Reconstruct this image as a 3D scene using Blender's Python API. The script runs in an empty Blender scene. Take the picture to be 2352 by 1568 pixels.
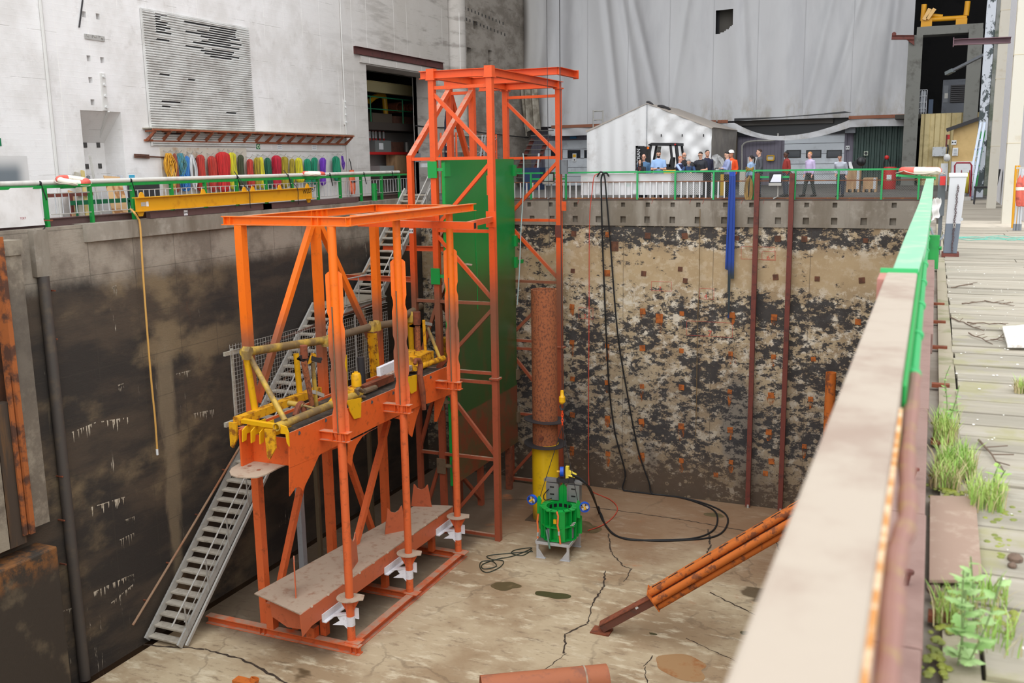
import bpy, math, random
from math import sin, cos, pi, radians
from mathutils import Vector as V, Matrix
random.seed(7)
SC = bpy.context.scene
COL = SC.collection
# ------------------------------------------------------------------ camera
FPX = 2221.75; YAW = .408972; PITCH = .182681; ROLL = .015973
CAM = V((0, 0, 1.38))
_f = V((-sin(YAW)*cos(PITCH), cos(YAW)*cos(PITCH), -sin(PITCH)))
_r = V((cos(YAW), sin(YAW), 0)); _d = _f.cross(_r)
AR = _r*cos(ROLL) + _d*sin(ROLL); AD = -_r*sin(ROLL) + _d*cos(ROLL); AF = _f
def ray(x, y): return AR*((x-1176)/FPX) + AD*((y-784)/FPX) + AF
def at(x, y, X=None, Y=None, Z=None):
    """world point seen at a photo pixel that lies on the plane X=, Y= or Z="""
    d = ray(x, y)
    t = (X/d.x) if X is not None else (Y/d.y) if Y is not None else ((Z-CAM.z)/d.z)
    return CAM + d*t
cd = bpy.data.cameras.new('camera'); cam = bpy.data.objects.new('camera', cd); COL.objects.link(cam)
cam.matrix_world = Matrix(((AR.x, -AD.x, -AF.x, CAM.x), (AR.y, -AD.y, -AF.y, CAM.y), (AR.z, -AD.z, -AF.z, CAM.z), (0, 0, 0, 1)))
cd.sensor_width = 36; cd.sensor_fit = 'HORIZONTAL'; cd.lens = 36*FPX/2352
cd.clip_start = .05; cd.clip_end = 200
cd.dof.use_dof = True; cd.dof.focus_distance = 26; cd.dof.aperture_fstop = 4.5
SC.camera = cam
vs = SC.view_settings
SC.display_settings.display_device = 'sRGB'
vs.view_transform = 'Standard'; vs.look = 'None'; vs.exposure = 0; vs.gamma = 1; vs.use_curve_mapping = False

# ------------------------------------------------------------------ materials
def C(r, g, b):
    f = lambda v: (v/255/12.92) if v/255 <= .04045 else ((v/255+.055)/1.055)**2.4
    return (f(r), f(g), f(b), 1)
class N:
    def __init__(s, name):
        s.m = bpy.data.materials.new(name); s.m.use_nodes = True
        s.t = s.m.node_tree; s.t.nodes.clear()
        s.out = s.t.nodes.new('ShaderNodeOutputMaterial'); s.b = s.t.nodes.new('ShaderNodeBsdfPrincipled')
        s.t.links.new(s.b.outputs[0], s.out.inputs[0])
        g = s.t.nodes.new('ShaderNodeNewGeometry'); s.pos = g.outputs['Position']; s.geo = g
        s._z = None
    def link(s, a, b): s.t.links.new(a, b)
    def set(s, inp, v):
        if isinstance(v, (int, float, tuple)): inp.default_value = v
        else: s.link(v, inp)
    def math(s, op, a, b=0.0, c=0.0):
        n = s.t.nodes.new('ShaderNodeMath'); n.operation = op
        s.set(n.inputs[0], a); s.set(n.inputs[1], b); s.set(n.inputs[2], c)
        return n.outputs[0]
    def sep(s):
        if s._z is None:
            n = s.t.nodes.new('ShaderNodeSeparateXYZ'); s.link(s.pos, n.inputs[0]); s._z = n
        return s._z.outputs
    def noise(s, scale, detail=5, rough=.6, stretch=(1, 1, 1), off=(0, 0, 0), dist=0):
        mp = s.t.nodes.new('ShaderNodeMapping'); s.link(s.pos, mp.inputs[0])
        mp.inputs['Scale'].default_value = stretch; mp.inputs['Location'].default_value = off
        n = s.t.nodes.new('ShaderNodeTexNoise'); s.link(mp.outputs[0], n.inputs['Vector'])
        n.inputs['Scale'].default_value = scale; n.inputs['Detail'].default_value = detail; n.inputs['Roughness'].default_value = rough
        n.inputs['Distortion'].default_value = dist
        return n.outputs['Fac']
    def voro(s, scale, stretch=(1, 1, 1), feature='DISTANCE_TO_EDGE', warp=0):
        mp = s.t.nodes.new('ShaderNodeMapping')
        src = s.pos
        if warp:
            w = s.t.nodes.new('ShaderNodeTexNoise'); s.link(s.pos, w.inputs['Vector']); w.inputs['Scale'].default_value = 1.3; w.inputs['Detail'].default_value = 6
            a = s.t.nodes.new('ShaderNodeVectorMath'); a.operation = 'MULTIPLY_ADD'; s.link(w.outputs['Color'], a.inputs[0])
            a.inputs[1].default_value = (warp,)*3; s.link(s.pos, a.inputs[2]); src = a.outputs[0]
        s.link(src, mp.inputs[0]); mp.inputs['Scale'].default_value = stretch
        n = s.t.nodes.new('ShaderNodeTexVoronoi'); n.feature = feature; s.link(mp.outputs[0], n.inputs['Vector'])
        n.inputs['Scale'].default_value = scale
        return n.outputs[0]
    def ramp(s, v, lo, hi):
        n = s.t.nodes.new('ShaderNodeMapRange'); n.interpolation_type = 'SMOOTHSTEP'
        s.link(v, n.inputs[0])
        if lo <= hi: n.inputs[1].default_value = lo; n.inputs[2].default_value = hi; n.inputs[3].default_value = 0; n.inputs[4].default_value = 1
        else: n.inputs[1].default_value = hi; n.inputs[2].default_value = lo; n.inputs[3].default_value = 1; n.inputs[4].default_value = 0
        return n.outputs[0]
    def mix(s, a, b, f):
        n = s.t.nodes.new('ShaderNodeMix'); n.data_type = 'RGBA'; n.clamp_factor = True
        s.set(n.inputs[0], f)
        s.set(n.inputs[6], a); s.set(n.inputs[7], b)
        return n.outputs[2]
    def lines(s, axis, period, width, off=0.0):
        """1 on thin lines that repeat along an axis"""
        v = s.math('FRACT', s.math('DIVIDE', s.math('ADD', s.sep()[axis], off), period))
        d = s.math('ABSOLUTE', s.math('SUBTRACT', v, .5))
        return s.ramp(d, .5-width/period, .5-width/period*.4)
    def bump(s, h, strength=.3, dist=.02):
        n = s.t.nodes.new('ShaderNodeBump'); n.inputs['Strength'].default_value = strength; n.inputs['Distance'].default_value = dist
        s.link(h, n.inputs['Height']); s.link(n.outputs[0], s.b.inputs['Normal'])
    def done(s, col, rough=.6, metal=0.0):
        s.set(s.b.inputs['Base Color'], col); s.set(s.b.inputs['Roughness'], rough); s.set(s.b.inputs['Metallic'], metal)
        return s.m
def mat(name, col, rough=.6, metal=0.0, dirt=None, dscale=3.0, dlo=.5, dhi=.7, dfac=1.0, bump=0.0, bscale=20, stretch=(1, 1, 1)):
    """plain painted / dirty surface"""
    n = N(name); c = col
    if dirt: c = n.mix(col, dirt, n.math('MULTIPLY', n.ramp(n.noise(dscale, 7, .65, stretch), dlo, dhi), dfac))
    if bump: n.bump(n.noise(bscale, 6, .6, stretch), bump, .01)
    return n.done(c, rough, metal)

# ------------------------------------------------------------------ mesh builder
ORI = {}
class MB:
    def __init__(s): s.v = []; s.f = []; s.mi = []; s.cur = 0; s.sm = False; s.smf = []
    def add(s, vs, fs):
        o = len(s.v); s.v += [V(p) for p in vs]
        for f in fs: s.f.append([i+o for i in f]); s.mi.append(s.cur)
        return s
    def box(s, x0, x1, y0, y1, z0, z1):
        return s.add([(x0, y0, z0), (x1, y0, z0), (x1, y1, z0), (x0, y1, z0), (x0, y0, z1), (x1, y0, z1), (x1, y1, z1), (x0, y1, z1)],
                     [(0, 3, 2, 1), (4, 5, 6, 7), (0, 1, 5, 4), (1, 2, 6, 5), (2, 3, 7, 6), (3, 0, 4, 7)])
    def obox(s, c, ax, ay, az):
        c, ax, ay, az = V(c), V(ax), V(ay), V(az)
        vs = [c+ax*i+ay*j+az*k for k in (-1, 1) for j in (-1, 1) for i in (-1, 1)]
        return s.add(vs, [(0, 2, 3, 1), (4, 5, 7, 6), (0, 1, 5, 4), (1, 3, 7, 5), (3, 2, 6, 7), (2, 0, 4, 6)])
    def _fr(s, p0, p1, up):
        d = (V(p1)-V(p0)).normalized(); up = V(up)
        if abs(d.dot(up.normalized())) > .98: up = V((0, 1, 0)) if abs(d.y) < .9 else V((1, 0, 0))
        sd = d.cross(up).normalized(); u = sd.cross(d).normalized()
        return d, sd, u
    def bar(s, p0, p1, w, h=None, up=(0, 0, 1)):
        h = h or w; d, sd, u = s._fr(p0, p1, up); p0, p1 = V(p0), V(p1)
        return s.obox((p0+p1)/2, (p1-p0)/2, sd*w/2, u*h/2)
    def ibeam(s, p0, p1, w, h, up=(0, 0, 1), tf=.02, tw=.015):
        d, sd, u = s._fr(p0, p1, up); p0, p1 = V(p0), V(p1); c = (p0+p1)/2; l = (p1-p0)/2
        s.obox(c+u*(h/2-tf/2), l, sd*w/2, u*tf/2); s.obox(c-u*(h/2-tf/2), l, sd*w/2, u*tf/2)
        return s.obox(c, l, sd*tw/2, u*(h/2-tf))
    def chan(s, p0, p1, w, h, up=(0, 0, 1), t=.012):
        d, sd, u = s._fr(p0, p1, up); p0, p1 = V(p0), V(p1); c = (p0+p1)/2; l = (p1-p0)/2
        s.obox(c+u*(h/2-t/2), l, sd*w/2, u*t/2); s.obox(c-u*(h/2-t/2), l, sd*w/2, u*t/2)
        return s.obox(c-sd*(w/2-t/2), l, sd*t/2, u*(h/2-t))
    def tube(s, p0, p1, r, n=12, r1=None, cap=True, inner=None):
        d, a, b = s._fr(p0, p1, (0, 0, 1)); p0, p1 = V(p0), V(p1); r1 = r if r1 is None else r1
        ring = lambda p, q: [p+(a*cos(2*pi*i/n)+b*sin(2*pi*i/n))*q for i in range(n)]
        vs = ring(p0, r)+ring(p1, r1)
        fs = [(i, (i+1) % n, n+(i+1) % n, n+i) for i in range(n)]
        if inner:
            vs += ring(p0, inner)+ring(p1, inner)
            fs += [(2*n+(i+1) % n, 2*n+i, 3*n+i, 3*n+(i+1) % n) for i in range(n)]
            fs += [(i, 2*n+i, 2*n+(i+1) % n, (i+1) % n) for i in range(n)]
            fs += [(n+(i+1) % n, 3*n+(i+1) % n, 3*n+i, n+i) for i in range(n)]
        elif cap: fs += [tuple(range(n-1, -1, -1)), tuple(range(n, 2*n))]
        s.sm = True
        return s.add(vs, fs)
    def path(s, pts, r, n=8, closed=False, cap=True):
        pts = [V(p) for p in pts]; m = len(pts); s.sm = True
        rs = r if isinstance(r, (list, tuple)) else [r]*m
        vs = []; a = None
        for i, p in enumerate(pts):
            t = (pts[(i+1) % m]-pts[i-1]) if closed or 0 < i < m-1 else (pts[1]-pts[0] if i == 0 else pts[-1]-pts[-2])
            t = t.normalized() if t.length > 1e-9 else V((0, 0, 1))
            if a is None: a = t.orthogonal().normalized()
            a = (a-t*a.dot(t)); a = a.normalized() if a.length > 1e-6 else t.orthogonal().normalized()
            b = t.cross(a)
            vs += [p+(a*cos(2*pi*k/n)+b*sin(2*pi*k/n))*rs[i] for k in range(n)]
        fs = []
        for i in range(m if closed else m-1):
            j = (i+1) % m
            fs += [(i*n+k, i*n+(k+1) % n, j*n+(k+1) % n, j*n+k) for k in range(n)]
        if cap and not closed: fs += [tuple(range(n-1, -1, -1)), tuple(range((m-1)*n, m*n))]
        return s.add(vs, fs)
    def prism(s, poly, vec):
        """extrude a planar polygon by vec"""
        poly = [V(p) for p in poly]; n = len(poly); vec = V(vec)
        return s.add(poly+[p+vec for p in poly], [tuple(range(n-1, -1, -1)), tuple(range(n, 2*n))]+[(i, (i+1) % n, n+(i+1) % n, n+i) for i in range(n)])
    def grid(s, fn, nu, nv, keep=None, smooth=True):
        vs = [fn(i/nu, j/nv) for j in range(nv+1) for i in range(nu+1)]
        fs = [(j*(nu+1)+i, j*(nu+1)+i+1, (j+1)*(nu+1)+i+1, (j+1)*(nu+1)+i) for j in range(nv) for i in range(nu) if keep is None or keep((i+.5)/nu, (j+.5)/nv)]
        s.sm = s.sm or smooth
        return s.add(vs, fs)
    def lathe(s, prof, c=(0, 0, 0), n=20, ax=None, a0=0, a1=2*pi, closedprof=False):
        """prof: (r, h) pairs round the axis ax through c"""
        c = V(c); d = V(ax or (0, 0, 1)).normalized(); a = d.orthogonal().normalized(); b = d.cross(a); s.sm = True
        full = abs(a1-a0-2*pi) < 1e-6; m = n if full else n+1; vs = []
        for r, h in prof:
            for i in range(m):
                t = a0+(a1-a0)*i/n; vs.append(c+d*h+(a*cos(t)+b*sin(t))*r)
        fs = []; k = len(prof)
        for j in range(k if closedprof else k-1):
            for i in range(n): fs.append((j*m+i, j*m+(i+1) % m, ((j+1) % k)*m+(i+1) % m, ((j+1) % k)*m+i))
        return s.add(vs, fs)
    def ball(s, c, r, n=12, sq=(1, 1, 1)):
        c = V(c); s.sm = True; m = max(4, n//2); vs = [c+V((0, 0, -r*sq[2]))]
        for j in range(1, m):
            p = pi*j/m-pi/2
            for i in range(n): vs.append(c+V((cos(p)*cos(2*pi*i/n)*sq[0], cos(p)*sin(2*pi*i/n)*sq[1], sin(p)*sq[2]))*r)
        vs.append(c+V((0, 0, r*sq[2]))); e = len(vs)-1
        fs = [(0, 1+(i+1) % n, 1+i) for i in range(n)]+[(e, e-n+i, e-n+(i+1) % n) for i in range(n)]
        for j in range(m-2): fs += [(1+j*n+i, 1+j*n+(i+1) % n, 1+(j+1)*n+(i+1) % n, 1+(j+1)*n+i) for i in range(n)]
        return s.add(vs, fs)
    def holes(s, O, U, W, Nrm, us, ws, holes):
        """wall face O+U*u+W*w with recessed or open holes (u0,u1,w0,w1,depth,back)"""
        O, U, W, Nrm = V(O), V(U), V(W), V(Nrm)
        eu = sorted(set([us[0], us[1]]+[h[i] for h in holes for i in (0, 1)])); ew = sorted(set([ws[0], ws[1]]+[h[i] for h in holes for i in (2, 3)]))
        eu = [e for e in eu if us[0] <= e <= us[1]]; ew = [e for e in ew if ws[0] <= e <= ws[1]]
        P = lambda u, w, d=0: O+U*u+W*w-Nrm*d
        for i in range(len(eu)-1):
            for j in range(len(ew)-1):
                cu, cw = (eu[i]+eu[i+1])/2, (ew[j]+ew[j+1])/2
                if any(h[0] < cu < h[1] and h[2] < cw < h[3] for h in holes): continue
                s.add([P(eu[i], ew[j]), P(eu[i+1], ew[j]), P(eu[i+1], ew[j+1]), P(eu[i], ew[j+1])], [(0, 1, 2, 3)])
        for u0, u1, w0, w1, d, back in holes:
            q = [(u0, w0), (u1, w0), (u1, w1), (u0, w1)]
            vs = [P(*a) for a in q]+[P(*a, d) for a in q]
            s.add(vs, [(i, (i+1) % 4, 4+(i+1) % 4, 4+i) for i in range(4)]+([(4, 5, 6, 7)] if back else []))
        return s
    def text(s, txt, O, U, W, size, depth=.003, tilt=0):
        """raised lettering laid in the plane O + U*x + W*y"""
        cu = bpy.data.curves.new('t', 'FONT'); cu.body = txt; cu.size = size; cu.extrude = depth
        ob = bpy.data.objects.new('t', cu); COL.objects.link(ob)
        dg = bpy.context.evaluated_depsgraph_get(); me = bpy.data.meshes.new_from_object(ob.evaluated_get(dg))
        bpy.data.objects.remove(ob); bpy.data.curves.remove(cu)
        O, U, W = V(O), V(U), V(W); n = U.cross(W)
        s.add([O+U*p.co.x+W*p.co.y+n*p.co.z for p in me.vertices], [tuple(p.vertices) for p in me.polygons]); bpy.data.meshes.remove(me)
        return s
    def build(s, name, m, parent=None, o=None, sub=0, bevel=0.0, angle=35):
        if o is None:
            if parent is not None: o = ORI[parent.name]
            else:
                lo = V([min(p[i] for p in s.v) for i in range(3)]); hi = V([max(p[i] for p in s.v) for i in range(3)])
                o = V(((lo.x+hi.x)/2, (lo.y+hi.y)/2, lo.z))
        o = V(o); me = bpy.data.meshes.new(name); me.from_pydata([p-o for p in s.v], [], s.f)
        for mm in (m if isinstance(m, (list, tuple)) else [m]): me.materials.append(mm)
        if len(me.materials) > 1: me.polygons.foreach_set('material_index', s.mi)
        ob = bpy.data.objects.new(name, me); COL.objects.link(ob)
        if s.sm:
            me.shade_smooth(); me.set_sharp_from_angle(angle=radians(angle))
        if bevel:
            b = ob.modifiers.new('bevel', 'BEVEL'); b.width = bevel; b.segments = 2; b.limit_method = 'ANGLE'
        if sub:
            b = ob.modifiers.new('sub', 'SUBSURF'); b.levels = b.render_levels = sub
        if parent is not None: ob.parent = parent; ob.location = o-ORI[parent.name]
        else: ob.location = o
        ORI[ob.name] = o
        return ob
def tag(o, label=None, cat=None, group=None, kind=None):
    if label: o['label'] = label
    if cat: o['category'] = cat
    if group: o['group'] = group
    if kind: o['kind'] = kind
    return o
def thing(name, label, cat, loc, group=None):
    o = bpy.data.objects.new(name, None); COL.objects.link(o); o.location = loc; o.empty_display_size = .2
    ORI[o.name] = V(loc)
    return tag(o, label, cat, group)
def one(name, mb, m, label, cat, group=None, kind=None, **k): return tag(mb.build(name, m, **k), label, cat, group, kind)
def struct(name, mb, m, parent=None, **k):
    o = mb.build(name, m, parent, **k)
    if parent is None: o['kind'] = 'structure'
    return o
def dup(o, loc, rz=None, label=None):
    """copy a thing with its parts and sub-parts"""
    def cp(a, par):
        b = a.copy(); COL.objects.link(b)
        if par is not None: b.parent = par
        ORI[b.name] = ORI.get(a.name, V((0, 0, 0)))
        for ch in [c for c in bpy.data.objects if c.parent == a]: cp(ch, b)
        return b
    r = cp(o, None); r.location = loc
    if rz is not None: r.rotation_euler.z = rz
    if label: r['label'] = label
    return r
def lerp(a, b, t): return V(a)+(V(b)-V(a))*t
def catm(pts, k=6):
    """smooth curve through points"""
    pts = [V(p) for p in pts]; out = []
    for i in range(len(pts)-1):
        p0 = pts[max(i-1, 0)]; p1 = pts[i]; p2 = pts[i+1]; p3 = pts[min(i+2, len(pts)-1)]
        for j in range(k):
            t = j/k; out.append(.5*((2*p1)+(p2-p0)*t+(2*p0-5*p1+4*p2-p3)*t*t+(3*p1-p0-3*p2+p3)*t**3))
    out.append(pts[-1]); return out
X3 = V((1, 0, 0)); Y3 = V((0, 1, 0)); Z3 = V((0, 0, 1))
# ------------------------------------------------------------------ shared materials
def zpaint(name, top, mid, low, zs, rough=.45, rust=None):
    """paint that carries the tide line of the dock: clean / silt-coated / dusty"""
    n = N(name); z = n.math('ADD', n.sep()[2], n.math('MULTIPLY', n.math('SUBTRACT', n.noise(1.2, 3), .5), .5))
    c = n.mix(top, mid, n.ramp(z, zs[0], zs[1])); c = n.mix(c, low, n.ramp(z, zs[2], zs[3]))
    d = n.ramp(n.noise(5, 8, .7), .52, .72)
    c = n.mix(c, rust or C(96, 52, 34), n.math('MULTIPLY', d, n.math('ADD', .22, n.math('MULTIPLY', n.ramp(z, -3, -6), .3))))
    up = n.t.nodes.new('ShaderNodeSeparateXYZ'); n.link(n.geo.outputs['Normal'], up.inputs[0])
    c = n.mix(c, C(176, 158, 138), n.math('MULTIPLY', n.ramp(up.outputs[2], .55, .9), n.math('MULTIPLY', n.ramp(n.noise(3, 5), .3, .6), .8)))
    return n.done(c, rough)
ORANGE = zpaint('orange_paint_tide', C(250, 118, 22), C(152, 92, 66), C(222, 104, 54), (-2.2, -3.3, -3.7, -5.0))
ORANGE2 = zpaint('orange_paint_tower', C(228, 88, 34), C(134, 84, 62), C(158, 80, 54), (-1.6, -3.2, -3.6, -5.4))
GIRDER = zpaint('orange_girder', C(236, 104, 38), C(222, 98, 40), C(196, 100, 64), (-3, -4, -7.5, -9))
GREEN_GATE = None
BEIGE = mat('dusty_plate', C(176, 156, 136), .8, 0, C(140, 96, 72), 4, .5, .72, .7)
GREEN = mat('green_paint', C(20, 150, 66), .45, 0, C(60, 110, 70), 6, .55, .75, .5)
GREEN_TOOL = mat('green_tool_paint', C(10, 158, 62), .4, 0, C(30, 110, 52), 8, .55, .8, .5)
GREEN_PALE = mat('green_paint_weathered', C(136, 192, 158), .5, 0, C(184, 192, 172), 5, .45, .7, .85)
YELLOW = mat('yellow_paint', C(232, 176, 18), .45, 0, C(140, 92, 30), 5, .56, .75, .6)
YELLOW_RUST = mat('yellow_paint_rusty', C(224, 164, 22), .55, 0, C(126, 66, 26), 4.5, .47, .62, .85)
YPIPE = mat('yellow_pipe_silted', C(196, 160, 62), .6, 0, C(112, 92, 66), 1.2, .4, .6, .9)
SILT = mat('silted_pipe', C(112, 94, 72), .75, 0, C(90, 74, 56), 3)
RUST = mat('rust', C(134, 72, 46), .85, 0, C(88, 50, 36), 5, .45, .65, .8, .3, 30)
RUST_OR = mat('rust_bright', C(196, 104, 34), .8, 0, C(108, 62, 40), 4, .5, .62, .85, .3, 25)
RUSTPIPE = mat('rust_pile', C(158, 92, 56), .85, 0, C(98, 58, 42), 16, .46, .62, .85, .4, 35, (1, 1, .7))
BROWNSTEEL = mat('brown_steel', C(98, 74, 72), .6, 0, C(76, 54, 48), 3, .5, .7, .7)
RAILBROWN = mat('red_brown_steel', C(112, 54, 44), .65, 0, C(84, 46, 40), 4)
BROWNPINK = mat('brown_beam_weathered', C(172, 159, 144), .7, 0, C(150, 130, 116), 3.5, .42, .66, .9, .15, 14)
KERB = mat('kerb_steel', C(142, 113, 104), .75, 0, C(122, 92, 84), 4, .45, .7, .7, .2, 20)
STEEL = mat('galvanised', C(182, 180, 174), .5, .15, C(120, 116, 108), 6, .5, .75, .5)
ALU = mat('aluminium', C(196, 198, 202), .4, .35, C(150, 150, 152), 8, .5, .8, .5)
TREAD = mat('galvanised_tread', C(200, 192, 178), .55, .25, C(150, 140, 124), 5, .45, .7, .6, .5, 120)
DARKSTEEL = mat('dark_steel', C(58, 56, 58), .55, .2)
BLACK = mat('black_rubber', C(24, 24, 26), .6)
BLACKPAINT = mat('black_paint', C(30, 31, 34), .4)
WHITE = mat('white_paint', C(226, 228, 230), .5, 0, C(190, 188, 184), 6, .5, .75, .6)
WHITEDUST = mat('white_coated', C(226, 226, 232), .8, 0, C(190, 186, 190), 14, .5, .75, .7, .3, 40)
CREAM = mat('cream_steel', C(200, 195, 182), .5, 0, C(176, 160, 130), 3, .55, .75, .6)
WHITEPLASTIC = mat('white_plastic', C(214, 214, 212), .35)
GREY = mat('grey_paint', C(120, 124, 130), .5, 0, C(98, 100, 104), 3)
TARP = None
SHEET = mat('white_sheet', C(226, 224, 222), .45, 0, C(206, 202, 198), 2, .45, .7, .6)
WOOD = mat('pale_wood', C(188, 152, 112), .75, 0, C(150, 112, 76), 8, .45, .65, .7, .2, 20, (1, 1, .15))
WOODDARK = mat('dark_wood', C(96, 62, 48), .75, 0, C(70, 46, 38), 6, .45, .65, .8)
WOODGREY = mat('grey_wood', C(170, 164, 150), .8, 0, C(140, 132, 116), 6, .45, .65, .7)
GLASS = mat('dark_glass', C(44, 50, 58), .12)
ORANGEVIS = mat('hi_vis_orange', C(250, 84, 30), .6)
BLUE = mat('blue_strap', C(28, 76, 186), .55, 0, C(20, 52, 140), 6)
REDP = mat('red_paint', C(196, 38, 36), .5)
LIFERED = mat('lifebuoy_red', C(226, 96, 82), .55, 0, C(196, 80, 66), 6)
LIFEWHITE = mat('lifebuoy_white', C(226, 220, 206), .6, 0, C(170, 160, 146), 9, .55, .75, .8)

# ------------------------------------------------------------------ light
w = bpy.data.worlds.new('overcast'); SC.world = w; w.use_nodes = True
nt = w.node_tree; bg = nt.nodes['Background']
tc = nt.nodes.new('ShaderNodeTexCoord'); sp = nt.nodes.new('ShaderNodeSeparateXYZ'); nt.links.new(tc.outputs['Generated'], sp.inputs[0])
mr = nt.nodes.new('ShaderNodeMapRange'); nt.links.new(sp.outputs[2], mr.inputs[0]); mr.inputs[1].default_value = -.1; mr.inputs[2].default_value = .9
mr.inputs[3].default_value = .55; mr.inputs[4].default_value = 1.0
mm = nt.nodes.new('ShaderNodeMath'); mm.operation = 'MULTIPLY_ADD'; nt.links.new(sp.outputs[1], mm.inputs[0]); mm.inputs[1].default_value = -.5; mm.inputs[2].default_value = 1.0
m2_ = nt.nodes.new('ShaderNodeMath'); m2_.operation = 'MULTIPLY'; nt.links.new(mr.outputs[0], m2_.inputs[0]); nt.links.new(mm.outputs[0], m2_.inputs[1]); nt.links.new(m2_.outputs[0], bg.inputs['Strength']); bg.inputs['Color'].default_value = (.96, .98, 1.0, 1)
SKY = 2.5
mr.inputs[3].default_value *= SKY; mr.inputs[4].default_value *= SKY

# ------------------------------------------------------------------ the dock
FL = -11.0; XL = -18.65; YF = 34.1; XW = -21.8; YC = 53.6
# floor
n = N('dock_floor')
c = n.mix(C(186, 168, 138), C(156, 132, 102), n.ramp(n.noise(.35, 6, .6), .4, .62))
c = n.mix(c, C(206, 192, 164), n.ramp(n.noise(1.1, 8, .68, (1, 2.6, 1)), .52, .68))
c = n.mix(c, C(112, 92, 72), n.math('MULTIPLY', n.ramp(n.noise(2.4, 9, .72, (1, 3, 1), (5, 2, 0)), .53, .7), .7))
far = n.ramp(n.math('ADD', n.sep()[1], n.math('MULTIPLY', n.noise(.5, 5), 6)), 28.5, 33.5)
c = n.mix(c, C(122, 88, 62), n.math('MULTIPLY', far, .75))
lf = n.ramp(n.math('ADD', n.sep()[0], n.math('MULTIPLY', n.noise(.9, 5), 1.0)), -12.45, -13.3)
c = n.mix(c, C(84, 70, 56), n.math('MULTIPLY', n.math('MULTIPLY', lf, n.ramp(n.math('ADD', n.sep()[1], n.math('MULTIPLY', n.noise(.8, 5), 1.2)), 19.3, 20.3)), .82))
c = n.mix(c, C(168, 98, 52), n.math('MULTIPLY', n.ramp(n.noise(.55, 6, .65, (1, 1, 1), (9, 4, 0)), .62, .74), .6))
crk = n.ramp(n.voro(.24, (1, .8, 1), warp=.9), .012, .003)
brk = n.ramp(n.noise(.5, 3, .5, (1, 1, 1), (3, 8, 1)), .44, .52)
c = n.mix(c, C(74, 58, 44), n.math('MULTIPLY', n.math('MULTIPLY', crk, brk), .3))
c = n.mix(c, C(58, 50, 42), n.math('MULTIPLY', n.lines(0, 5.2, .05, 1.1), .0))
wet = n.ramp(n.noise(.33, 4, .5, (1, 1.5, 1), (2, 17, 3)), .685, .72)
c = n.mix(c, C(82, 68, 48), n.math('MULTIPLY', wet, .85))
n.bump(n.noise(9, 8, .7), .25, .03)
M_FLOOR = n.done(c, n.math('SUBTRACT', .75, n.math('MULTIPLY', wet, .45)))
mb = MB(); mb.box(-18.28, 0, -5, YF, FL-.4, FL); mb.box(-18.75, -18.28, -5, YF, FL-.5, FL-.13)
floor = struct('floor', mb, M_FLOOR)
WETM = mat('gutter_water', C(46, 32, 20), .12)
mb = MB(); mb.box(-18.65, -18.28, 15.12, YF, FL-.13, FL-.09); g_ = one('gutter_water', mb, WETM, 'strip of dark standing water in the gutter along the left dock wall', 'water', kind='stuff')
# floor joints: dark dirt-filled grooves
JOINT = mat('dirt_joint', C(58, 46, 36), .9, 0, C(96, 80, 62), 6)
mb = MB()
def zig(p0, p1, wv, n_=40, j=.05):
    a, b = V(p0), V(p1); d = (b-a); s_ = V((-d.y, d.x, 0)).normalized(); L = []; Rr = []
    for i in range(n_+1):
        p = a+d*i/n_+s_*random.uniform(-j, j); h = wv*random.uniform(.3, 1)
        L.append(p+s_*h); Rr.append(p-s_*h)
    return L+Rr[::-1]
def crack(pix, wv, jj=.03):
    pts = [at(x, y, Z=FL+.004) for x, y in pix]
    for a, b in zip(pts, pts[1:]):
        poly = zig(a, b, wv, max(3, int((b-a).length/.12)), jj); k = len(poly)//2
        mb.add(poly, [(i, i+1, 2*k-2-i, 2*k-1-i) for i in range(k-1)])
crack([(330, 1480), (470, 1490), (560, 1515), (660, 1568)], .05)
crack([(1100, 1145), (1230, 1148), (1420, 1172), (1560, 1192), (1750, 1225)], .035)
crack([(1398, 1225), (1402, 1265), (1432, 1300), (1450, 1305)], .03)
crack([(1390, 1310), (1388, 1345), (1362, 1385), (1350, 1430), (1300, 1455), (1296, 1500)], .035)
crack([(1450, 1305), (1440, 1330), (1432, 1335)], .025)
crack([(1630, 1360), (1690, 1390), (1745, 1415)], .03)
crack([(1575, 1465), (1650, 1500), (1720, 1530)], .02)
crack([(1625, 1215), (1632, 1250), (1620, 1285)], .04)
crack([(1780, 1240), (1795, 1270), (1800, 1290)], .04)
crack([(1300, 1500), (1240, 1545), (1225, 1568)], .02)
crack([(1500, 1505), (1480, 1530), (1485, 1568)], .02)
struct('floor_crack', mb, JOINT, floor)
# damp patches on the floor
def blob(px, py, rx, ry, z=.003, seed=0, mm=None, name='damp_patch'):
    rnd = random.Random(seed); c0 = at(px, py, Z=FL+z); k = 36; ph = [rnd.uniform(0, 6.28) for _ in range(5)]
    vs = [c0]
    for i in range(k):
        t = 2*pi*i/k; r = 1+sum(.16/(q+1)*sin((q+2)*t+ph[q]) for q in range(5)); vs.append(c0+V((cos(t)*rx*r, sin(t)*ry*r, 0)))
    m_ = MB(); m_.add(vs, [(0, 1+i, 1+(i+1) % k) for i in range(k)]); return struct(name, m_, mm, floor)
DAMP = mat('damp_algae', C(96, 84, 58), .35, 0, C(132, 112, 82), 3, .5, .7, .8)
MOSSW = mat('damp_moss', C(70, 68, 40), .4, 0, C(92, 76, 52), 5)
blob(1270, 1366, .5, .22, .006, 1, MOSSW); blob(1160, 1345, .42, .3, .005, 2, DAMP); blob(1640, 1182, .3, .25, .005, 3, DAMP); blob(1565, 1530, .7, .55, .004, 5, mat('rust_run', C(160, 124, 84), .8, 0, C(150, 92, 46), 2))
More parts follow.
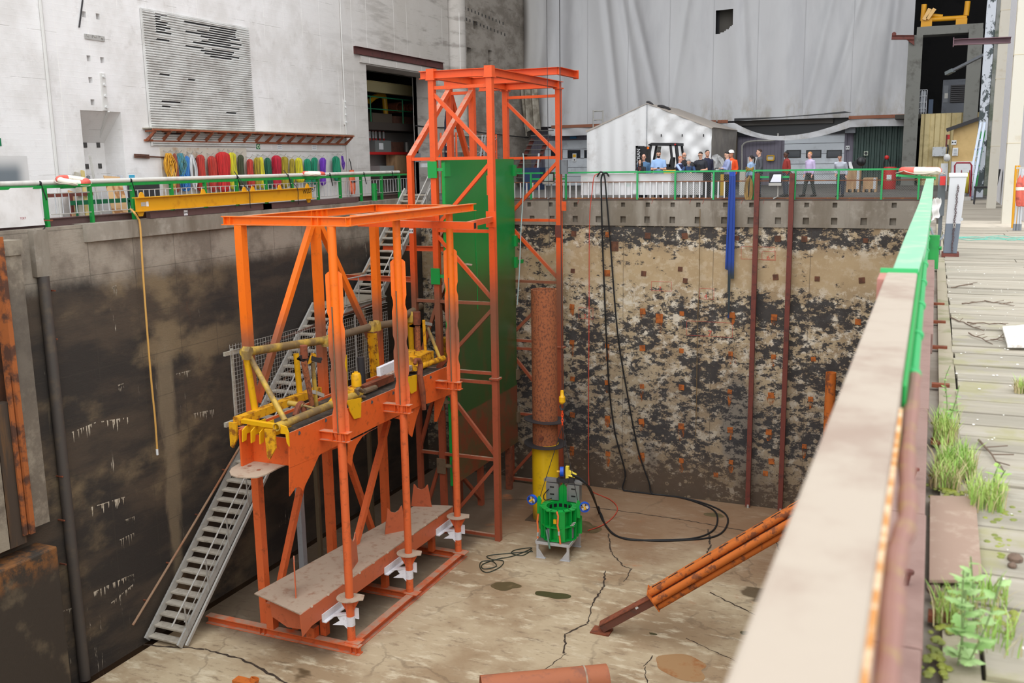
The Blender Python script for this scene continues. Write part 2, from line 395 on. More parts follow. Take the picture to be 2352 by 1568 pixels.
blob(1710, 1453, .13, .1, .006, 6, MOSSW); blob(1500, 1455, .1, .06, .006, 7, MOSSW); blob(1340, 1210, .6, .5, .004, 9, DAMP); blob(1250, 1110, .8, .4, .004, 12, DAMP)

# far dock wall with flaking black coating
n = N('flaking_wall')
z = n.sep()[2]
c = n.mix(C(188, 168, 136), C(158, 136, 106), n.ramp(n.noise(.9, 7, .6), .4, .6))
c = n.mix(c, C(216, 206, 188), n.ramp(n.noise(2.2, 10, .78, (1, 1, 1.2), (4, 0, 2)), .49, .58))
c = n.mix(c, C(122, 118, 112), n.math('MULTIPLY', n.ramp(n.noise(.35, 5, .55, (1, 1, .6), (1, 0, 7)), .5, .62), n.ramp(z, -5.2, -7.2)))
tan = n.math('MULTIPLY', n.ramp(z, -3.5, -2.9), 1.0)
band = n.math('MULTIPLY', n.ramp(z, -1.5, -2.1), n.ramp(z, -3.5, -2.7))
c = n.mix(c, C(182, 157, 120), n.math('MULTIPLY', band, .75))
flake = n.math('ADD', n.math('MULTIPLY', n.noise(2.7, 12, .8, (1, 1, 1.7), (0, 0, 3)), .7), n.math('MULTIPLY', n.noise(.5, 5, .6, (1, 1, 1.1), (3, 0, 8)), .3))
flake = n.math('SUBTRACT', flake, n.math('MULTIPLY', band, .06)); flake = n.math('ADD', flake, n.math('ADD', n.math('MULTIPLY', n.ramp(z, -3.4, -5.5), .014), n.math('MULTIPLY', n.ramp(z, -1.9, -1.4), .03))); c = n.mix(c, C(128, 116, 100), n.math('MULTIPLY', n.ramp(z, -4.5, -8), .5))
dr = n.math('MULTIPLY', n.ramp(z, -3.0, -3.7), n.ramp(z, -4.7, -4.0)); rt = n.ramp(n.sep()[0], -9, -5)
flake = n.math('ADD', flake, n.math('MULTIPLY', n.math('MULTIPLY', dr, rt), .045))
flake = n.math('ADD', flake, n.math('MULTIPLY', n.ramp(z, -9.6, -10.6), .05))
flake = n.math('SUBTRACT', flake, n.math('MULTIPLY', n.ramp(n.voro(2.6, feature='F1'), .24, .16), .07))
bl = n.math('MAXIMUM', n.ramp(flake, .506, .524), n.ramp(n.math('SUBTRACT', n.noise(7, 8, .75, (1, 1, 1.4)), n.math('MULTIPLY', band, .05)), .60, .63))
c = n.mix(c, n.mix(C(28, 28, 32), C(62, 60, 62), n.noise(4, 6)), n.math('MULTIPLY', bl, .95))
c = n.mix(c, C(104, 82, 58), n.math('MULTIPLY', n.ramp(z, -8.8, -10.4), .5))
rs = n.ramp(n.noise(1.5, 6, .6, (1, 1, .22), (7, 0, 0)), .66, .74)
c = n.mix(c, C(170, 92, 36), n.math('MULTIPLY', n.math('MULTIPLY', rs, n.ramp(z, -4, -6)), .8))
c = n.mix(c, C(70, 60, 50), n.math('MULTIPLY', n.lines(0, 3.3, .02, .4), .5))
n.bump(flake, .5, .03)
M_FAR = n.done(c, .85)
mb = MB(); mb.box(XL-.5, .4, YF+.05, YF+.6, FL-.3, -.9)
wf = struct('wall_far', mb, M_FAR)
n = N('coping_concrete')
c = n.mix(C(150, 142, 130), C(122, 112, 98), n.ramp(n.noise(.7, 6, .6, (1, 1, .3)), .4, .62))
c = n.mix(c, C(176, 168, 156), n.math('MULTIPLY', n.ramp(n.noise(2, 8, .7), .5, .7), .6))
c = n.mix(c, C(92, 80, 66), n.math('MULTIPLY', n.ramp(n.noise(1.3, 6, .6, (1, 1, .12), (3, 1, 0)), .55, .7), .7))
n.bump(n.noise(10, 8, .7), .3, .02)
M_COP = n.done(c, .85)
r1 = [1322, 1431, 1488, 1545, 1604, 1666, 1726, 1788, 1853, 1918, 2054, 1265, 1215]
r2 = [1321, 1374, 1431, 1486, 1544, 1602, 1663, 1724, 1787, 1851, 1916, 1984, 2051, 1268, 1222]
hs = []
for px in r1: p = at(px, 467, Y=YF); hs.append((p.x-.075, p.x+.075, -.26, -.10, .16, True))
for px in r2: p = at(px, 504, Y=YF); hs.append((p.x-.1, p.x+.1, -.83, -.60, .16, True))
# two rows: split so the cutting grid stays small
mb = MB()
mb.holes((0, YF, 0), X3, Z3, -Y3, (XL-.5, .4), (-.5, -.03), [h for h in hs if h[3] > -.5])
mb.holes((0, YF, 0), X3, Z3, -Y3, (XL-.5, .4), (-.93, -.5), [h for h in hs if h[3] < -.5])
mb.box(XL-.5, .4, YF, YF+.3, -.94, -.93)
struct('wall_far_coping', mb, M_COP)
# rusty anchor plates let into the far wall
PL = [(52, 222), (280, 228), (545, 235), (792, 238), (1140, 252), (1412, 255), (1590, 258), (1998, 268), (325, 306, 1.7), (45, 470), (272, 485, 1.2), (518, 488), (762, 458), (795, 535), (1398, 512), (1675, 523), (1973, 533), (40, 708), (512, 740), (622, 787, 1.8), (773, 755), (1107, 765), (1388, 780), (1948, 810), (40, 946), (275, 970), (510, 985), (770, 1003), (1098, 1022), (1384, 1043), (1650, 1058), (43, 1190), (274, 1215), (507, 1240), (770, 1247), (1092, 1275), (1367, 1300), (1632, 1325), (43, 1430), (277, 1455), (503, 1475), (768, 1505), (1095, 1530), (1352, 1545), (1590, 1640), (1370, 1740), (1100, 1745), (770, 1735), (505, 1700), (280, 1690), (40, 1655), (1330, 1820), (1000, 1830)]
AP = [mat('anchor_rust_dark', C(112, 72, 52), .9, 0, C(80, 54, 42), 6, .4, .6, .8), mat('anchor_rust', C(178, 98, 40), .9, 0, C(116, 66, 40), 6, .45, .6, .8)]
n = N('rust_streak'); n.link(n.ramp(n.noise(5, 8, .75, (1, 1, .35)), .44, .62), n.b.inputs['Alpha']); STREAK = n.done(C(172, 96, 40), .9)
for i, q in enumerate(PL):
    p = at(1300+q[0]/2.904, 460+q[1]/2.904, Y=YF+.04); k = q[2] if len(q) > 2 else 1; a = random.uniform(-.12, .12)*(1 if k == 1 else .2)
    u = V((cos(a), 0, sin(a))); v_ = V((-sin(a), 0, cos(a))); s_ = .085*random.uniform(.9, 1.25)
    mb = MB(); mb.obox(p, u*s_*(1.35 if k > 1 else 1), Y3*.012, v_*s_*k)
    struct('anchor_plate', mb, AP[1 if q[1] > 640 or random.random() < .15 else 0], wf)
    if q[1] > 640 and random.random() < .75:
        L = random.uniform(.15, .5); w_ = s_*random.uniform(.5, .9)
        w_ *= 1.7; poly = [p+V((-w_, .006, -s_*.2)), p+V((w_, .006, -s_*.2)), p+V((w_*.8, .006, -s_-L*.5)), p+V((w_*.45, .006, -s_-L)), p+V((-w_*.3, .006, -s_-L*1.1)), p+V((-w_*.8, .006, -s_-L*.5))]
        mb = MB(); mb.add(poly, [range(6)]); struct('rust_streak', mb, STREAK, wf)
# red survey frames sprayed on the wall
RED = mat('red_spray', C(204, 84, 72), .8)
mb = MB()
def fr(x0, y0, x1, y1, txt=None, tx=0, ty=0, sz=.2):
    a = at(1300+x0/2.904, 460+y0/2.904, Y=YF+.045); b = at(1300+x1/2.904, 460+y1/2.904, Y=YF+.045); t = .008
    for p, q in (((a.x, a.z), (b.x, a.z)), ((b.x, a.z), (b.x, b.z)), ((b.x, b.z), (a.x, b.z)), ((a.x, b.z), (a.x, a.z))):
        mb.bar((p[0], a.y, p[1]), (q[0], a.y, q[1]), t, t)
    if txt: o = at(1300+tx/2.904, 460+ty/2.904, Y=YF+.045); mb.text(txt, o, X3, Z3, sz, .002)
fr(1170, 308, 1390, 395, '5', 1238, 385, .2); fr(1308, 340, 1398, 400, '6', 1338, 396, .22); fr(570, 540, 703, 606, '7', 618, 600, .2)
fr(893, 587, 985, 660, '4', 920, 655, .24); fr(806, 803, 1110, 915, '7', 945, 905, .3); fr(85, 715, 180, 792, '2', 118, 785, .22)
struct('survey_marking', mb, RED, wf)
mb = MB()
for x in (646, 1250, 1586, 1655, 1885, 2020): 
    p = at(1300+(x/8.4*2.904-0)/2.904+0, 463, Y=YF-.003) if x < 0 else at({646: 1498, 1250: 1585, 1586: 1615, 1655: 1704, 1885: 1754, 2020: 1328}[x], 463, Y=YF-.003)
    mb.bar(p+V((.02, 0, .06)), p-V((.02, 0, .07)), .035, .004)
struct('red_survey_tick', mb, RED, bpy.data.objects['wall_far_coping'])

# left dock wall
n = N('stained_left_wall'); z = n.sep()[2]; yy = n.sep()[1]
zz = n.math('ADD', z, n.math('MULTIPLY', n.math('SUBTRACT', n.noise(.8, 6, .65), .5), .9))
zz = n.math('ADD', zz, n.math('MULTIPLY', n.ramp(yy, 19.5, 21.0), -.0))
conc = n.mix(C(158, 148, 134), C(124, 114, 102), n.ramp(n.noise(.9, 7, .65), .4, .62))
dark = n.mix(C(76, 65, 54), C(50, 45, 41), n.ramp(n.noise(.5, 5, .6, (1, .6, 2)), .4, .6))
dark = n.mix(dark, C(124, 107, 82), n.math('MULTIPLY', n.ramp(n.noise(.33, 6, .6, (1, 1, 1.6), (0, 2, 3)), .5, .66), n.ramp(yy, 24.5, 20.5)))
dark = n.mix(dark, C(126, 112, 90), n.math('MULTIPLY', n.ramp(n.noise(.9, 6, .6, (1, 1.8, .12), (0, 5, 0)), .62, .7), n.math('MULTIPLY', n.ramp(yy, 25, 20), .55)))
lime = n.math('MULTIPLY', n.ramp(n.noise(.55, 3, .5, (1, 1, 1), (3, 1, 1)), .58, .66), n.ramp(n.noise(3.2, 8, .7, (1, 3, .35), (1, 1, 5)), .62, .68))
dark = n.mix(dark, C(196, 186, 168), n.math('MULTIPLY', lime, .8))
sw = n.math('ADD', yy, n.math('MULTIPLY', n.math('SUBTRACT', n.noise(1.1, 6, .65, (1, 1, .3)), .5), .9)); dark = n.mix(dark, C(138, 122, 98), n.math('MULTIPLY', n.math('MULTIPLY', n.ramp(sw, 19.25, 19.45), n.ramp(sw, 19.95, 19.7)), n.math('MULTIPLY', n.ramp(z, -2.6, -4.2), .7)))
c = n.mix(conc, dark, n.ramp(zz, -1.0, -1.55))
c = n.mix(c, C(118, 66, 36), n.math('MULTIPLY', n.ramp(n.noise(1.2, 6, .6, (1, 1, .3), (8, 8, 0)), .66, .76), .5))
c = n.mix(c, C(64, 58, 50), n.math('MULTIPLY', n.math('MAXIMUM', n.lines(1, 1.45, .018), n.lines(2, 1.15, .014)), .45))
n.bump(n.noise(6, 9, .7, (1, 1, 3)), .4, .03)
M_LEFT = n.done(c, .8)
mb = MB(); mb.box(XL-.6, XL, -5, YF, FL-.3, -.3); mb.box(XL-.6, XL, -5, 17.3, -.3, .08)
wl = struct('wall_left', mb, M_LEFT)
mb = MB(); mb.box(XL-.6, XL+.12, 17.3, YF, -.33, .1)
struct('wall_left_coping', mb, M_COP)
# lime runs on the left wall, thin crusts of their own shape
LIME = mat('lime_crust', C(200, 190, 172), .9, 0, C(140, 126, 104), 14, .45, .65, .9)
rn = random.Random(4)
def lime_run(pix, drip, k=26):
    m_ = MB(); pts = [at(x, y, X=XL+.006) for x, y in pix]; tot = []
    for a, b in zip(pts, pts[1:]): tot += [lerp(a, b, i/k) for i in range(k)]
    for i in range(len(tot)-1):
        h = drip*rn.random()**3
        if rn.random() < .35: continue
        m_.add([tot[i]+V((0, 0, .012)), tot[i+1]+V((0, 0, .012)), tot[i+1]-V((0, .01, h*.6+.01)), tot[i]-V((0, -.01, h+.01))], [(0, 1, 2, 3)])
    struct('lime_deposit', m_, LIME, wl)
lime_run([(160, 995), (220, 970), (300, 958)], .35); lime_run([(210, 1165), (290, 1140)], .25); lime_run([(215, 1360), (290, 1325), (308, 1318)], .22)
lime_run([(255, 1385), (308, 1340)], .16); lime_run([(275, 1240), (312, 1222)], .28); lime_run([(285, 1195), (310, 1186)], .2); lime_run([(445, 950), (495, 940)], .25); lime_run([(270, 885), (285, 880)], .4)
lime_run([(135, 1408), (175, 1392)], .15); lime_run([(400, 860), (440, 850)], .2); lime_run([(255, 660), (268, 655)], .3)
# pilaster, pipe and recessed strip left of the stairs
mb = MB(); mb.tube((XL+.1, 15.95, FL), (XL+.1, 15.95, -1.0), .13, 16); 
p_ = one('wall_pipe', mb, mat('painted_downpipe', C(74, 68, 64), .6, 0, C(104, 90, 72), 2, .5, .7, .6), 'dark full-height pipe clamped to the left dock wall beside the concrete pier', 'pipe')
mb = MB(); mb.box(XL, XL+.16, 15.75, 16.15, -1.0, .06); struct('wall_left_pilaster', mb, M_COP)
for i, yy_ in enumerate((505, 665, 775, 880, 985, 1088, 1188, 1288)):
    p = at(98+yy_*.04, yy_, X=XL); mb = MB(); mb.bar((XL-.05, p.y-.15, p.z), (XL+.2, p.y-.15, p.z), .035, .03); struct('pipe_bracket', mb, RUST, wl)
# concrete pier with timber and rusty guides, lower block
n = N('pier_concrete')
c = n.mix(C(150, 140, 124), C(112, 102, 90), n.ramp(n.noise(1.1, 8, .7), .4, .6)); zz = n.math('ADD', n.sep()[2], n.noise(1.5, 5))
c = n.mix(c, C(92, 84, 76), n.math('MULTIPLY', n.math('MULTIPLY', n.ramp(zz, -.5, -1.0), n.ramp(zz, -3.6, -2.6)), .75)); n.bump(n.noise(8, 9, .7), .5, .03)
M_PIER = n.done(c, .9)
zb = -6.55
mb = MB(); mb.box(XL-.1, -18.2, 14.72, 15.14, zb, -.12); mb.box(XL-.1, -18.16, 14.7, 15.18, -.42, -.1)
struct('wall_left_pier', mb, M_PIER)
mb = MB(); mb.box(XL-.1, -18.2, 13.2, 14.05, zb-.25, -4.2); struct('wall_left_pier_near', mb, M_PIER)
mb = MB(); mb.chan((-18.3, 14.64, zb-.1), (-18.3, 14.64, 0), .12, .3, up=(1, 0, 0)); mb.bar((-18.24, 14.5, zb-.1), (-18.24, 14.5, -3), .05, .1)
one('gate_guide', mb, mat('guide_rust', C(164, 92, 44), .85, 0, C(70, 50, 42), 2.2, .44, .6, .9, .3, 20), 'tall rusty steel guide channel in the slot beside the concrete pier', 'channel')
mb = MB(); mb.bar((-18.42, 14.35, zb-.3), (-18.42, 14.35, -3.6), .42, .26, up=(1, 0, 0))
one('fender_timber', mb, mat('wet_timber', C(70, 58, 48), .8, 0, C(112, 80, 48), 3, .5, .65, .7, .4, 9, (1, 1, .1)), 'dark weathered fender timber standing in the rusty slot', 'timber')
mb = MB(); mb.box(XL-.1, XL+.04, 14.0, 14.72, FL+4.0, 0.05); struct('wall_left_slot', mb, mat('slot_rust', C(92, 56, 34), .9, 0, C(48, 36, 30), 2, .4, .65, .9))
mb = MB(); mb.box(XL-.3, -18.0, 10, 15.1, FL-.3, -7.1)
n = N('lower_block'); zz = n.math('ADD', n.sep()[2], n.noise(2, 6))
c = n.mix(C(58, 50, 42), C(128, 84, 44), n.math('MULTIPLY', n.ramp(zz, -7.3, -6.8), n.ramp(n.noise(2.5, 8, .7), .4, .6)))
c = n.mix(c, C(120, 106, 84), n.math('MULTIPLY', n.ramp(n.noise(.9, 6, .6), .56, .7), .5)); n.bump(n.noise(8, 8, .7), .5, .03)
struct('wall_left_block', mb, n.done(c, .8), bevel=.04)
# near and right dock walls
mb = MB(); mb.box(-.3, .1, -5, YF+.2, FL-.3, -.03); struct('wall_right', mb, M_COP)
mb = MB(); mb.box(XL-.5, .1, -5.4, -5, FL-.3, 0); struct('wall_near', mb, M_COP)

# ------------------------------------------------------------------ quays
n = N('quay_concrete'); c = n.mix(C(120, 112, 102), C(92, 84, 76), n.ramp(n.noise(.8, 7, .65), .4, .62)); M_QUAY = n.done(c, .85)
mb = MB(); mb.box(XW-9, XL-.5, -5, YF+.1, -.6, .07); struct('quay_left', mb, M_QUAY)
mb = MB(); mb.box(XW-9, 12, YF+.28, 72, -.6, -.02); struct('quay_far', mb, mat('quay_far_dark', C(96, 92, 88), .8, 0, C(70, 66, 62), .7))
n = N('timber_deck')
c = n.mix(C(168, 159, 144), C(144, 137, 123), n.ramp(n.noise(1.4, 7, .65, (.25, 2.2, 1)), .4, .62))
c = n.mix(c, C(186, 180, 169), n.math('MULTIPLY', n.ramp(n.noise(5, 9, .75, (.3, 2, 1)), .52, .7), .7))
c = n.mix(c, C(150, 146, 96), n.math('MULTIPLY', n.math('MULTIPLY', n.ramp(n.noise(2.2, 6, .6), .5, .64), n.ramp(n.sep()[1], 12, 6)), .6))
n.bump(n.noise(14, 8, .7, (.2, 3, 1)), .4, .01)
M_DECK = n.done(c, .85)
mb = MB(); mb.box(.1, 12, -5, YF+.3, -.6, -.035); qr = struct('quay_right', mb, mat('deck_underside', C(60, 54, 46), .9))
y = .5; k = 0
rn = random.Random(11)
while y < 22:
    w_ = rn.uniform(.22, .3) if y < 12 else rn.uniform(.3, .45); y1 = y+w_-.012; x0 = .2+rn.uniform(-.01, .01); ks = [x0, x0+rn.uniform(.8, 2.2), 4.5]
    for a, b in zip(ks, ks[1:]):
        mb = MB(); zt = rn.uniform(-.006, .006); mb.box(a, b-.012, y, y1, -.035, zt); struct('deck_plank', mb, M_DECK, qr)
    y += w_
mb = MB(); mb.box(.2, 6, 22, YF+.28, -.035, 0); struct('quay_right_far', mb, mat('timber_deck_far', C(160, 152, 138), .85, 0, C(132, 124, 110), 1.4, .42, .62, .8, .2, 8, (.3, 2, 1)))
mb = MB(); mb.box(.1, .195, .3, 22, -.035, -.005); struct('quay_right_edge', mb, mat('edge_timber', C(160, 150, 130), .9, 0, C(120, 122, 82), 2.4, .5, .64, .7))

# ------------------------------------------------------------------ white building on the left
n = N('painted_board_concrete'); yy = n.sep()[1]; z = n.sep()[2]
c = n.mix(C(232, 230, 229), C(216, 213, 210), n.ramp(n.noise(.5, 6, .6), .4, .62))
c = n.mix(c, C(176, 170, 164), n.math('MULTIPLY', n.ramp(n.noise(1.5, 8, .7, (1, 1, 1)), .54, .7), .3))
c = n.mix(c, C(168, 160, 150), n.math('MULTIPLY', n.ramp(yy, 27, 40), .75))  # light falling off towards the far end, painted into the wall colour
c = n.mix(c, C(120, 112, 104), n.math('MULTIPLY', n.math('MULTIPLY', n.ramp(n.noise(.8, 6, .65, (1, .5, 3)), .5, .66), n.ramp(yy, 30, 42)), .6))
c = n.mix(c, C(236, 234, 230), n.math('MULTIPLY', n.lines(1, 1.13, .012, .4), n.ramp(n.noise(.8, 3, .5, (1, 1, .3)), .5, .54)))
c = n.mix(c, C(140, 134, 128), n.math('MULTIPLY', n.math('MULTIPLY', n.lines(2, 1.25, .008), n.ramp(n.noise(1.2, 4), .48, .56)), .6))
hh = n.math('ADD', n.math('MULTIPLY', n.lines(2, .155, .012), .15), n.noise(7, 8, .7))
n.bump(hh, .3, .02)
M_WW = n.done(c, .8)
a = at(190, 256, X=XW); b = at(277, 258, X=XW); dl = at(840, 135, X=XW); dr_ = at(1006, 172, X=XW); JT = XW-at(952, 300, Y=dr_.y).x
HOLES = [(20.52, 22.0, .0, 3.0, .75, True), (dl.y, dr_.y, -.1, 5.45, JT, False)]
for px, py in ((193, 33), (225, 38), (204, 134), (235, 138), (208, 184), (213, 235)):
    p = at(px, py, X=XW); HOLES.append((p.y-.07, p.y+.07, p.z-.08, p.z+.08, .15, True))
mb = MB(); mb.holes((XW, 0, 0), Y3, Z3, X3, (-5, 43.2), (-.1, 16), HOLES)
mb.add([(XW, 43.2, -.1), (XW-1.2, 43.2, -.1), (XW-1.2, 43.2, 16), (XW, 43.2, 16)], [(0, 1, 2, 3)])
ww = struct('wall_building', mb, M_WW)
mb = MB(); mb.box(XW-1.4, XW-1.18, -5, dl.y, -.1, 16); mb.box(XW-1.4, XW-1.18, dr_.y, 60, -.1, 16); mb.box(XW-1.4, XW-1.18, dl.y, dr_.y, 5.45, 16); struct('wall_building_back', mb, M_WW)
# sloping soffit in the niche
mb = MB(); mb.prism([(XW-.02, 20.52, 3.0), (XW-.74, 20.52, 2.15), (XW-.74, 20.52, 3.0)], (0, 1.48, 0)); struct('niche_soffit', mb, M_WW, ww)
for px, py in ((200, 285), (197, 333), (227, 333), (201, 382), (231, 381)):
    p = at(px, py, X=XW-.72); mb = MB(); mb.box(XW-.755, XW-.73, p.y-.06, p.y+.06, p.z-.07, p.z+.07); struct('niche_pocket', mb, mat('pocket_dark', C(70, 68, 66), .9) if 'pocket_dark' not in bpy.data.materials else bpy.data.materials['pocket_dark'], ww)
mb = MB(); mb.box(XW, XW+.006, 15.5, 18.0, .9, 1.5); 
n = N('grey_patch'); c = n.mix(C(206, 204, 202), C(112, 120, 126), n.math('MULTIPLY', n.ramp(n.sep()[2], 1.75, 1.3), n.ramp(n.sep()[1], 18.6, 18.2))); PATCH = n.done(c, .7)
mb = MB(); p0 = at(0, 375, X=XW+.004); p1 = at(68, 418, X=XW+.004)
mb.grid(lambda u, v: V((XW+.004, 14+(p1.y-14)*u, .7+(1.75+.25*sin(3*u+.4)*(1-u)-.7)*v)), 12, 4); struct('wall_patch', mb, PATCH, ww)
# vertical conduits on the wall
COND = mat('wall_conduit', C(206, 204, 200), .5)
for (x0, y0), (x1, y1), lab in (((92, 0), (132, 405), 'thin white conduit running down the white wall left of the niche'), ((783, 0), (797, 400), 'thin white conduit on the wall right of the slings')):
    a, b = at(x0, y0, X=XW+.04), at(x1, y1, X=XW+.04); yb = (a.y+b.y)/2
    mb = MB(); mb.tube((XW+.04, yb, .1), (XW+.04, yb, 9), .025 if x0 > 500 else .045, 8); one('conduit', mb, COND, lab, 'pipe')
# cylinder column and grey wall towards the curtain
n = N('grey_board_concrete'); z = n.sep()[2]
c = n.mix(C(158, 150, 140), C(126, 118, 108), n.ramp(n.noise(.7, 7, .65, (1, 1, 2)), .4, .62))
c = n.mix(c, C(88, 82, 76), n.math('MULTIPLY', n.ramp(n.noise(1.1, 7, .7, (1, .4, 4), (3, 0, 0)), .56, .68), .6)); n.bump(n.math('ADD', n.lines(2, .155, .012), n.noise(6, 8)), .3, .02)
M_GW = n.done(c, .85)
mb = MB(); mb.tube((-21.95, 44.0, -.1), (-21.95, 44.0, 16), .62, 28); struct('pillar', mb, M_WW)
hs = []
for px, py in ((1078, 135), (1126, 140), (1092, 58)): 
    p = at(px, py, X=-22.1); hs.append((p.y-.25, p.y+.25, p.z-.55 if py > 100 else p.z-.2, p.z+.55 if py > 100 else p.z+.2, .3, True))
mb = MB(); mb.holes((-22.1, 0, 0), Y3, Z3, X3, (44.2, 54.5), (-.1, 16), hs); wg = struct('wall_building_far', mb, M_GW)
mb = MB()
for r_, zz in enumerate((9.0, 8.35)):
    for i in range(14):
        p = at(1052+i*8+r_*4, 12+i*3.2+r_*26, X=-22.08); mb.box(-22.1, -22.085, p.y-.05, p.y+.05, p.z-.07, p.z+.07)
struct('tie_hole', mb, bpy.data.materials['pocket_dark'], wg)

# ------------------------------------------------------------------ back of the hall
MAUVE = mat('mauve_boarding', C(118, 114, 126), .7, 0, C(98, 94, 106), 1.5, .45, .65, .6)
n = N('mauve_boards'); c = n.mix(C(122, 117, 130), C(70, 66, 76), n.math('MULTIPLY', n.lines(0, .19, .012), .6)); M_MB = n.done(c, .7)
mb = MB(); mb.box(-23.5, -2.9, 54.3, 54.6, -.1, 3.7); mb.box(-23.5, -1.75, 54.3, 54.6, 3.7, 16); struct('wall_back', mb, M_MB)
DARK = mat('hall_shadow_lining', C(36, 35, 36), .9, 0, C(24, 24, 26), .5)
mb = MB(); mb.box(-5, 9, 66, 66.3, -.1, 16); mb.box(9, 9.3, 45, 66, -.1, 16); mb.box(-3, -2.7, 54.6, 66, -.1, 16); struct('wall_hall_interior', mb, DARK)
# unseen roof, added to shade the far part of the hall
ROOFM = mat('roof_underside', C(120, 116, 110), .9)
mb = MB(); mb.box(XW-12, 12, 40, 74, 19.6, 20); struct('shade_roof', mb, ROOFM)
# room behind the door opening on the left
DKW = mat('store_wall', C(186, 184, 178), .8); 
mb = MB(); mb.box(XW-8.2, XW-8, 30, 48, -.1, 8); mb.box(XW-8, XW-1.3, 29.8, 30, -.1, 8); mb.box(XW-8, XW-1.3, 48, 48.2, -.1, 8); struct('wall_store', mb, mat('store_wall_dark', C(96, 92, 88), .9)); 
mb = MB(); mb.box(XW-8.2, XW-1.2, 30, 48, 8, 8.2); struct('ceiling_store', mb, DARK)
# ------------------------------------------------------------------ near orange test frame
XC, XP = -13.25, -16.0; YCOL = (19.75, 22.85, 26.0); YP = (19.8, 23.05, 26.2)
fr_ = thing('steel_test_frame', 'tall orange steel test frame with three round columns standing on the dock floor in front', 'steel frame', (-14.6, 22.8, FL))
def b1(name, fn, m=ORANGE, par=fr_):
    mb = MB(); fn(mb); return mb.build(name, m, par)
def scallop(y):
    pts = []; zs = [-1.15, -2.35, -3.45, -4.5, -5.35]
    for s_ in (1, -1):
        side = []
        for i in range(4):
            z0, z1 = zs[i], zs[i+1]; mg = .22
            side += [(.2, z0-mg*.3), (.205, z0-mg), (.205, z1+mg), (.17, z1+.08)] if i == 0 else [(.165, z0-.05), (.205, z0-mg), (.205, z1+mg), (.165, z1+.05)]
        side = [(.13, zs[0])]+side+[(.12, zs[4])]
        mb = MB(); a = .53
        poly = [V((XC+s_*w_*cos(a), y+s_*w_*sin(a), z_)) for w_, z_ in side]+[V((XC+s_*.07*cos(a), y+s_*.07*sin(a), zs[4])), V((XC+s_*.07*cos(a), y+s_*.07*sin(a), zs[0]))]
        mb.prism(poly, (-.018*sin(a), .018*cos(a), 0)); yield mb
for y in YCOL:
    c_ = b1('column', lambda m: m.tube((XC, y, FL+.2), (XC, y, -.06), .108, 20))
    for mb in scallop(y): mb.build('scalloped_fin', ORANGE, c_)
    b1('slot_strip', lambda m: m.bar((XC-.02, y-.112, -5.2), (XC-.02, y-.112, -2.0), .03, .02, up=(0, 1, 0)), SILT, c_)
    # collar disc and gusset near the foot
    mb = MB(); cz = -9.6; mb.prism([(XC+.34*cos(t*.1309*2), y+.34*sin(t*.1309*2), cz) for t in range(9, 24)]+[(XC+.42, y-.02, cz), (XC+.3, y+.25, cz)], (0, 0, .02)); mb.build('collar_plate', BEIGE, fr_)
    b1('collar_gusset', lambda m: m.prism([(XC-.1, y-.05, cz), (XC-.28, y-.1, cz), (XC-.1, y-.05, cz-.35)], (.0, .015, 0))); b1('collar_gusset', lambda m: m.prism([(XC+.1, y, cz), (XC+.3, y, cz), (XC+.1, y, cz-.35)], (.0, .015, 0)))
for y in YP:
    p_ = b1('post', lambda m: m.box(XP-.11, XP+.11, y-.11, y+.11, FL+.2, -.06))
# top beams
zt = .055
def ib(name, p0, p1, w_=.22, h=.22, stiff=(), par=fr_, m=ORANGE):
    mb = MB(); mb.ibeam(p0, p1, w_, h)
    p0, p1 = V(p0), V(p1); d = (p1-p0).normalized(); sd = d.cross(Z3)
    for t in stiff:
        c = lerp(p0, p1, t)
        for q in (-1, 1): mb.obox(c+sd*q*w_*.25, d*.006, sd*w_*.24, Z3*(h/2-.02))
    return mb.build(name, m, par)
ib('top_beam', (-16.5, 19.8, zt), (-12.72, 19.8, zt), stiff=(.02, .07, .72, .77, .98))
ib('top_beam', (XP, 19.92, zt), (XP, 26.25, zt), stiff=(.45, .49, .53, .57))
ib('top_beam', (-16.2, 26.35, zt), (-13.4, 26.35, zt), stiff=(.1, .5))
ib('top_beam', (-12.86, 19.95, zt), (-13.0, 27.15, zt), stiff=(.97,))
ib('top_beam', (-13.15, 20.6, zt), (-13.28, 26.25, zt))
# base beams
zb_ = FL+.11
ib('base_beam', (-17.78, 19.55, zb_), (-12.85, 19.55, zb_), stiff=(.37, .4, .95, .98)); 
for a, b in (((XC+.1, 19.68, zb_), (XC+.1, 26.2, zb_)), ((-15.9, 22.85, zb_), (-13.28, 22.85, zb_)), ((-15.9, 26.0, zb_), (-13.28, 26.0, zb_)), ((XP, 19.68, zb_), (XP, 26.2, zb_))): ib('base_beam', a, b)
mb = MB()
for y in YCOL: mb.box(XC-.12, XC+.36, y-.18, y+.1, FL, FL+.03)
[b1('foot_plate', lambda m: m.box(XC-.1, XC+.32, y-.2, y+.12, FL+.222, FL+.24)) for y in YCOL]
b1('foot_block', lambda m: m.box(-15.72, -15.5, 19.45, 19.68, FL+.22, FL+.95)); b1('foot_block', lambda m: m.box(-14.45, -14.2, 19.45, 19.68, FL+.22, FL+.5))
# braces
br = lambda a, b, w_=.16: b1('brace', lambda m: m.bar(a, b, w_, w_))
br((XP, 22.95, -.12), (XP, 20.0, -4.7)); br((XP, 23.15, -.12), (XP, 26.05, -4.5))
br(at(700, 1075, X=-15.9), at(643, 1343, X=-15.9)); br(at(891, 965, X=-14.9), at(813, 1265, X=-14.9)); br(at(798, 1050, X=-15.6), at(866, 1250, X=-15.6))
br(at(740, 1330, X=-15.7), at(815, 1290, X=-15.7), .1)
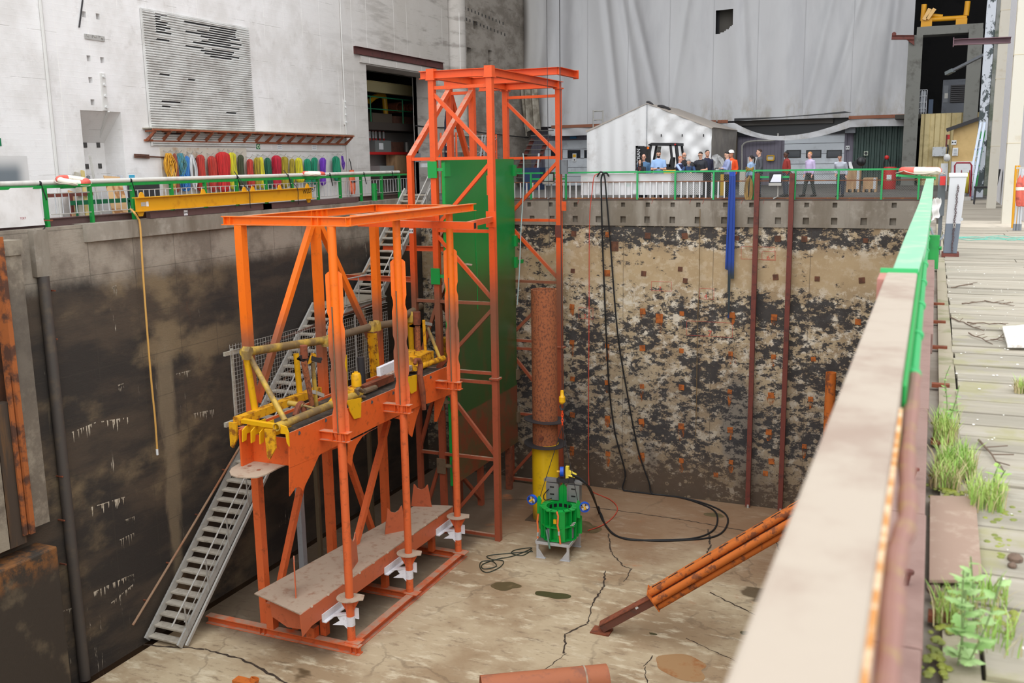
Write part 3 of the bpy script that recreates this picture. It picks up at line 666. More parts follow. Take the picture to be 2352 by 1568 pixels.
# upper girder
XG = -13.86
def plate(pix, X=XG, t=.03): return lambda m: m.prism([at(x, y, X=X) for x, y in pix], (t, 0, 0))
gd = b1('upper_girder', lambda m: (m.prism([at(x, y, X=XG) for x, y in ((662, 994), (1033, 838), (1033, 905), (985, 925), (965, 930), (868, 975), (735, 1042), (730, 1046), (663, 1074))], (.03, 0, 0)),
     m.box(-15.25, -15.2, 18.3, 26.6, -5.9, -4.92), m.box(-15.2, XG, 18.75, 18.79, -5.85, -5.15), m.box(-15.2, XG, 19.2, 26.6, -5.35, -5.32)), GIRDER)
b1('girder_mat', lambda m: m.box(-15.2, XG, 18.8, 26.6, -5.02, -4.99), mat('dark_mat', C(62, 56, 50), .9, 0, C(110, 92, 74), 4), gd)
[b1('girder_hole', lambda m: m.tube(at(x, y, X=XG-.002), at(x, y, X=XG+.034), .05, 14), BLACKPAINT, gd) for x, y in ((686, 994), (853, 923), (902, 902), (988, 866), (1026, 848), (747, 965))]
b1('gusset', lambda m: m.prism([at(x, y, X=XG) for x, y in ((663, 1075), (731, 1045), (716, 1080), (700, 1112), (694, 1127), (691, 1122), (684, 1117), (677, 1120), (670, 1130), (664, 1139))], (.025, 0, 0)), GIRDER)
arc = [(845, 992), (830, 1003), (817, 1022), (809, 1045), (806, 1072)]
b1('gusset', lambda m: m.prism([at(x, y, X=XG-.05) for x, y in [(798, 1015), (868, 980)]+arc+[(797, 1062)]], (.025, 0, 0)), GIRDER)
b1('gusset', lambda m: m.prism([at(x, y, X=XG-.05) for x, y in ((905, 960), (965, 930), (955, 960), (945, 1003), (938, 996), (936, 985), (928, 970), (915, 962))], (.025, 0, 0)), GIRDER)
b1('gusset', lambda m: m.prism([at(x, y, X=XG-.3) for x, y in ((998, 893), (1033, 880), (1012, 940), (1002, 968), (997, 968))], (.025, 0, 0)), GIRDER)
b1('lower_web', lambda m: m.prism([at(x, y, X=XG-.6) for x, y in ((734, 1012), (778, 1020), (776, 1028), (737, 1040))], (.02, 0, 0)), GIRDER)
for i, (x, y) in enumerate(((765, 1000), (907, 936), (1022, 883))):
    yy_ = YCOL[i]-.02; zc = at(x, y, Y=yy_).z
    ib('stub_beam', (XG+.03, yy_, zc), (-12.98, yy_, zc), .22, .24, stiff=(.45, .6, .75, .9), m=GIRDER)
ib('stub_beam', at(556, 988, X=-16.2)+V((-.05, 0, 0)), (-15.25, at(556, 988, X=-16.2).y, at(556, 988, X=-16.2).z), .2, .2, stiff=(.3,), m=GIRDER)
ton = [(660, 1060), (640, 1051), (600, 1043), (586, 1043), (572, 1050), (548, 1064), (532, 1074), (527, 1082), (530, 1090), (542, 1094), (565, 1096), (590, 1095), (612, 1088), (640, 1073), (662, 1064)]
b1('tongue_plate', lambda m: m.prism([at(x, y, Z=-5.85) for x, y in ton], (0, 0, -.03)), BEIGE)
b1('tongue_hole', lambda m: [m.lathe([(0, .002), (.055, .002)], at(x, y, Z=-5.85), 14) for x, y in ((573, 1070), (594, 1079))], RUST)
# lower girder with cradles
XB = -13.72
lg = b1('lower_girder', lambda m: m.prism([at(584, 1362, Z=-9.5), at(690, 1410, Z=-9.5), at(1040, 1161, Z=-9.5), at(958, 1158, Z=-9.5)], (0, 0, -.03)), BEIGE)
b1('girder_web', lambda m: (m.prism([at(x, y, X=XB) for x, y in ((690, 1412), (1041, 1163), (1040, 1200), (716, 1437), (696, 1462))], (-.03, 0, 0)), m.prism([at(x, y, Y=18.95) for x, y in ((620, 1380), (690, 1408), (694, 1445), (660, 1440), (624, 1415))], (0, .03, 0)), m.prism([at(x, y, X=-15.2) for x, y in ((640, 1360), (980, 1160), (980, 1190), (640, 1392))], (-.03, 0, 0))), GIRDER, lg)
[b1('rivet', lambda m: m.tube(at(x, y, X=XB), at(x, y, X=XB+.012), .035, 10), BEIGE, lg) for x, y in ((716, 1392), (754, 1365), (790, 1339), (826, 1315), (858, 1292), (890, 1268), (948, 1226), (976, 1206), (1003, 1188))]
def cradle(c_, w_, h, ang=0):
    w_ /= 2; prof = [(-w_*1.1, 0), (w_*1.1, 0), (w_*.75, h), (w_*.62, h-.02), (w_*.4, h-.13), (0, h-.18), (-w_*.4, h-.13), (-w_*.62, h-.02), (-w_*.75, h)]
    c_ = V((c_.x, c_.y, -9.5)); u = V((cos(ang), sin(ang), 0)); b1('cradle_plate', lambda m: m.prism([c_+u*a+Z3*b for a, b in prof], V((-sin(ang), cos(ang), 0))*.03), GIRDER, lg)
cradle(at(681, 1362, Z=-9.5), .55, .95, 2.2); cradle(at(815, 1300, Z=-9.5), .6, .9, 1.85); cradle(at(909, 1222, Z=-9.5), .62, .8, .9); cradle(at(968, 1163, Z=-9.5), .62, .75, .25)
for x0 in (-15.0, -14.1):
    for y in (19.8, 22.9, 25.8): b1('girder_leg', lambda m: m.box(x0-.09, x0+.09, y-.09, y+.09, FL+.2, -9.85))
# white coated brackets at the column feet
for y in YCOL:
    z_ = -9.98
    def f(m):
        m.obox((XB+.015, y-.05, z_), (.012, 0, 0), (0, .55, 0), (0, 0, .1)); m.obox((XB+.07, y-.05, z_-.1), (.06, 0, 0), (0, .55, 0), (0, 0, .012))
        m.prism([(XB+.08, y-.12, z_-.08), (XB+.08, y-.34, z_-.08), (XC-.06, y-.08, z_-.08), (XC-.06, y+.05, z_-.08)], (0, 0, .03))
        m.prism([(XC-.05, y-.06, z_-.06), (XC-.30, y-.18, z_-.10), (XC-.20, y-.2, z_-.2), (XC-.36, y-.3, z_-.3), (XC-.1, y-.18, z_-.32), (XC-.05, y-.1, z_-.45)], (.01, .02, 0))
        m.tube((XC, y, z_-.38), (XC, y, z_-.12), .118, 20); m.obox((XC+.12, y+.06, z_-.05), (.1, 0, 0), (0, .012, 0), (0, 0, .15))
    b1('white_bracket', f, WHITEDUST)
# cross tube hung from the tower towards the frame
# ------------------------------------------------------------------ yellow clamp machine on the girder
ym = thing('pipe_clamp_machine', 'yellow and rusty tubular clamp machine lying along the top of the orange girder', 'machine', (-14.8, 22.5, -4.9))
def y1(name, fn, m=YELLOW_RUST, par=ym):
    mb = MB(); fn(mb); return mb.build(name, m, par)
XM = -15.55; pt = lambda x, y, X=XM: at(x, y, X=X)
y1('top_pipe', lambda m: m.path(catm([pt(558, 809), pt(640, 797), pt(745, 781)], 5), .11, 14), YPIPE)
y1('top_pipe', lambda m: m.path(catm([pt(745, 781), pt(850, 751), pt(905, 741), pt(930, 725), pt(967, 703)], 6), .115, 14), SILT)
y1('end_plate', lambda m: m.prism([pt(555, 826), pt(559, 823), pt(566, 806), pt(564, 797), pt(558, 795), pt(554, 806)], (.22, 0, 0)), YPIPE)
def lug(x, y, s_=1): y1('pipe_lug', lambda m: m.prism([pt(x-3*s_, y+12), pt(x+5*s_, y+9), pt(x+4*s_, y-8), pt(x, y-13), pt(x-2*s_, y-4)], (.2, 0, 0)), YPIPE)
lug(741, 784); lug(750, 782); lug(848, 750); lug(858, 748); lug(938, 728)
for a, b, r in (((566, 818), (587, 952), .085), ((680, 812), (691, 930), .08), ((792, 815), (797, 940), .06), ((942, 740), (947, 832), .09)):
    y1('upright_tube', lambda m: m.tube(pt(*a), pt(*b), r, 14), YELLOW)
def perf(m):
    for dx in (0, .26): m.bar(pt(846, 765)+V((dx, 0, 0)), pt(858, 915)+V((dx, 0, 0)), .12, .02, up=(1, 0, 0))
    m.bar(pt(846, 765)+V((.13, .05, 0)), pt(858, 915)+V((.13, .05, 0)), .26, .03, up=(0, 1, 0))
y1('perforated_upright', perf, YELLOW_RUST)
y1('upright_hole', lambda m: [m.tube(lerp(pt(846, 770), pt(858, 910), t/9+.04)+V((dx+.02, -.075, 0)), lerp(pt(846, 770), pt(858, 910), t/9+.04)+V((dx+.02, -.062, 0)), .018, 8) for t in range(9) for dx in (0, .24)], RUST)
y1('brace_tube', lambda m: m.tube(pt(573, 818), at(655, 966, X=-14.05), .07, 12), YPIPE)
y1('brace_tube', lambda m: m.tube(at(775, 900, X=-15), at(757, 925, X=-14.4), .05, 12), YELLOW)
zr = -4.74
y1('lower_rail', lambda m: m.tube((-14.08, 18.25, zr), (-14.08, 22.0, zr), .1, 14, inner=.08), YPIPE)
y1('lower_rail', lambda m: m.tube((-14.2, 25.3, zr), (-14.1, 27.0, zr), .09, 14), YELLOW_RUST)
y1('side_beam', lambda m: m.bar((-15.45, 18.5, -4.78), (-15.45, 22.0, -4.78), .22, .2), YELLOW_RUST)
y1('side_beam', lambda m: m.bar((-14.4, 22.6, -4.8), (-14.4, 24.2, -4.8), .2, .2), RUST); y1('coated_beam', lambda m: m.bar((-14.45, 24.0, -4.75), (-14.45, 25.4, -4.75), .2, .16), mat('crusted_beam', C(186, 170, 158), .9, 0, C(128, 96, 78), 12, .45, .6, .8, .4, 40))
y1('end_beam', lambda m: m.bar((-15.4, 18.6, -4.78), (-14.1, 18.35, -4.74), .13, .1), YELLOW)
for i in range(4):
    y1('comb_plate', lambda m: m.prism([(-15.15+i*.26, 18.45, -4.86), (-15.15+i*.26, 18.3, -4.93), (-15.15+i*.26, 18.28, -5.22), (-15.15+i*.26, 18.42, -5.2), (-15.15+i*.26, 18.45, -5.05), (-15.15+i*.26, 19.2, -5.05), (-15.15+i*.26, 19.2, -4.86)], (.03, 0, 0)), YELLOW)
y1('hook_plate', lambda m: m.prism([(-14.0, 18.3, -4.68), (-13.83, 18.3, -4.72), (-13.78, 18.3, -4.85), (-13.78, 18.3, -5.2), (-13.84, 18.3, -5.1), (-13.86, 18.3, -4.9), (-14.0, 18.3, -4.9)], (0, .04, 0)), YELLOW)
y1('hook_plate', lambda m: m.prism([(-14.4, 18.2, -4.8), (-14.1, 18.2, -4.8), (-14.1, 18.2, -5.25), (-14.3, 18.2, -5.55), (-14.36, 18.2, -5.5)], (0, .05, 0)), YELLOW_RUST)
y1('hook_plate', lambda m: m.prism([(-15.62, 18.4, -4.8), (-15.4, 18.4, -4.8), (-15.4, 18.4, -5.2), (-15.55, 18.4, -5.45), (-15.62, 18.4, -5.4)], (0, .06, 0)), YELLOW_RUST)
# jaw set near
def jaw(dx, dy, X0):
    q = lambda x, y, X=X0: at(x+dx, y+dy, X=X)
    y1('jaw_cylinder', lambda m: m.tube(q(697, 793), q(699, 822), .1, 14), RUST); y1('jaw_plate', lambda m: m.prism([q(682, 826), q(700, 832), q(722, 828), q(705, 818), q(690, 819)], (0, 0, .04)), DARKSTEEL)
    y1('jaw_arm', lambda m: m.tube(q(698, 830), q(717, 930), .085, 8, .06), RUSTPIPE); y1('jaw_rod', lambda m: m.tube(q(718, 832), q(727, 935), .055, 10), YPIPE)
    y1('jaw_clamp', lambda m: (m.bar(q(712, 822), q(735, 828), .1, .12), m.tube(q(730, 826), q(737, 824), .05, 8)), DARKSTEEL); y1('jaw_bracket', lambda m: m.prism([q(706, 836), q(715, 810), q(722, 812), q(728, 830), q(720, 822), q(712, 832)], (.04, 0, 0)), YELLOW_RUST)
    y1('jaw_clamp', lambda m: m.bar(q(720, 900), q(741, 908), .1, .1), STEEL)
jaw(0, 0, -14.9)
y1('swing_ram', lambda m: (m.tube(at(662, 925, X=-14.9), at(697, 931, X=-14.5), .07, 12), m.tube(at(697, 931, X=-14.5), at(722, 938, X=-14.2), .035, 10)), YPIPE)
y1('swing_arm', lambda m: m.path(catm([at(678, 955, X=-14.6), at(686, 932, X=-14.6), at(694, 928, X=-14.55), at(700, 948, X=-14.5)], 5), .08, 8), RUST)
y1('motor', lambda m: m.lathe([(0, 0), (.14, 0), (.14, .28), (.11, .36), (.06, .37), (.06, .4), (0, .4)], at(819, 886, X=-14.35), 18), YELLOW); y1('motor_bracket', lambda m: m.box(-14.55, -14.05, at(810, 905, X=-14.2).y-.2, at(810, 905, X=-14.2).y+.25, -5.0, -4.62), YELLOW_RUST, )
y1('bracket_plate', lambda m: m.prism([at(x, y, X=-13.8) for x, y in ((793, 920), (828, 913), (827, 958), (812, 962), (803, 945), (800, 932))], (.03, 0, 0)), YELLOW)
y1('bracket_plate', lambda m: m.prism([at(x, y, X=-13.8) for x, y in ((932, 866), (956, 860), (955, 897), (943, 904), (936, 892))], (.03, 0, 0)), YELLOW)
y1('hydraulic_cylinder', lambda m: m.tube(at(828, 820, X=-15), at(832, 880, X=-15), .11, 14), DARKSTEEL)
y1('gripper', lambda m: (m.path([at(822, 905, X=-14), at(818, 895, X=-14), at(824, 893, X=-14), at(832, 898, X=-14)], .06, 8), m.path([at(838, 912, X=-14), at(828, 910, X=-14)], .05, 8), m.tube(at(835, 899, X=-14.0), at(862, 890, X=-14.1), .08, 10)), SILT)
y1('winch_drum', lambda m: (m.tube((-14.55, 25.7, -4.9), (-14.55, 25.7, -4.45), .2, 16), m.tube((-14.55, 25.7, -4.45), (-14.55, 25.7, -4.3), .12, 14)), YELLOW_RUST)
y1('swivel_jaw', lambda m: m.path([at(952, 836, X=-13.75), at(955, 826, X=-13.75), at(963, 826, X=-13.75), at(966, 836, X=-13.75), at(964, 860, X=-13.7), at(970, 900, X=-13.7), at(974, 940, X=-13.7)], [.05, .06, .06, .08, .09, .1, .07], 8), RUST)
y1('jaw_cylinder', lambda m: m.tube(at(957, 716, X=-14.9), at(958, 745, X=-14.9), .12, 14), RUST); y1('jaw_arm', lambda m: m.tube(at(959, 748, X=-14.9), at(961, 825, X=-14.9), .09, 8), RUSTPIPE)
y1('jaw_rod', lambda m: m.tube(at(973, 735, X=-14.7), at(979, 835, X=-14.7), .05, 10), YELLOW_RUST); y1('jaw_rod', lambda m: m.tube(at(982, 752, X=-14.7), at(1011, 824, X=-14.2), .055, 10), YPIPE)
y1('jaw_plate', lambda m: m.prism([at(940, 750, X=-15), at(965, 754, X=-15), at(980, 748, X=-15), at(962, 742, X=-15)], (0, 0, .04)), DARKSTEEL); y1('jaw_clamp', lambda m: (m.bar(at(975, 742, X=-14.8), at(989, 745, X=-14.8), .12, .1), m.bar(at(974, 806, X=-14.8), at(992, 808, X=-14.8), .12, .1)), STEEL)
y1('pump_block', lambda m: m.box(-15.3, -14.4, 26.0, 26.9, -4.9, -4.5), YELLOW_RUST); y1('valve', lambda m: m.tube(at(1000, 835, X=-14.5), at(1008, 828, X=-14.3), .07, 10), STEEL)
y1('reservoir', lambda m: m.tube(at(1024, 775, X=-14.9), at(1026, 815, X=-14.9), .16, 14), YELLOW_RUST)
mb = MB(); p = at(888, 846, X=-14.0); q = (at(907, 836, X=-14.0)-at(870, 853, X=-14.0)); mb.bar(at(869, 854, X=-14.0), at(909, 836, X=-14.0), .12, .26)
one('coated_block', mb, WHITEDUST, 'white coated flat bar fixed on edge above the orange girder', 'bar', bevel=.01)
# ------------------------------------------------------------------ wire mesh guard
mp_ = thing('mesh_guard', 'grey square wire mesh guard panel behind the yellow clamp machine', 'mesh panel', (-16.3, 23, -5.1)); XS = -16.3
mb = MB(); y0, y1_ = 19.45, 27.3
zt_ = lambda y: -3.08-.035*(y-19.4)
k = int((y1_-y0)/.112)
for i in range(k+1):
    y = y0+i*.112; mb.bar((XS, y, -5.15), (XS, y, zt_(y)), .008, .008)
for j in range(19):
    z_ = -5.15+j*.112; mb.bar((XS+.006, y0, z_), (XS+.006, y1_, z_), .008, .008)
mb.build('wire_grid', STEEL, mp_)
mb = MB(); mb.bar((XS-.03, 19.25, -3.3), (XS-.03, 19.9, -3.3), .06, .1); mb.build('timber_rail', WOODGREY, mp_)
mb = MB(); mb.bar((XS-.03, 19.1, -5.12), (XS-.03, 20.2, -5.12), .08, .12); mb.build('timber_rail', WOODGREY, mp_)
mb = MB(); mb.bar((XS-.03, 19.55, -5.1), (XS-.03, 19.55, -3.2), .05, .07); mb.build('timber_post', WOODGREY, mp_)
mb = MB(); mb.bar((XS-.03, 20.8, -3.35), (XS-.03, 27.2, -2.95), .05, .05); mb.build('timber_rail', WOODDARK, mp_)
mb = MB(); mb.bar((XS-.03, 22.4, -5.1), (XS-.03, 22.4, -3.4), .04, .04); mb.bar((XS-.03, 25.4, -5.1), (XS-.03, 25.4, -3.2), .04, .04); mb.build('mesh_stay', STEEL, mp_)

# ------------------------------------------------------------------ staircase on the left wall
st = thing('staircase', 'long galvanised steel staircase with open treads along the left dock wall', 'stairs', (-18, 22, FL))
X0s, X1s = -18.52, -17.42; rise, run = .2165, .2315; ns = 36; Y0s = 18.05
S = lambda i: (Y0s+i*run, FL+.05+i*rise)
mb = MB(); mb.box(X0s+.03, X1s-.03, -.0, .2, -.035, 0); mb.box(X0s+.03, X1s-.03, -.0, .015, -.05, .0)
tr0 = MB(); tr0.box(X0s+.03, X1s-.03, -.02, .25, -.03, 0); tr0.box(X0s+.03, X1s-.03, 0, .012, -.06, -.03)
tr = tr0.build('tread', TREAD, None, o=(0, 0, 0)); tr.parent = st; tr.location = V((0, S(0)[0], S(0)[1]+.1))-ORI[st.name]
for i in range(1, ns): t2 = tr.copy(); COL.objects.link(t2); t2.location = V((0, S(i)[0], S(i)[1]+.1))-ORI[st.name]
def string(m, X, p0, p1, h=.2): m.bar((X, *p0), (X, *p1), .06, h, up=(0, 0, 1))
pe = S(ns)
for X in (X0s, X1s):
    mb = MB(); string(mb, X, (Y0s-.05, FL+.08), (pe[0], pe[1]+.06)); mb.build('stringer', STEEL, st)
mb = MB(); string(mb, X1s+.1, (Y0s+.1, FL+.05), (pe[0]+.1, pe[1]-.0), .08); mb.build('stringer_flange', STEEL, st)
LZ = pe[1]+.02; LY = pe[0]
mb = MB(); mb.box(X0s, X1s+.1, LY-.1, LY+2.6, LZ-.06, LZ+.05); mb.build('landing', mat('landing_plate', C(150, 142, 126), .7, .1, C(110, 100, 88), 3), st)
mb = MB(); mb.chan((X1s+.1, LY-.1, LZ-.1), (X1s+.1, LY+2.6, LZ-.1), .08, .22); mb.bar((X0s, LY+.4, LZ-.9), (X1s, LY+.4, LZ-.1), .05, .05); mb.build('landing_frame', STEEL, st)
U0 = (LY+2.5, LZ+.05); nu_ = 16; ur, un = .215, .24
for i in range(nu_): t2 = tr.copy(); COL.objects.link(t2); t2.location = V((0, U0[0]+i*un, U0[1]+i*ur+.12))-ORI[st.name]
ue = (U0[0]+nu_*un, U0[1]+nu_*ur)
for X in (X0s, X1s):
    mb = MB(); string(mb, X, (U0[0]-.2, U0[1]-.12), (ue[0], ue[1]+.06)); mb.build('stringer', STEEL, st)
hr = .78
def hand(m, X, pts, r=.022): m.path([(X, a, b) for a, b in pts], r, 8)
XH = X1s
for dz, r in ((hr, .024), (hr*.45, .014)):
    mb = MB(); hand(mb, XH, [(Y0s-.25 if dz == hr else Y0s+.2, FL+.1+dz-.15 if dz == hr else FL+.3+dz), (pe[0], pe[1]+dz+.1)], r); mb.build('handrail', STEEL, st)
    mb = MB(); hand(mb, XH+.08, [(LY+.1, LZ+dz+.1), (LY+2.0, LZ+dz+.1), (U0[0], U0[1]+dz), (ue[0], ue[1]+dz+.1)], r); mb.build('handrail', STEEL, st)
for i in range(1, ns, 4):
    y, z = S(i); mb = MB(); mb.bar((XH+.04, y, z), (XH+.02, y, z+hr+.08), .03, .03); mb.build('baluster', STEEL, st)
for i in range(0, 4): y = LY+.1+i*.8; mb = MB(); mb.bar((XH+.08, y, LZ), (XH+.08, y, LZ+hr+.1), .03, .03); mb.build('baluster', STEEL, st)
for i in range(2, nu_, 4): y, z = U0[0]+i*un, U0[1]+i*ur; mb = MB(); mb.bar((XH+.06, y, z), (XH+.06, y, z+hr+.05), .03, .03); mb.build('baluster', STEEL, st)
mb = MB(); mb.path([at(x, y, X=XL+.16) for x, y in ((305, 1435), (430, 1228), (560, 1010), (738, 744), (788, 650), (800, 632), (835, 627), (844, 613), (899, 521), (930, 470))], .032, 8)
wh = one('wall_handrail', mb, mat('rusty_handrail', C(160, 130, 104), .7, .1, C(150, 84, 44), .8, .45, .6, .8), 'thin rusty handrail sloping along the left dock wall beside the staircase', 'handrail')
for x, y in ((340, 1377), (392, 1291), (458, 1180), (520, 1077)):
    mb = MB(); p = at(x, y, X=XL+.16); mb.bar(p+V((-.17, 0, -.03)), p+V((0, 0, -.03)), .03, .03); mb.build('rail_bracket', RUST, wh)
mb = MB(); mb.chan((-17.3, 23.35, FL), (-17.3, 23.35, -6.25), .18, .2, up=(0, 1, 0)); mb.box(-17.42, -17.18, 23.23, 23.47, FL, FL+.02)
one('support_post', mb, ALU, 'bright galvanised channel post carrying the staircase beside the wooden post', 'post')
mb = MB(); mb.bar((-17.1, 24.0, FL), (-17.1, 24.0, -5.7), .13, .12, up=(0, 1, 0)); one('wooden_post', mb, mat('post_wood', C(98, 82, 60), .85, 0, C(150, 140, 120), 3, .55, .7, .7, .3, 12, (1, 1, .1)), 'weathered timber post under the staircase behind the galvanised post', 'post')
mb = MB(); mb.bar((-17.15, 27.2, FL), (-17.15, 27.2, LZ-.2), .12, .12, up=(0, 1, 0)); one('wooden_post', mb, bpy.data.materials['post_wood'], 'weathered timber post standing under the stair landing', 'post')
# survey target stickers
TGT = mat('target_black', C(20, 20, 22), .6)
def target(p, u, w_, s_, par, nrm):
    mb = MB(); mb.obox(p, V(u)*s_, V(w_)*s_, V(nrm)*.003); o = mb.build('survey_target', WHITE, par)
    mb = MB(); q = V(p)+V(nrm)*.005; mb.add([q, q+V(u)*s_*.8+V(w_)*s_*.45, q+V(u)*s_*.8-V(w_)*s_*.45, q-V(u)*s_*.8+V(w_)*s_*.45, q-V(u)*s_*.8-V(w_)*s_*.45], [(0, 1, 2), (0, 3, 4)]); mb.build('target_mark', TGT, o)
# ------------------------------------------------------------------ orange tower
tw = thing('steel_tower', 'tall orange braced steel tower at the far end of the dock round the green gate', 'steel tower', (-13.6, 30.7, FL))
def t1(name, fn, m=ORANGE2, par=tw):
    mb = MB(); fn(mb); return mb.build(name, m, par)
XA, XCc, XH_ = -12.65, -14.65, -15.52; YT0, YT1, YT2 = 27.8, 30.7, 33.55; ZT = 4.0
leg = lambda x, y, z1, w_=.19: t1('leg', lambda m: m.box(x-w_/2, x+w_/2, y-w_/2, y+w_/2, FL, z1))
la = leg(XA, YT0, ZT); leg(XCc, YT0, ZT); leg(XA+.08, YT2, ZT); leg(XCc, YT2, ZT); lh = leg(XH_, YT0, 1.65, .17); leg(XH_, YT1, ZT); leg(XCc, YT1, ZT)
ZR = [1.54, -.73, -3.03, -5.31, -8.2, -10.85]
rl = lambda a, b, w_=.1: t1('rail', lambda m: m.bar(a, b, w_, w_))
bc = lambda a, b, w_=.11: t1('brace', lambda m: m.bar(a, b, w_, w_))
for y in (YT0, YT2):
    x1 = XA+(.08 if y == YT2 else 0)
    for z_ in [3.72]+ZR: rl((XCc, y, z_), (x1, y, z_))
    rl((XCc, y, -5.62), (x1, y, -5.62))
    zz = [3.7]+ZR
    for i in range(6):
        a, b = ((XCc, y, zz[i]-.12), (x1, y, zz[i+1]+.1)) if i % 2 == 0 else ((x1, y, zz[i]-.12), (XCc, y, zz[i+1]+.1))
        if i == 4: a, b = (XCc, y, -5.75), (x1, y, ZR[4]+.1)
        bc(a, b)
for x in (XH_,):
    rl((x, YT0, ZR[0]), (XCc, YT0, ZR[0])); 
    for z_ in ZR[2:]: rl((x, YT0, z_), (XCc, YT0, z_)); 
bc((XH_, YT0, 1.6), (XH_, YT1, 3.85), .16); bc((XCc, YT0, 1.6), (XCc, YT1, 3.8), .16); bc((XH_, YT1, 3.85), (XH_+.1, 33.0, -.4), .16)
rl((XH_, YT1, 3.75), (XCc, YT1, 3.75)); bc((XCc, YT1, -.6), (XCc, YT0, -3.0), .13); bc((XCc, YT1, 1.3), (XCc, YT0, -1.2), .13)
for z0, z1 in ((-3.0, -5.3), (-5.4, -8.1), (-8.2, -10.8)): bc((XCc, YT0, z0), (XCc, YT1, z1)); bc((XH_, YT0, z1), (XCc, YT0, z0))
t1('wall_tie', lambda m: m.ibeam((-18.4, YT0, -2.35), (XH_, YT0, -2.35), .14, .18)); t1('wall_tie', lambda m: m.ibeam((-18.4, YT1, -1.6), (XCc, YT1, -1.6), .14, .18))
# deck beams and caps
zd = ZT+.12
t1('deck_beam', lambda m: m.ibeam((-15.05, YT0, zd), (XA+.1, YT0, zd), .2, .24)); t1('deck_beam', lambda m: m.ibeam((XA, YT0, zd), (XA, 34.05, zd), .2, .24))
t1('deck_beam', lambda m: m.ibeam((XCc, YT0, zd), (XCc, 33.8, zd), .2, .24)); t1('deck_beam', lambda m: m.ibeam((-15.7, YT1, zd-.0), (XA, YT1, zd), .2, .24)); t1('deck_beam', lambda m: m.ibeam((-15.7, YT2, zd), (XA+.1, YT2, zd), .2, .24))
cp = at(1283, 164, Z=zd+.22)
t1('upper_beam', lambda m: m.chan((-14.9, cp.y, zd+.24), (cp.x, cp.y, zd+.24), .16, .24)); t1('upper_beam', lambda m: m.chan((cp.x, cp.y, zd+.24), (cp.x+.0, cp.y+1.7, zd+.24), .16, .24)); 
t1('upper_beam_end', lambda m: m.obox((cp.x, cp.y+1.72, zd+.24), (.1, 0, 0), (0, .012, 0), (0, 0, .15)))
for x in (XA, XCc): t1('cap_box', lambda m: m.box(x-.13, x+.13, YT0-.14, YT0+.1, ZT-.02, ZT+.3)); 
for x, y in ((XA+.08, YT2), (XCc, YT2), (XH_, YT1), (XCc, YT1), (XA, YT0), (XCc, YT0)):
    t1('cap_plate', lambda m: (m.box(x-.15, x+.15, y-.15, y+.15, ZT-.05, ZT-.01)))
for x, y, px, py in ((XA, YT0, 1297, 480),): pass
for x, y, z_, s_ in ((XA+.08, YT2, -.2, 1), (XCc, YT2, -.2, 1), (XA, YT0, .7, -1)):
    t1('lug_plate', lambda m: (m.box(x+s_*.1, x+s_*.3, y-.1, y-.06, z_-.18, z_+.16) if s_ > 0 else m.box(x-.13, x-.1, y-.1, y+.0, z_-.3, z_+.3)))
t1('patch_plate', lambda m: m.box(XA-.04, XA+.2, YT2-.11, YT2-.1, -1.35, -.9), RAILBROWN)
t1('joint_plate', lambda m: m.box(XA-.16, XA+.16, YT0-.16, YT0+.16, -5.5, -5.44)); t1('joint_plate', lambda m: m.box(XA-.1, XA+.26, YT2-.14, YT2+.14, -5.5, -5.44))
t1('junction_box', lambda m: m.box(XA+.14, XA+.42, YT2-.1, YT2+.05, .95, 1.45), GREY)
# cross tube carried on two arms in front of the tower
tz = -.35; tp0 = at(1092, 518, Z=tz); yt = tp0.y
t1('carrier_tube', lambda m: (m.bar((-16.0, yt+.6, tz), (tp0.x, yt, tz), .2, .2)), ORANGE2)
t1('tube_mouth', lambda m: m.obox((tp0.x+.002, yt, tz), (.004, 0, 0), (0, .08, 0), (0, 0, .08)), BLACKPAINT)
t1('carrier_arm', lambda m: m.bar((XA, YT0, tz), (tp0.x-.4, yt+.1, tz), .12, .16)); t1('carrier_arm', lambda m: m.bar((XCc, YT0, tz), (-15.3, yt+.5, tz), .12, .16))
for x in (XA, XCc): t1('arm_flange', lambda m: m.box(x-.17, x+.17, YT0-.12, YT0-.1, tz-.25, tz+.25))
target((XH_, YT0-.09, -.75), X3, Z3, .075, lh, -Y3)
# ------------------------------------------------------------------ green gate
n = N('gate_paint'); z = n.math('ADD', n.sep()[2], n.math('MULTIPLY', n.noise(1.4, 4), .5))
c = n.mix(C(8, 132, 56), C(70, 84, 38), n.ramp(z, -1.2, -2.9)); c = n.mix(c, C(48, 84, 40), n.ramp(z, -3.4, -4.6))
c = n.mix(c, C(112, 62, 42), n.math('MULTIPLY', n.ramp(n.noise(1.2, 5, .6, (1, 1, .5)), .5, .7), n.math('MULTIPLY', n.ramp(z, -2, -4), .45)))
lo = n.mix(C(98, 80, 52), C(124, 66, 42), n.ramp(n.noise(1.5, 6, .65), .42, .58)); c = n.mix(c, lo, n.ramp(n.sep()[2], -6.98, -7.06))
M_GATE = n.done(c, .3)
gt = thing('steel_gate', 'large green steel gate plate with a rusty lower third held in the orange tower', 'gate', (-14.3, 30.8, -9.5)); XGt = -14.28
gz0 = at(1054, 1103, X=XGt).z; y0_, y1_ = at(1022, 365, X=XGt).y, at(1180, 366, X=XGt).y
mb = MB(); mb.box(XGt-.14, XGt, y0_, y1_, -9.3, 1.52); mb.build('gate_leaf', M_GATE, gt)
mb = MB(); mb.box(XGt-.1, XGt+.0, y0_-.06, y0_, -9.3, 1.4); mb.build('gate_edge_strip', mat('gate_edge_green', C(14, 152, 62), .45, 0, C(66, 84, 44), 3, .5, .7, .5), gt)
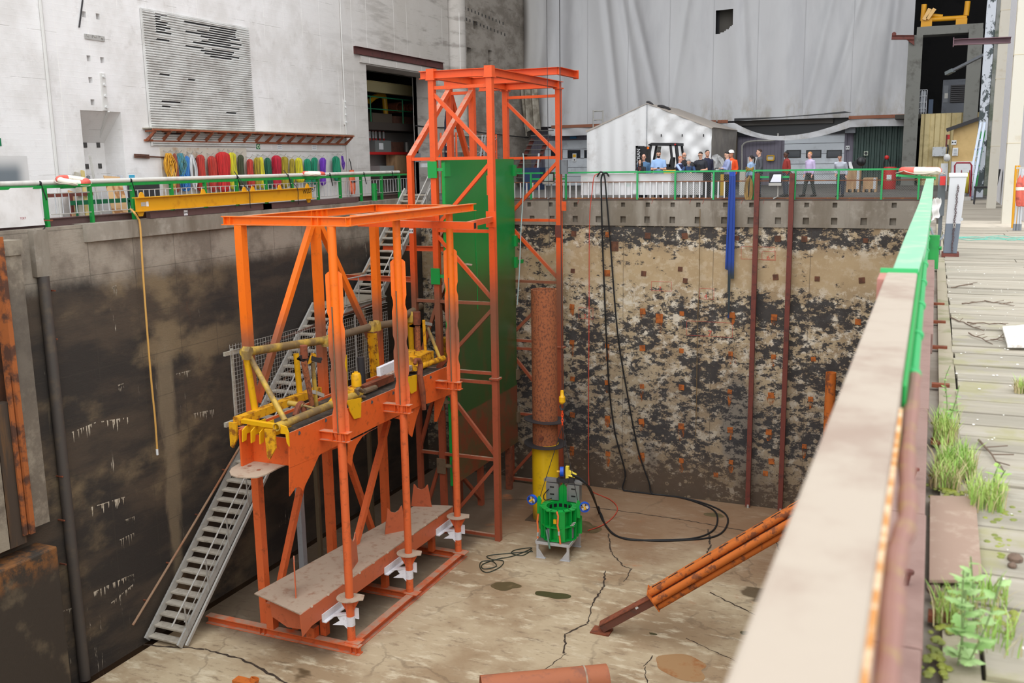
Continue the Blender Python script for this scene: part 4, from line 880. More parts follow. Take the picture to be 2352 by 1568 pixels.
for z_ in (1.2, -2.2, -6.4, -8.6): 
    mb = MB(); mb.bar((XGt-.05, y0_-.02, z_), (XCc+.0, YT0-.12, z_), .08, .1); mb.obox((XCc, YT0-.14, z_), (.16, 0, 0), (0, .02, 0), (0, 0, .26)); mb.obox((XGt+.01, y0_+.1, z_), (.02, 0, 0), (0, .2, 0), (0, 0, .22)); mb.build('gate_arm', GREEN if z_ > -4 else SILT, gt)
for z_ in (1.1, -1.5, -2.3, -6.6, -8.3): mb = MB(); mb.obox((XGt+.03, y1_-.03, z_), (.06, 0, 0), (0, .08, 0), (0, 0, .2)); mb.bar((XGt, y1_, z_), (XGt+.1, y1_+.45, z_), .1, .14); mb.build('gate_bracket', GREEN if z_ > -4 else SILT, gt)
for y, z0, z1 in ((y0_+2.1, -2.0, -.05), (y0_+2.15, -3.6, -1.6), (y0_+2.9, -1.1, -.55)): mb = MB(); mb.box(XGt, XGt+.012, y, y+.035, z0, z1); mb.build('weld_strip', GREEN, gt)
mb = MB(); mb.tube((XGt+.02, y0_+1.0, -1.9), (XGt+.35, y0_+1.05, -1.95), .03, 8); mb.prism([(XGt+.01, y0_+.9, -1.95), (XGt+.3, y0_+1.2, -1.95), (XGt+.01, y0_+1.4, -1.95)], (0, 0, .03)); mb.build('gate_tab', BEIGE, gt)
for x, y in ((XGt, y0_+.25), (XGt, y1_-.8)): mb = MB(); mb.box(x-.2, x+.02, y, y+.2, FL, -9.3); mb.build('gate_leg', RUST, gt)
# ------------------------------------------------------------------ rusty and yellow test pile
tp = thing('test_pile', 'upright rust brown tube pile with a yellow lower sleeve and two dark collars', 'pile', (-11.93, 30.2, FL)); PC = V((-11.93, 30.3, 0))
mb = MB(); mb.tube(PC+V((0, 0, -8.25)), PC+V((0, 0, -2.85)), .44, 40, inner=.40); mb.build('rusty_tube', RUSTPIPE, tp)
n = N('pile_yellow'); c = n.mix(C(226, 184, 22), C(150, 116, 40), n.math('MULTIPLY', n.ramp(n.noise(2, 7, .7), .54, .75), .7)); c = n.mix(c, C(110, 84, 50), n.math('MULTIPLY', n.ramp(n.sep()[2], -10.3, -11), .7))
mb = MB(); mb.tube(PC+V((0, 0, FL)), PC+V((0, 0, -8.25)), .465, 40); mb.build('yellow_sleeve', n.done(c, .4), tp)
for zc, tl in ((-7.42, .1), (-8.27, -.02)):
    mb = MB(); nrm = V((.05, tl*.6, 1)).normalized(); mb.lathe([(.445, 0), (.74, 0), (.74, .03), (.445, .03)], PC+V((0, 0, zc)), 40, nrm, closedprof=True); mb.build('collar', DARKSTEEL, tp)
mb = MB(); mb.tube(PC+V((.03, -.5, -7.95)), PC+V((.03, -.42, -7.95)), .09, 14); mb.build('plug', RUST, tp)
mb = MB(); mb.box(PC.x-.6, PC.x+.6, PC.y-.5, PC.y+.5, FL, FL+.025); mb.build('base_plate', mat('dark_wet_plate', C(84, 70, 56), .5), tp)
# ------------------------------------------------------------------ hook, slings
HK = at(1290, 930, Y=27.45); hx, hy = HK.x, 27.5
hk = thing('crane_hook', 'yellow crane hook block with an orange chain hanging above the green tool', 'hook', (hx, hy, -7.2)); hz = at(1289, 893, Y=hy).z
mb = MB(); mb.lathe([(0, .22), (.05, .2), (.06, .05), (.1, 0), (.1, -.16), (.05, -.22), (0, -.22)], (hx, hy, hz-.25), 14); mb.build('swivel', YELLOW, hk)
mb = MB(); mb.path(catm([(hx, hy, hz-.42), (hx+.07, hy, hz-.5), (hx+.06, hy, hz-.62), (hx-.02, hy, hz-.66), (hx-.07, hy, hz-.58), (hx-.05, hy, hz-.52)], 6), [.03]*30+[.015], 10); mb.build('hook_bend', DARKSTEEL, hk)
for i in range(5):
    mb = MB(); c0 = V((hx, hy, hz-.74-i*.09)); a = 0 if i % 2 else pi/2
    mb.path([c0+V((cos(a)*.03*cos(t*pi/6), sin(a)*.03*cos(t*pi/6), .06*sin(t*pi/6))) for t in range(12)], .012, 6, closed=True); mb.build('chain_link', ORANGEVIS, hk)
mb = MB(); mb.path([(hx, hy, 15.5), (hx, hy, hz-.03)], .014, 6); mb.path([(hx-.55, hy+.3, 15.5), (hx-.5, hy+.3, -1.2)], .008, 5); mb.build('hoist_rope', DARKSTEEL, hk)
# ------------------------------------------------------------------ alloy stand and green pile tool
q1, q2, q3 = at(1232, 1280, Z=FL), at(1307, 1290, Z=FL), at(1345, 1257, Z=FL)
sx = (q2-q1); sx.z = 0; sL = sx.length*1.0; ux = sx.normalized(); uy = V((-ux.y, ux.x, 0)); sD = (q3-q2).length*1.02
O_ = q1.copy(); zs_ = FL+.56
sd_ = thing('tool_stand', 'low aluminium table stand on four legs under the green tool', 'stand', O_+ux*sL/2+uy*sD/2)
L_ = lambda a, b, z_: O_+ux*a+uy*b+V((0, 0, z_-FL))
mb = MB()
for a, b in (((0, 0), (sL, 0)), ((sL, 0), (sL, sD)), ((sL, sD), (0, sD)), ((0, sD), (0, 0))): mb.bar(L_(*a, zs_-.04), L_(*b, zs_-.04), .06, .09)
mb.build('top_frame', ALU, sd_)
mb = MB(); mb.obox(L_(sL/2, sD/2, zs_), ux*sL/2, uy*sD/2, Z3*.008); mb.build('top_plate', mat('stand_plate', C(120, 112, 104), .5, .3), sd_)
for a, b in ((0.04, .04), (sL-.04, .04), (sL-.04, sD-.04), (.04, sD-.04)):
    mb = MB(); mb.bar(L_(a, b, FL), L_(a, b, zs_-.05), .075, .075); s_ = 1 if a < .2 else -1
    mb.prism([L_(a, b-.03, FL), L_(a+s_*.26, b-.03, FL), L_(a+s_*.05, b-.03, FL+.3), L_(a, b-.03, FL+.3)], uy*.012); mb.obox(L_(a+s_*.1, b, FL+.01), ux*.16, uy*.06, Z3*.01); mb.build('stand_leg', ALU, sd_)
TC = O_+ux*sL*.53+uy*sD*.48; zq = zs_+.01
gtl = thing('pile_tool', 'bright green ring shaped pile tool with blue thrusters standing on the aluminium stand', 'subsea tool', V((TC.x, TC.y, zq)))
def g1(name, fn, m=GREEN_TOOL, par=gtl):
    mb = MB(); fn(mb); return mb.build(name, m, par)
P_ = lambda a, b, z_: V((TC.x, TC.y, zq))+ux*a+uy*b+Z3*z_
R0, R1, Hh = .43, .58, 1.02
def ring(m, z_, r0=R0, r1=R1, t=.03, nn=8):
    oc = [(r1/cos(pi/8)*cos(pi/8+i*pi/4), r1/cos(pi/8)*sin(pi/8+i*pi/4)) for i in range(8)]; k = 40; ins = [(r0*cos(2*pi*i/k+pi/8), r0*sin(2*pi*i/k+pi/8)) for i in range(k)]
    out = []
    for i in range(k):
        t_ = i/5; j = int(t_); f_ = t_-j; out.append((oc[j % 8][0]*(1-f_)+oc[(j+1) % 8][0]*f_, oc[j % 8][1]*(1-f_)+oc[(j+1) % 8][1]*f_))
    vs = [P_(*p, z_) for p in out]+[P_(*p, z_) for p in ins]+[P_(*p, z_-t) for p in out]+[P_(*p, z_-t) for p in ins]
    fs = []
    for i in range(k):
        j = (i+1) % k; fs += [(i, j, k+j, k+i), (2*k+j, 2*k+i, 3*k+i, 3*k+j), (j, i, 2*k+i, 2*k+j), (k+i, k+j, 3*k+j, 3*k+i)]
    m.add(vs, fs)
for z_ in (Hh, .48, .04): g1('ring_plate', lambda m: ring(m, z_))
g1('inner_sleeve', lambda m: m.lathe([(R0, .03), (R0, Hh), (R0-.02, Hh), (R0-.02, .03)], P_(0, 0, 0), 40))
for i in range(8):
    for da in (-.19, .19):
        a = pi/8+i*pi/4+da; g1('rib_plate', lambda m: m.obox(P_(cos(a)*.53, sin(a)*.53, Hh/2), (ux*cos(a)+uy*sin(a))*.085, (-ux*sin(a)+uy*cos(a))*.012, Z3*Hh/2))
    a = pi/8+i*pi/4; 
    if i % 2 == 0: g1('face_plate', lambda m: m.obox(P_(cos(a)*.6, sin(a)*.6, Hh/2), (ux*cos(a)+uy*sin(a))*.01, (-ux*sin(a)+uy*cos(a))*.12, Z3*Hh*.48))
    else: g1('cylinder_can', lambda m: m.tube(P_(cos(a)*.5, sin(a)*.5, .06), P_(cos(a)*.5, sin(a)*.5, .42), .07, 12), GREY)
for i in range(6):
    a = pi/2+(i-2.5)*.42; g1('sleeve_window', lambda m: m.obox(P_(cos(a)*(R0-.021), sin(a)*(R0-.021), Hh-.14), (ux*cos(a)+uy*sin(a))*.004, (-ux*sin(a)+uy*cos(a))*.055, Z3*.06), BLACKPAINT)
for s_ in (-1, 1):
    g1('side_fin', lambda m: m.prism([P_(s_*.6, -.08, .7), P_(s_*.72, -.08, .7), P_(s_*.72, -.08, 1.2), P_(s_*.68, -.08, 1.28), P_(s_*.62, -.08, 1.28), P_(s_*.58, -.08, 1.15)], uy*.03))
    g1('side_fin', lambda m: m.prism([P_(s_*.56, .1, .1), P_(s_*.72, .1, .12), P_(s_*.72, .1, .72), P_(s_*.56, .1, .72)], uy*.025))
# mast with steel boxes
g1('mast_fin', lambda m: m.obox(P_(0, .5, Hh+.3), ux*.015, uy*.1, Z3*.32)); g1('mast_plate', lambda m: m.prism([P_(-.16, .42, Hh), P_(.16, .42, Hh), P_(.16, .42, Hh+.4), P_(.06, .42, Hh+.55), P_(-.06, .42, Hh+.55), P_(-.16, .42, Hh+.4)], uy*.02))
for s_ in (-1, 1):
    bx = g1('electronics_box', lambda m: (m.obox(P_(s_*.36, .5, Hh+.31), ux*.2, uy*.14, Z3*.28), m.prism([P_(s_*.14, .36, Hh+.03), P_(s_*.2, .36, Hh+.03), P_(s_*.2, .36, Hh+.6), P_(s_*.14, .36, Hh+.55)], uy*.02), m.obox(P_(s_*.4, .5, Hh+.66), ux*.24, uy*.12, Z3*.04)), mat('brushed_box', C(150, 152, 154), .4, .5) if 'brushed_box' not in bpy.data.materials else bpy.data.materials['brushed_box'])
    for zz in (.22, .46): g1('box_slot', lambda m: m.obox(P_(s_*.36, .357, Hh+zz), ux*.07, uy*.004, Z3*.022), BLACKPAINT, bx)
g1('head_block', lambda m: (m.obox(P_(0, .45, Hh+.7), ux*.2, uy*.1, Z3*.06), m.obox(P_(.25, .45, Hh+.72), ux*.12, uy*.08, Z3*.08)), DARKSTEEL)
def thr(c_, ax, r=.16, yaw=None):
    ax = V(ax).normalized(); h = g1('thruster_ring', lambda m: m.lathe([(r, -.06), (r, .06), (r-.025, .06), (r-.03, -.06)], c_, 28, ax, closedprof=True), mat('thruster_blue', C(24, 84, 200), .4) if 'thruster_blue' not in bpy.data.materials else bpy.data.materials['thruster_blue'])
    a = ax.orthogonal().normalized(); b = ax.cross(a)
    for k in range(3):
        t = k*2.094+.4; d = a*cos(t)+b*sin(t); e = (-a*sin(t)+b*cos(t)); g1('propeller_blade', lambda m: m.prism([c_+d*.02-e*.02, c_+d*.08-e*.07+ax*.02, c_+d*.125-e*.03+ax*.01, c_+d*.125+e*.04-ax*.01, c_+d*.03+e*.03], ax*.006), WHITEPLASTIC, h)
    g1('thruster_motor', lambda m: m.tube(c_-ax*.02, c_+ax*.16, .035, 10), YELLOW, h)
thr(P_(-.88, -.1, 1.15), -ux*.2-uy*.95); thr(P_(.87, -.1, 1.1), ux*.3-uy*.95); thr(P_(-.05, .45, Hh+.98), -ux*.97-uy*.25)
for s_ in (-1, 1): g1('thruster_arm', lambda m: m.bar(P_(s_*.6, .0, 1.1), P_(s_*.86, .02, 1.12), .05, .05), DARKSTEEL)
g1('yellow_actuator', lambda m: (m.obox(P_(.14, .45, Hh+.98), ux*.05, uy*.06, Z3*.2), m.bar(P_(.15, .45, Hh+1.0), P_(.42, .45, Hh+.88), .1, .12), m.tube(P_(.1, .42, Hh+.9), P_(.35, .4, Hh+.86), .03, 8)), mat('light_yellow', C(240, 214, 70), .45))
for i, (a, z_) in enumerate(((-.7, .5), (.35, .45))):
    pass
def strap(pts, name='ratchet_strap'):
    mb = MB(); mb.path([P_(*p) for p in pts], .03, 6); return mb
for pts, lab in (([(-.64, -.2, .72), (-.66, -.26, .5), (-.62, -.32, .3), (-.6, -.36, .12), (-.6, -.4, -.02)], 'orange ratchet strap hanging at the left side of the green tool'), ([(.1, -.58, 1.03), (.16, -.62, .9), (.14, -.63, .6), (.2, -.65, .35), (.24, -.66, .0)], 'orange ratchet strap over the front of the green tool')):
    rs_ = one('ratchet_strap', strap(pts), mat('strap_orange', C(236, 116, 60), .6) if 'strap_orange' not in bpy.data.materials else bpy.data.materials['strap_orange'], lab, 'strap')
    mb = MB(); p = P_(*pts[3]); mb.obox(p-uy*.03, ux*.03, uy*.02, Z3*.06); mb.build('strap_buckle', STEEL, rs_)
g1('control_valve', lambda m: [m.tube(P_(.5+i*.04, -.42, .55+i*.05), P_(.62+i*.03, -.5, .6+i*.05), .018, 8) for i in range(3)], STEEL); g1('yellow_block', lambda m: m.obox(P_(.02, -.5, .66), ux*.05, uy*.03, Z3*.07), YELLOW)
g1('hose', lambda m: m.path(catm([P_(-.45, .3, Hh+.4), P_(-.6, .25, Hh+.2), P_(-.55, .2, Hh+.05), P_(-.35, .3, Hh+.1)], 6), .018, 6), BLACK)
g1('drain_tube', lambda m: m.tube(P_(-.28, -.5, .35), P_(-.05, -.85, -.12), .03, 10), mat('dull_green_tube', C(86, 120, 100), .5))
slc = thing('wire_sling', 'three leg thin wire sling from the crane hook down to the green tool', 'sling', (hx, hy, hz-1.2))
for p in (P_(-.64, -.05, 1.22), P_(.64, -.05, 1.22), P_(.05, .5, 1.65)): mb = MB(); mb.path([(hx, hy, hz-1.2), p], .012, 6); mb.build('sling_leg', DARKSTEEL, slc); mb = MB(); mb.path([p+V((.05*cos(t*.785), 0, .06*sin(t*.785)-.03)) for t in range(8)], .016, 6, closed=True); mb.build('shackle', STEEL, slc)
# ------------------------------------------------------------------ cables
def fl(pix, z_=FL+.03): return [V((p.x, min(p.y, 33.97), z_)) for p in (at(x, y, Z=z_) for x, y in pix)]
yw = YF-.06
def cable(pts, r, m, name, lab, cat='cable', k=6): mb = MB(); mb.path([V((p.x, p.y, max(p.z, FL+r))) for p in catm(pts, k)], r, 7); return one(name, mb, m, lab, cat)
w1 = [at(x, y, Y=yw-(.15 if i < 3 else .02)) for i, (x, y) in enumerate(((1392, 397), (1382, 405), (1381, 440), (1384, 560), (1392, 760), (1400, 900), (1414, 1000), (1436, 1085)))]
cable([at(1398, 404, Y=yw+.3)]+w1+fl([(1450, 1108), (1500, 1128), (1560, 1140), (1605, 1155), (1640, 1172), (1648, 1195), (1635, 1220), (1590, 1236), (1500, 1240), (1440, 1238), (1405, 1222), (1382, 1190), (1372, 1165)])+[at(1352, 1120, Y=27.9), at(1335, 1100, Y=27.6), at(1312, 1088, Y=27.5)], .03, BLACK, 'power_cable', 'thick black cable hanging down the far wall and looping over the floor, inner loop')
w2 = [at(x, y, Y=yw-(.18 if i < 3 else .04)) for i, (x, y) in enumerate(((1380, 395), (1388, 404), (1392, 440), (1402, 560), (1418, 760), (1440, 900), (1465, 1030), (1490, 1105)))]
cable([at(1372, 405, Y=yw+.3)]+w2+fl([(1510, 1125), (1570, 1143), (1630, 1160), (1668, 1182), (1668, 1210), (1640, 1232), (1570, 1240), (1490, 1241), (1420, 1232), (1392, 1208), (1376, 1178)])+[at(1356, 1122, Y=27.9), at(1330, 1100, Y=27.7), at(1316, 1092, Y=27.6)], .03, BLACK, 'power_cable', 'thick black cable hanging down the far wall and looping over the floor, outer loop')
cable([at(1378, 398, Y=yw+.2)]+[at(x, y, Y=yw-.1) for x, y in ((1365, 405), (1360, 440), (1354, 510), (1353, 700), (1352, 900), (1352, 1090))]+fl([(1360, 1128), (1400, 1146), (1418, 1165), (1410, 1185), (1385, 1205), (1350, 1218)]), .016, mat('red_cable', C(200, 70, 50), .5), 'signal_cable', 'thin red orange cable down the far wall to the green tool')
cable([at(x, y, Y=yw-.02) for x, y in ((1608, 480), (1606, 640), (1602, 760), (1600, 900), (1598, 1000))], .012, mat('brown_cord', C(120, 96, 60), .8), 'cord', 'thin brown cord hanging straight down the middle of the far wall')
cl = fl([(1222, 1262), (1200, 1275), (1175, 1270), (1185, 1262), (1222, 1258), (1180, 1276), (1140, 1284), (1108, 1296), (1112, 1306), (1140, 1300), (1130, 1288), (1105, 1290), (1104, 1306), (1120, 1314), (1148, 1302), (1156, 1288), (1130, 1284), (1120, 1276), (1170, 1270), (1224, 1266)], FL+.025)
cable(cl, .014, mat('green_black_cable', C(28, 44, 34), .5), 'tether_cable', 'thin dark green cable loosely coiled on the floor left of the stand', k=5)
cable([at(1168, 590, Y=YT2-.2)][:0]+[at(x, y, Y=YT2-.25) for x, y in ((1201, 352), (1203, 372), (1202, 440), (1197, 520), (1193, 620), (1188, 700))], .022, mat('pale_rope', C(176, 196, 196), .8), 'rope', 'pale rope tied to the tower crossbar and hanging beside the green gate', 'rope')
# ------------------------------------------------------------------ blue slings, brown posts on the far wall
bsn = thing('lifting_sling', 'bundle of long blue webbing slings hung over the far railing', 'sling', at(1683, 398, Y=34.0))
for j, (x0, x1, yb, w_) in enumerate(((1681, 1672, 620, .09), (1686, 1682, 640, .1), (1680, 1673, 672, .06), (1683, 1673, 730, .06), (1677, 1667, 618, .05))):
    pts = [at(x0+1, 397, Y=34.45), at(x0, 395, Y=34.2), at(x0, 405, Y=33.98-j*.01)]+[at(x0+(x1-x0)*t, 405+(yb-405)*t, Y=33.96-j*.012+.0*t) for t in (.25, .5, .75, 1)]
    mb = MB()
    for p, q in zip(pts, pts[1:]): mb.bar(p, q, w_*1.1, .012, up=(0, 1, 0) if abs((q-p).z) > .1 else (0, 0, 1))
    n_ = 'sling_web_blue'
    if n_ not in bpy.data.materials:
        n = N(n_); n.done(n.mix(C(20, 62, 150), C(40, 52, 56), n.math('MULTIPLY', n.ramp(n.sep()[2], -2.0, -2.7), n.ramp(n.sep()[2], -4.3, -3.9))), .55)
    mb.build('sling_leg', bpy.data.materials[n_], bsn)
for (xt, yt_), (xb, yb), lab in (((1741, 398), (1717, 1140), 'left of two slender red brown steel channel posts standing against the far dock wall'), ((1820, 398), (1793, 1136), 'right of two slender red brown steel channel posts standing against the far dock wall')):
    a, b = at(xt, yt_, Y=33.9), at(xb, yb, Y=33.9); x = (a.x+b.x)/2
    po = thing('channel_post', lab, 'post', (x, 33.9, FL)); mb = MB(); mb.chan((x, 33.9, FL+.05), (x, 33.9, a.z), .16, .14, up=(0, 1, 0)); mb.build('channel', RAILBROWN, po); mb = MB(); mb.tube((x+.02, 33.84, FL), (x+.02, 33.84, FL+.12), .04, 8); mb.build('foot_bolt', STEEL, po)
# rust orange tube pile by the right side of the far wall
a, b = at(1909, 855, Y=33.2), at(1894, 1060, Y=33.2)
mb = MB(); mb.tube((a.x, 33.2, FL), (a.x, 33.2, a.z), .17, 18, inner=.15); op = one('tube_post', mb, RUST_OR, 'bright rust orange steel tube post standing near the right end of the far wall', 'post')
# leaning interlocked sheet pile
s0 = at(1380, 1450, Z=FL); e0 = at(1845, 1180, Z=-7.4)
ld = (e0-s0).normalized(); sd2 = ld.cross(Z3).normalized(); up2 = sd2.cross(ld)
sp_ = thing('leaning_pile', 'long rusty ribbed steel strut leaning from the dock floor up to the right', 'steel strut', s0)
Q = lambda l, a, b: s0+ld*l+sd2*a+up2*b
tot = (-.52-s0.x)/ld.x
mb = MB(); mb.bar(Q(0.1, 0, .08), Q(1.9, 0, .02), .24, .2, up=up2); mb.build('shaft', mat('strut_brown', C(104, 62, 48), .7, 0, C(84, 60, 52), 4), sp_)
mb = MB(); mb.bar(Q(.1, 0, .2), Q(1.9, 0, .14), .3, .02, up=up2); mb.build('shaft_flange', RUST, sp_)
mb = MB(); mb.prism([s0+V((-.24, -.2, 0)), s0+V((.28, -.2, 0)), s0+V((.28, .22, 0)), s0+V((-.24, .22, 0))], (0, 0, .04)); mb.build('foot_plate', RUST, sp_)
mb = MB(); mb.obox(Q(1.75, 0, .06), ld*.015, sd2*.3, up2*.28); mb.build('collar_plate', RUST_OR, sp_)
for i, (a, b, r) in enumerate(((-.2, .2, .1), (.06, .24, .1), (.22, .06, .1), (.12, -.14, .1), (-.2, -.08, .12))):
    mb = MB(); mb.tube(Q(1.76, a, b), Q(tot, a, b), r, 14); mb.build('pile_rib', RUST_OR, sp_)
mb = MB(); mb.bar(Q(1.76, -.05, .04), Q(tot, -.05, .04), .3, .2, up=up2); mb.build('core', RUST, sp_)
for i in range(int((tot-2.6)/.52)): mb = MB(); mb.obox(Q(2.0+i*.52, -.07, .262), ld*.14, sd2*.035, up2*.05); mb.build('slot_recess', BLACKPAINT, sp_); mb = MB(); mb.obox(Q(2.27+i*.52, -.07, .27), ld*.13, sd2*.06, up2*.03); mb.build('interlock_lug', RUST_OR, sp_)
mb = MB(); mb.obox(Q(1.25, -.005, .12)+sd2*.126, ld*.04, sd2*.002, up2*.04); mb.build('white_tag', WHITE, sp_)
# objects cut off by the lower frame edge
c0 = at(1395, 1560, Z=FL+.35); e1 = at(1330, 1600, Z=FL+.35); ax_ = V((-1, -.62, 0)).normalized()
mb = MB(); mb.tube(c0, c0+ax_*3, .36, 36, inner=.33); rp = one('pipe_length', mb, mat('rust_coat_pipe', C(176, 106, 72), .7, 0, C(134, 88, 72), 2, .5, .65, .7), 'thick rust coated pipe lying on the dock floor at the bottom of the photo', 'pipe')
mb = MB(); mb.lathe([(.362, -.02), (.37, -.02), (.37, .02), (.362, .02)], c0+ax_*.55, 36, ax_, closedprof=True); mb.build('weld_band', BEIGE, rp)
c1 = at(575, 1562, Z=FL+.3); mb = MB(); mb.tube(c1+V((0, 0, -.3)), c1+V((.06, .1, .02)), .11, 14, inner=.08); mb.obox(c1+V((-.2, 0, -.15)), (.25, 0, 0), (0, .12, 0), (0, 0, .12)); one('rusty_fitting', mb, RUST_OR, 'small rusty pipe fitting on the floor at the bottom edge left of the thick pipe', 'fitting')
# ------------------------------------------------------------------ left quay
XR = -18.86; ZQ = .07
LG = mat('rail_green', C(12, 140, 58), .45, 0, C(30, 104, 56), 5, .5, .7, .5)
lr = thing('railing', 'green railing with thin grey bars along the left quay edge', 'railing', (XR, 23, ZQ+.03))
ZTOP = 1.0
mb = MB(); mb.bar((XR, 11.5, ZTOP), (XR, 33.9, ZTOP), .09, .07); mb.build('top_rail', LG, lr)
pys = [at(px, 470, X=XR).y for px in (105, 209, 306, 396, 473, 546, 613, 673, 732, 783, 831, 878, 918)]+[14.2, 12.6]
for y in pys: mb = MB(); mb.bar((XR, y, .08), (XR, y, ZTOP), .085, .075, up=(0, 1, 0)); mb.build('post', LG, lr); 
for z_ in (.84, .36): mb = MB(); mb.tube((XR+.03, 16.6, z_), (XR+.03, 33.9, z_), .012, 6); mb.build('thin_rail', STEEL, lr)
mb = MB(); mb.tube((0, 0, .36), (0, 0, .84), .013, 6); b0 = mb.build('baluster', ALU, None, o=(0, 0, 0)); b0.parent = lr
n_ = 0; y = 16.75
while y < 33.8 and n_ < 95:
    if min(abs(y-q) for q in pys) > .07:
        b_ = b0 if n_ == 0 else b0.copy()
        if n_: COL.objects.link(b_)
        b_.location = V((XR+.03, y, 0))-ORI[lr.name]; n_ += 1
    y += .2
mb = MB(); mb.ibeam((XR-.14, 11.5, .17), (XR-.14, 34.0, .17), .16, .2); mb.build('kerb_beam', BROWNSTEEL, lr)
PIPEW = mat('white_pipe', C(206, 204, 198), .45, 0, C(180, 176, 168), 2)
wp = thing('plastic_pipe', 'long white plastic pipe strapped on top of the left green railing', 'pipe', (XR-.02, 23, ZTOP+.04))
mb = MB(); mb.tube((XR-.02, 11.5, ZTOP+.095), (XR-.02, 32.9, ZTOP+.095), .058, 16); mb.build('pipe', PIPEW, wp)
for px in (91, 300, 544, 661, 757, 835, 900): 
    y = at(px, 425, X=XR).y; mb = MB(); mb.lathe([(.064, -.03), (.068, 0), (.064, .03)], (XR-.02, y, ZTOP+.085), 12, (0, 1, 0)); mb.bar((XR+.045, y, ZTOP+.08), (XR+.06, y+.1, ZTOP-.3), .03, .012); mb.build('strap', BLACK, wp)
# sheet banner on the first bays
ye = at(93, 470, X=XR).y
bn = MB(); bn.grid(lambda u, v: V((XR+.07+.03*sin(9*u+3*v)+.02*sin(23*u)*(v), 12.0+(ye-12.0)*u-.1*(1-v)*v*(u > .8), .14+(.86-.06*(1-v)*sin(pi*u*2)*.3)*v)), 60, 12)
bn = one('sheet_banner', bn, SHEET, 'white plastic sheet tied over the railing at the far left', 'sheet')
mb = MB(); p = at(46, 504, X=XR+.1); mb.text('TERT', p, Y3, Z3, .07, .002); mb.build('red_lettering', mat('dull_red_print', C(170, 96, 104), .7), bn)
# lifebuoys on green brackets
def buoy(c, tilt, ang, lab, gm=None):
    t = thing('lifebuoy', lab, 'lifebuoy', c); c = V(c); nrm = V((sin(tilt)*cos(ang), sin(tilt)*sin(ang), cos(tilt))); R_, r_ = .3, .082
    a = nrm.orthogonal().normalized(); b = nrm.cross(a)
    for k in range(4):
        mb = MB(); m_ = 10; vs = []; fs = []; t0 = k*pi/2+.5; 
        for i in range(m_+1):
            th = t0+pi/2*i/m_; d = a*cos(th)+b*sin(th)
            for j in range(12): ph = 2*pi*j/12; vs.append(c+d*(R_+r_*cos(ph))+nrm*r_*sin(ph)*.85)
        for i in range(m_):
            for j in range(12): fs.append((i*12+j, i*12+(j+1) % 12, (i+1)*12+(j+1) % 12, (i+1)*12+j))
        mb.sm = True; mb.add(vs, fs); mb.build('buoy_segment', LIFERED if k % 2 else LIFEWHITE, t)
    mb = MB(); mb.path([c+(a*cos(2*pi*i/32)+b*sin(2*pi*i/32))*(R_+r_+.01+.035*abs(sin(2*2*pi*i/32)))-nrm*.05*abs(sin(2*2*pi*i/32)) for i in range(32)], .009, 5, closed=True); mb.build('grab_line', mat('rope_white', C(200, 190, 176), .9) if 'rope_white' not in bpy.data.materials else bpy.data.materials['rope_white'], t)
    return t
def bracket(c, m, lab, L=.7, dr=(1, 0, 0)):
    c = V(c); dr = V(dr); s_ = dr.cross(Z3); t = thing('lifebuoy_bracket', lab, 'bracket', c)
    for q in (-.13, .13): mb = MB(); mb.bar(c+s_*q*1.3-dr*.05+Z3*-.03, c+s_*q+dr*L+Z3*.03, .04, .04); mb.build('arm', m, t)
    mb = MB(); mb.bar(c-s_*.2+dr*L+Z3*.03, c+s_*.2+dr*L+Z3*.03, .04, .04); mb.bar(c-s_*.2-Z3*.03, c+s_*.2-Z3*.03, .05, .05); mb.build('crossbar', m, t)
    return t
c = at(168, 412, X=XR+.22); bracket((XR+.03, c.y, 1.0), LG, 'green lifebuoy bracket on the left railing beside the white sheet', .55); buoy((c.x, c.y, 1.13), .2, 0, 'red and white lifebuoy lying on the left railing near the wall niche')
c = at(720, 397, X=XR+.2); bracket((XR+.03, c.y, .98), LG, 'green lifebuoy bracket on the left railing in front of the purple sling', .6); buoy((c.x, c.y, 1.13), .05, 0, 'red and white lifebuoy lying on the left railing in front of the green slings')
# yellow spreader beam hung outside the railing
XS2 = -18.52; ya, yb = at(311, 470, X=XS2).y, at(716, 445, X=XS2).y; za, zb2 = at(311, 470, X=XS2).z, at(716, 443, X=XS2).z
SPY = mat('spreader_yellow', C(214, 156, 20), .5, 0, C(180, 120, 26), 3, .5, .7, .6)
sb = thing('spreader_beam', 'long yellow steel lifting beam resting outside the left railing with its load limit hand lettered', 'lifting beam', (XS2, (ya+yb)/2, za-.2))
A_, B_ = V((XS2, ya, za)), V((XS2, yb, zb2)); mb = MB(); mb.ibeam(A_, B_, .2, .36); mb.build('beam', SPY, sb)
for t in (.03, .33, .56, .61, .78, .97):
    p = lerp(A_, B_, t); mb = MB(); mb.prism([p+V((-.015, -.1, .18)), p+V((-.015, .1, .18)), p+V((-.015, .05, .29)), p+V((-.015, 0, .31)), p+V((-.015, -.05, .29))], (.03, 0, 0)); mb.build('lifting_lug', SPY, sb)
for t in (.02, .975): p = lerp(A_, B_, t); mb = MB(); mb.prism([p+V((-.015, -.12, -.18)), p+V((-.015, .12, -.18)), p+V((-.015, .06, -.3)), p+V((-.015, -.06, -.3))], (.03, 0, 0)); mb.build('hanging_lug', SPY, sb)
p = lerp(A_, B_, .935)+V((.012, 0, -.03)); mb = MB(); mb.text('WLL75T', p, (Y3+Z3*.12).normalized(), Z3, .2, .002); mb.build('hand_lettering', TGT, sb)
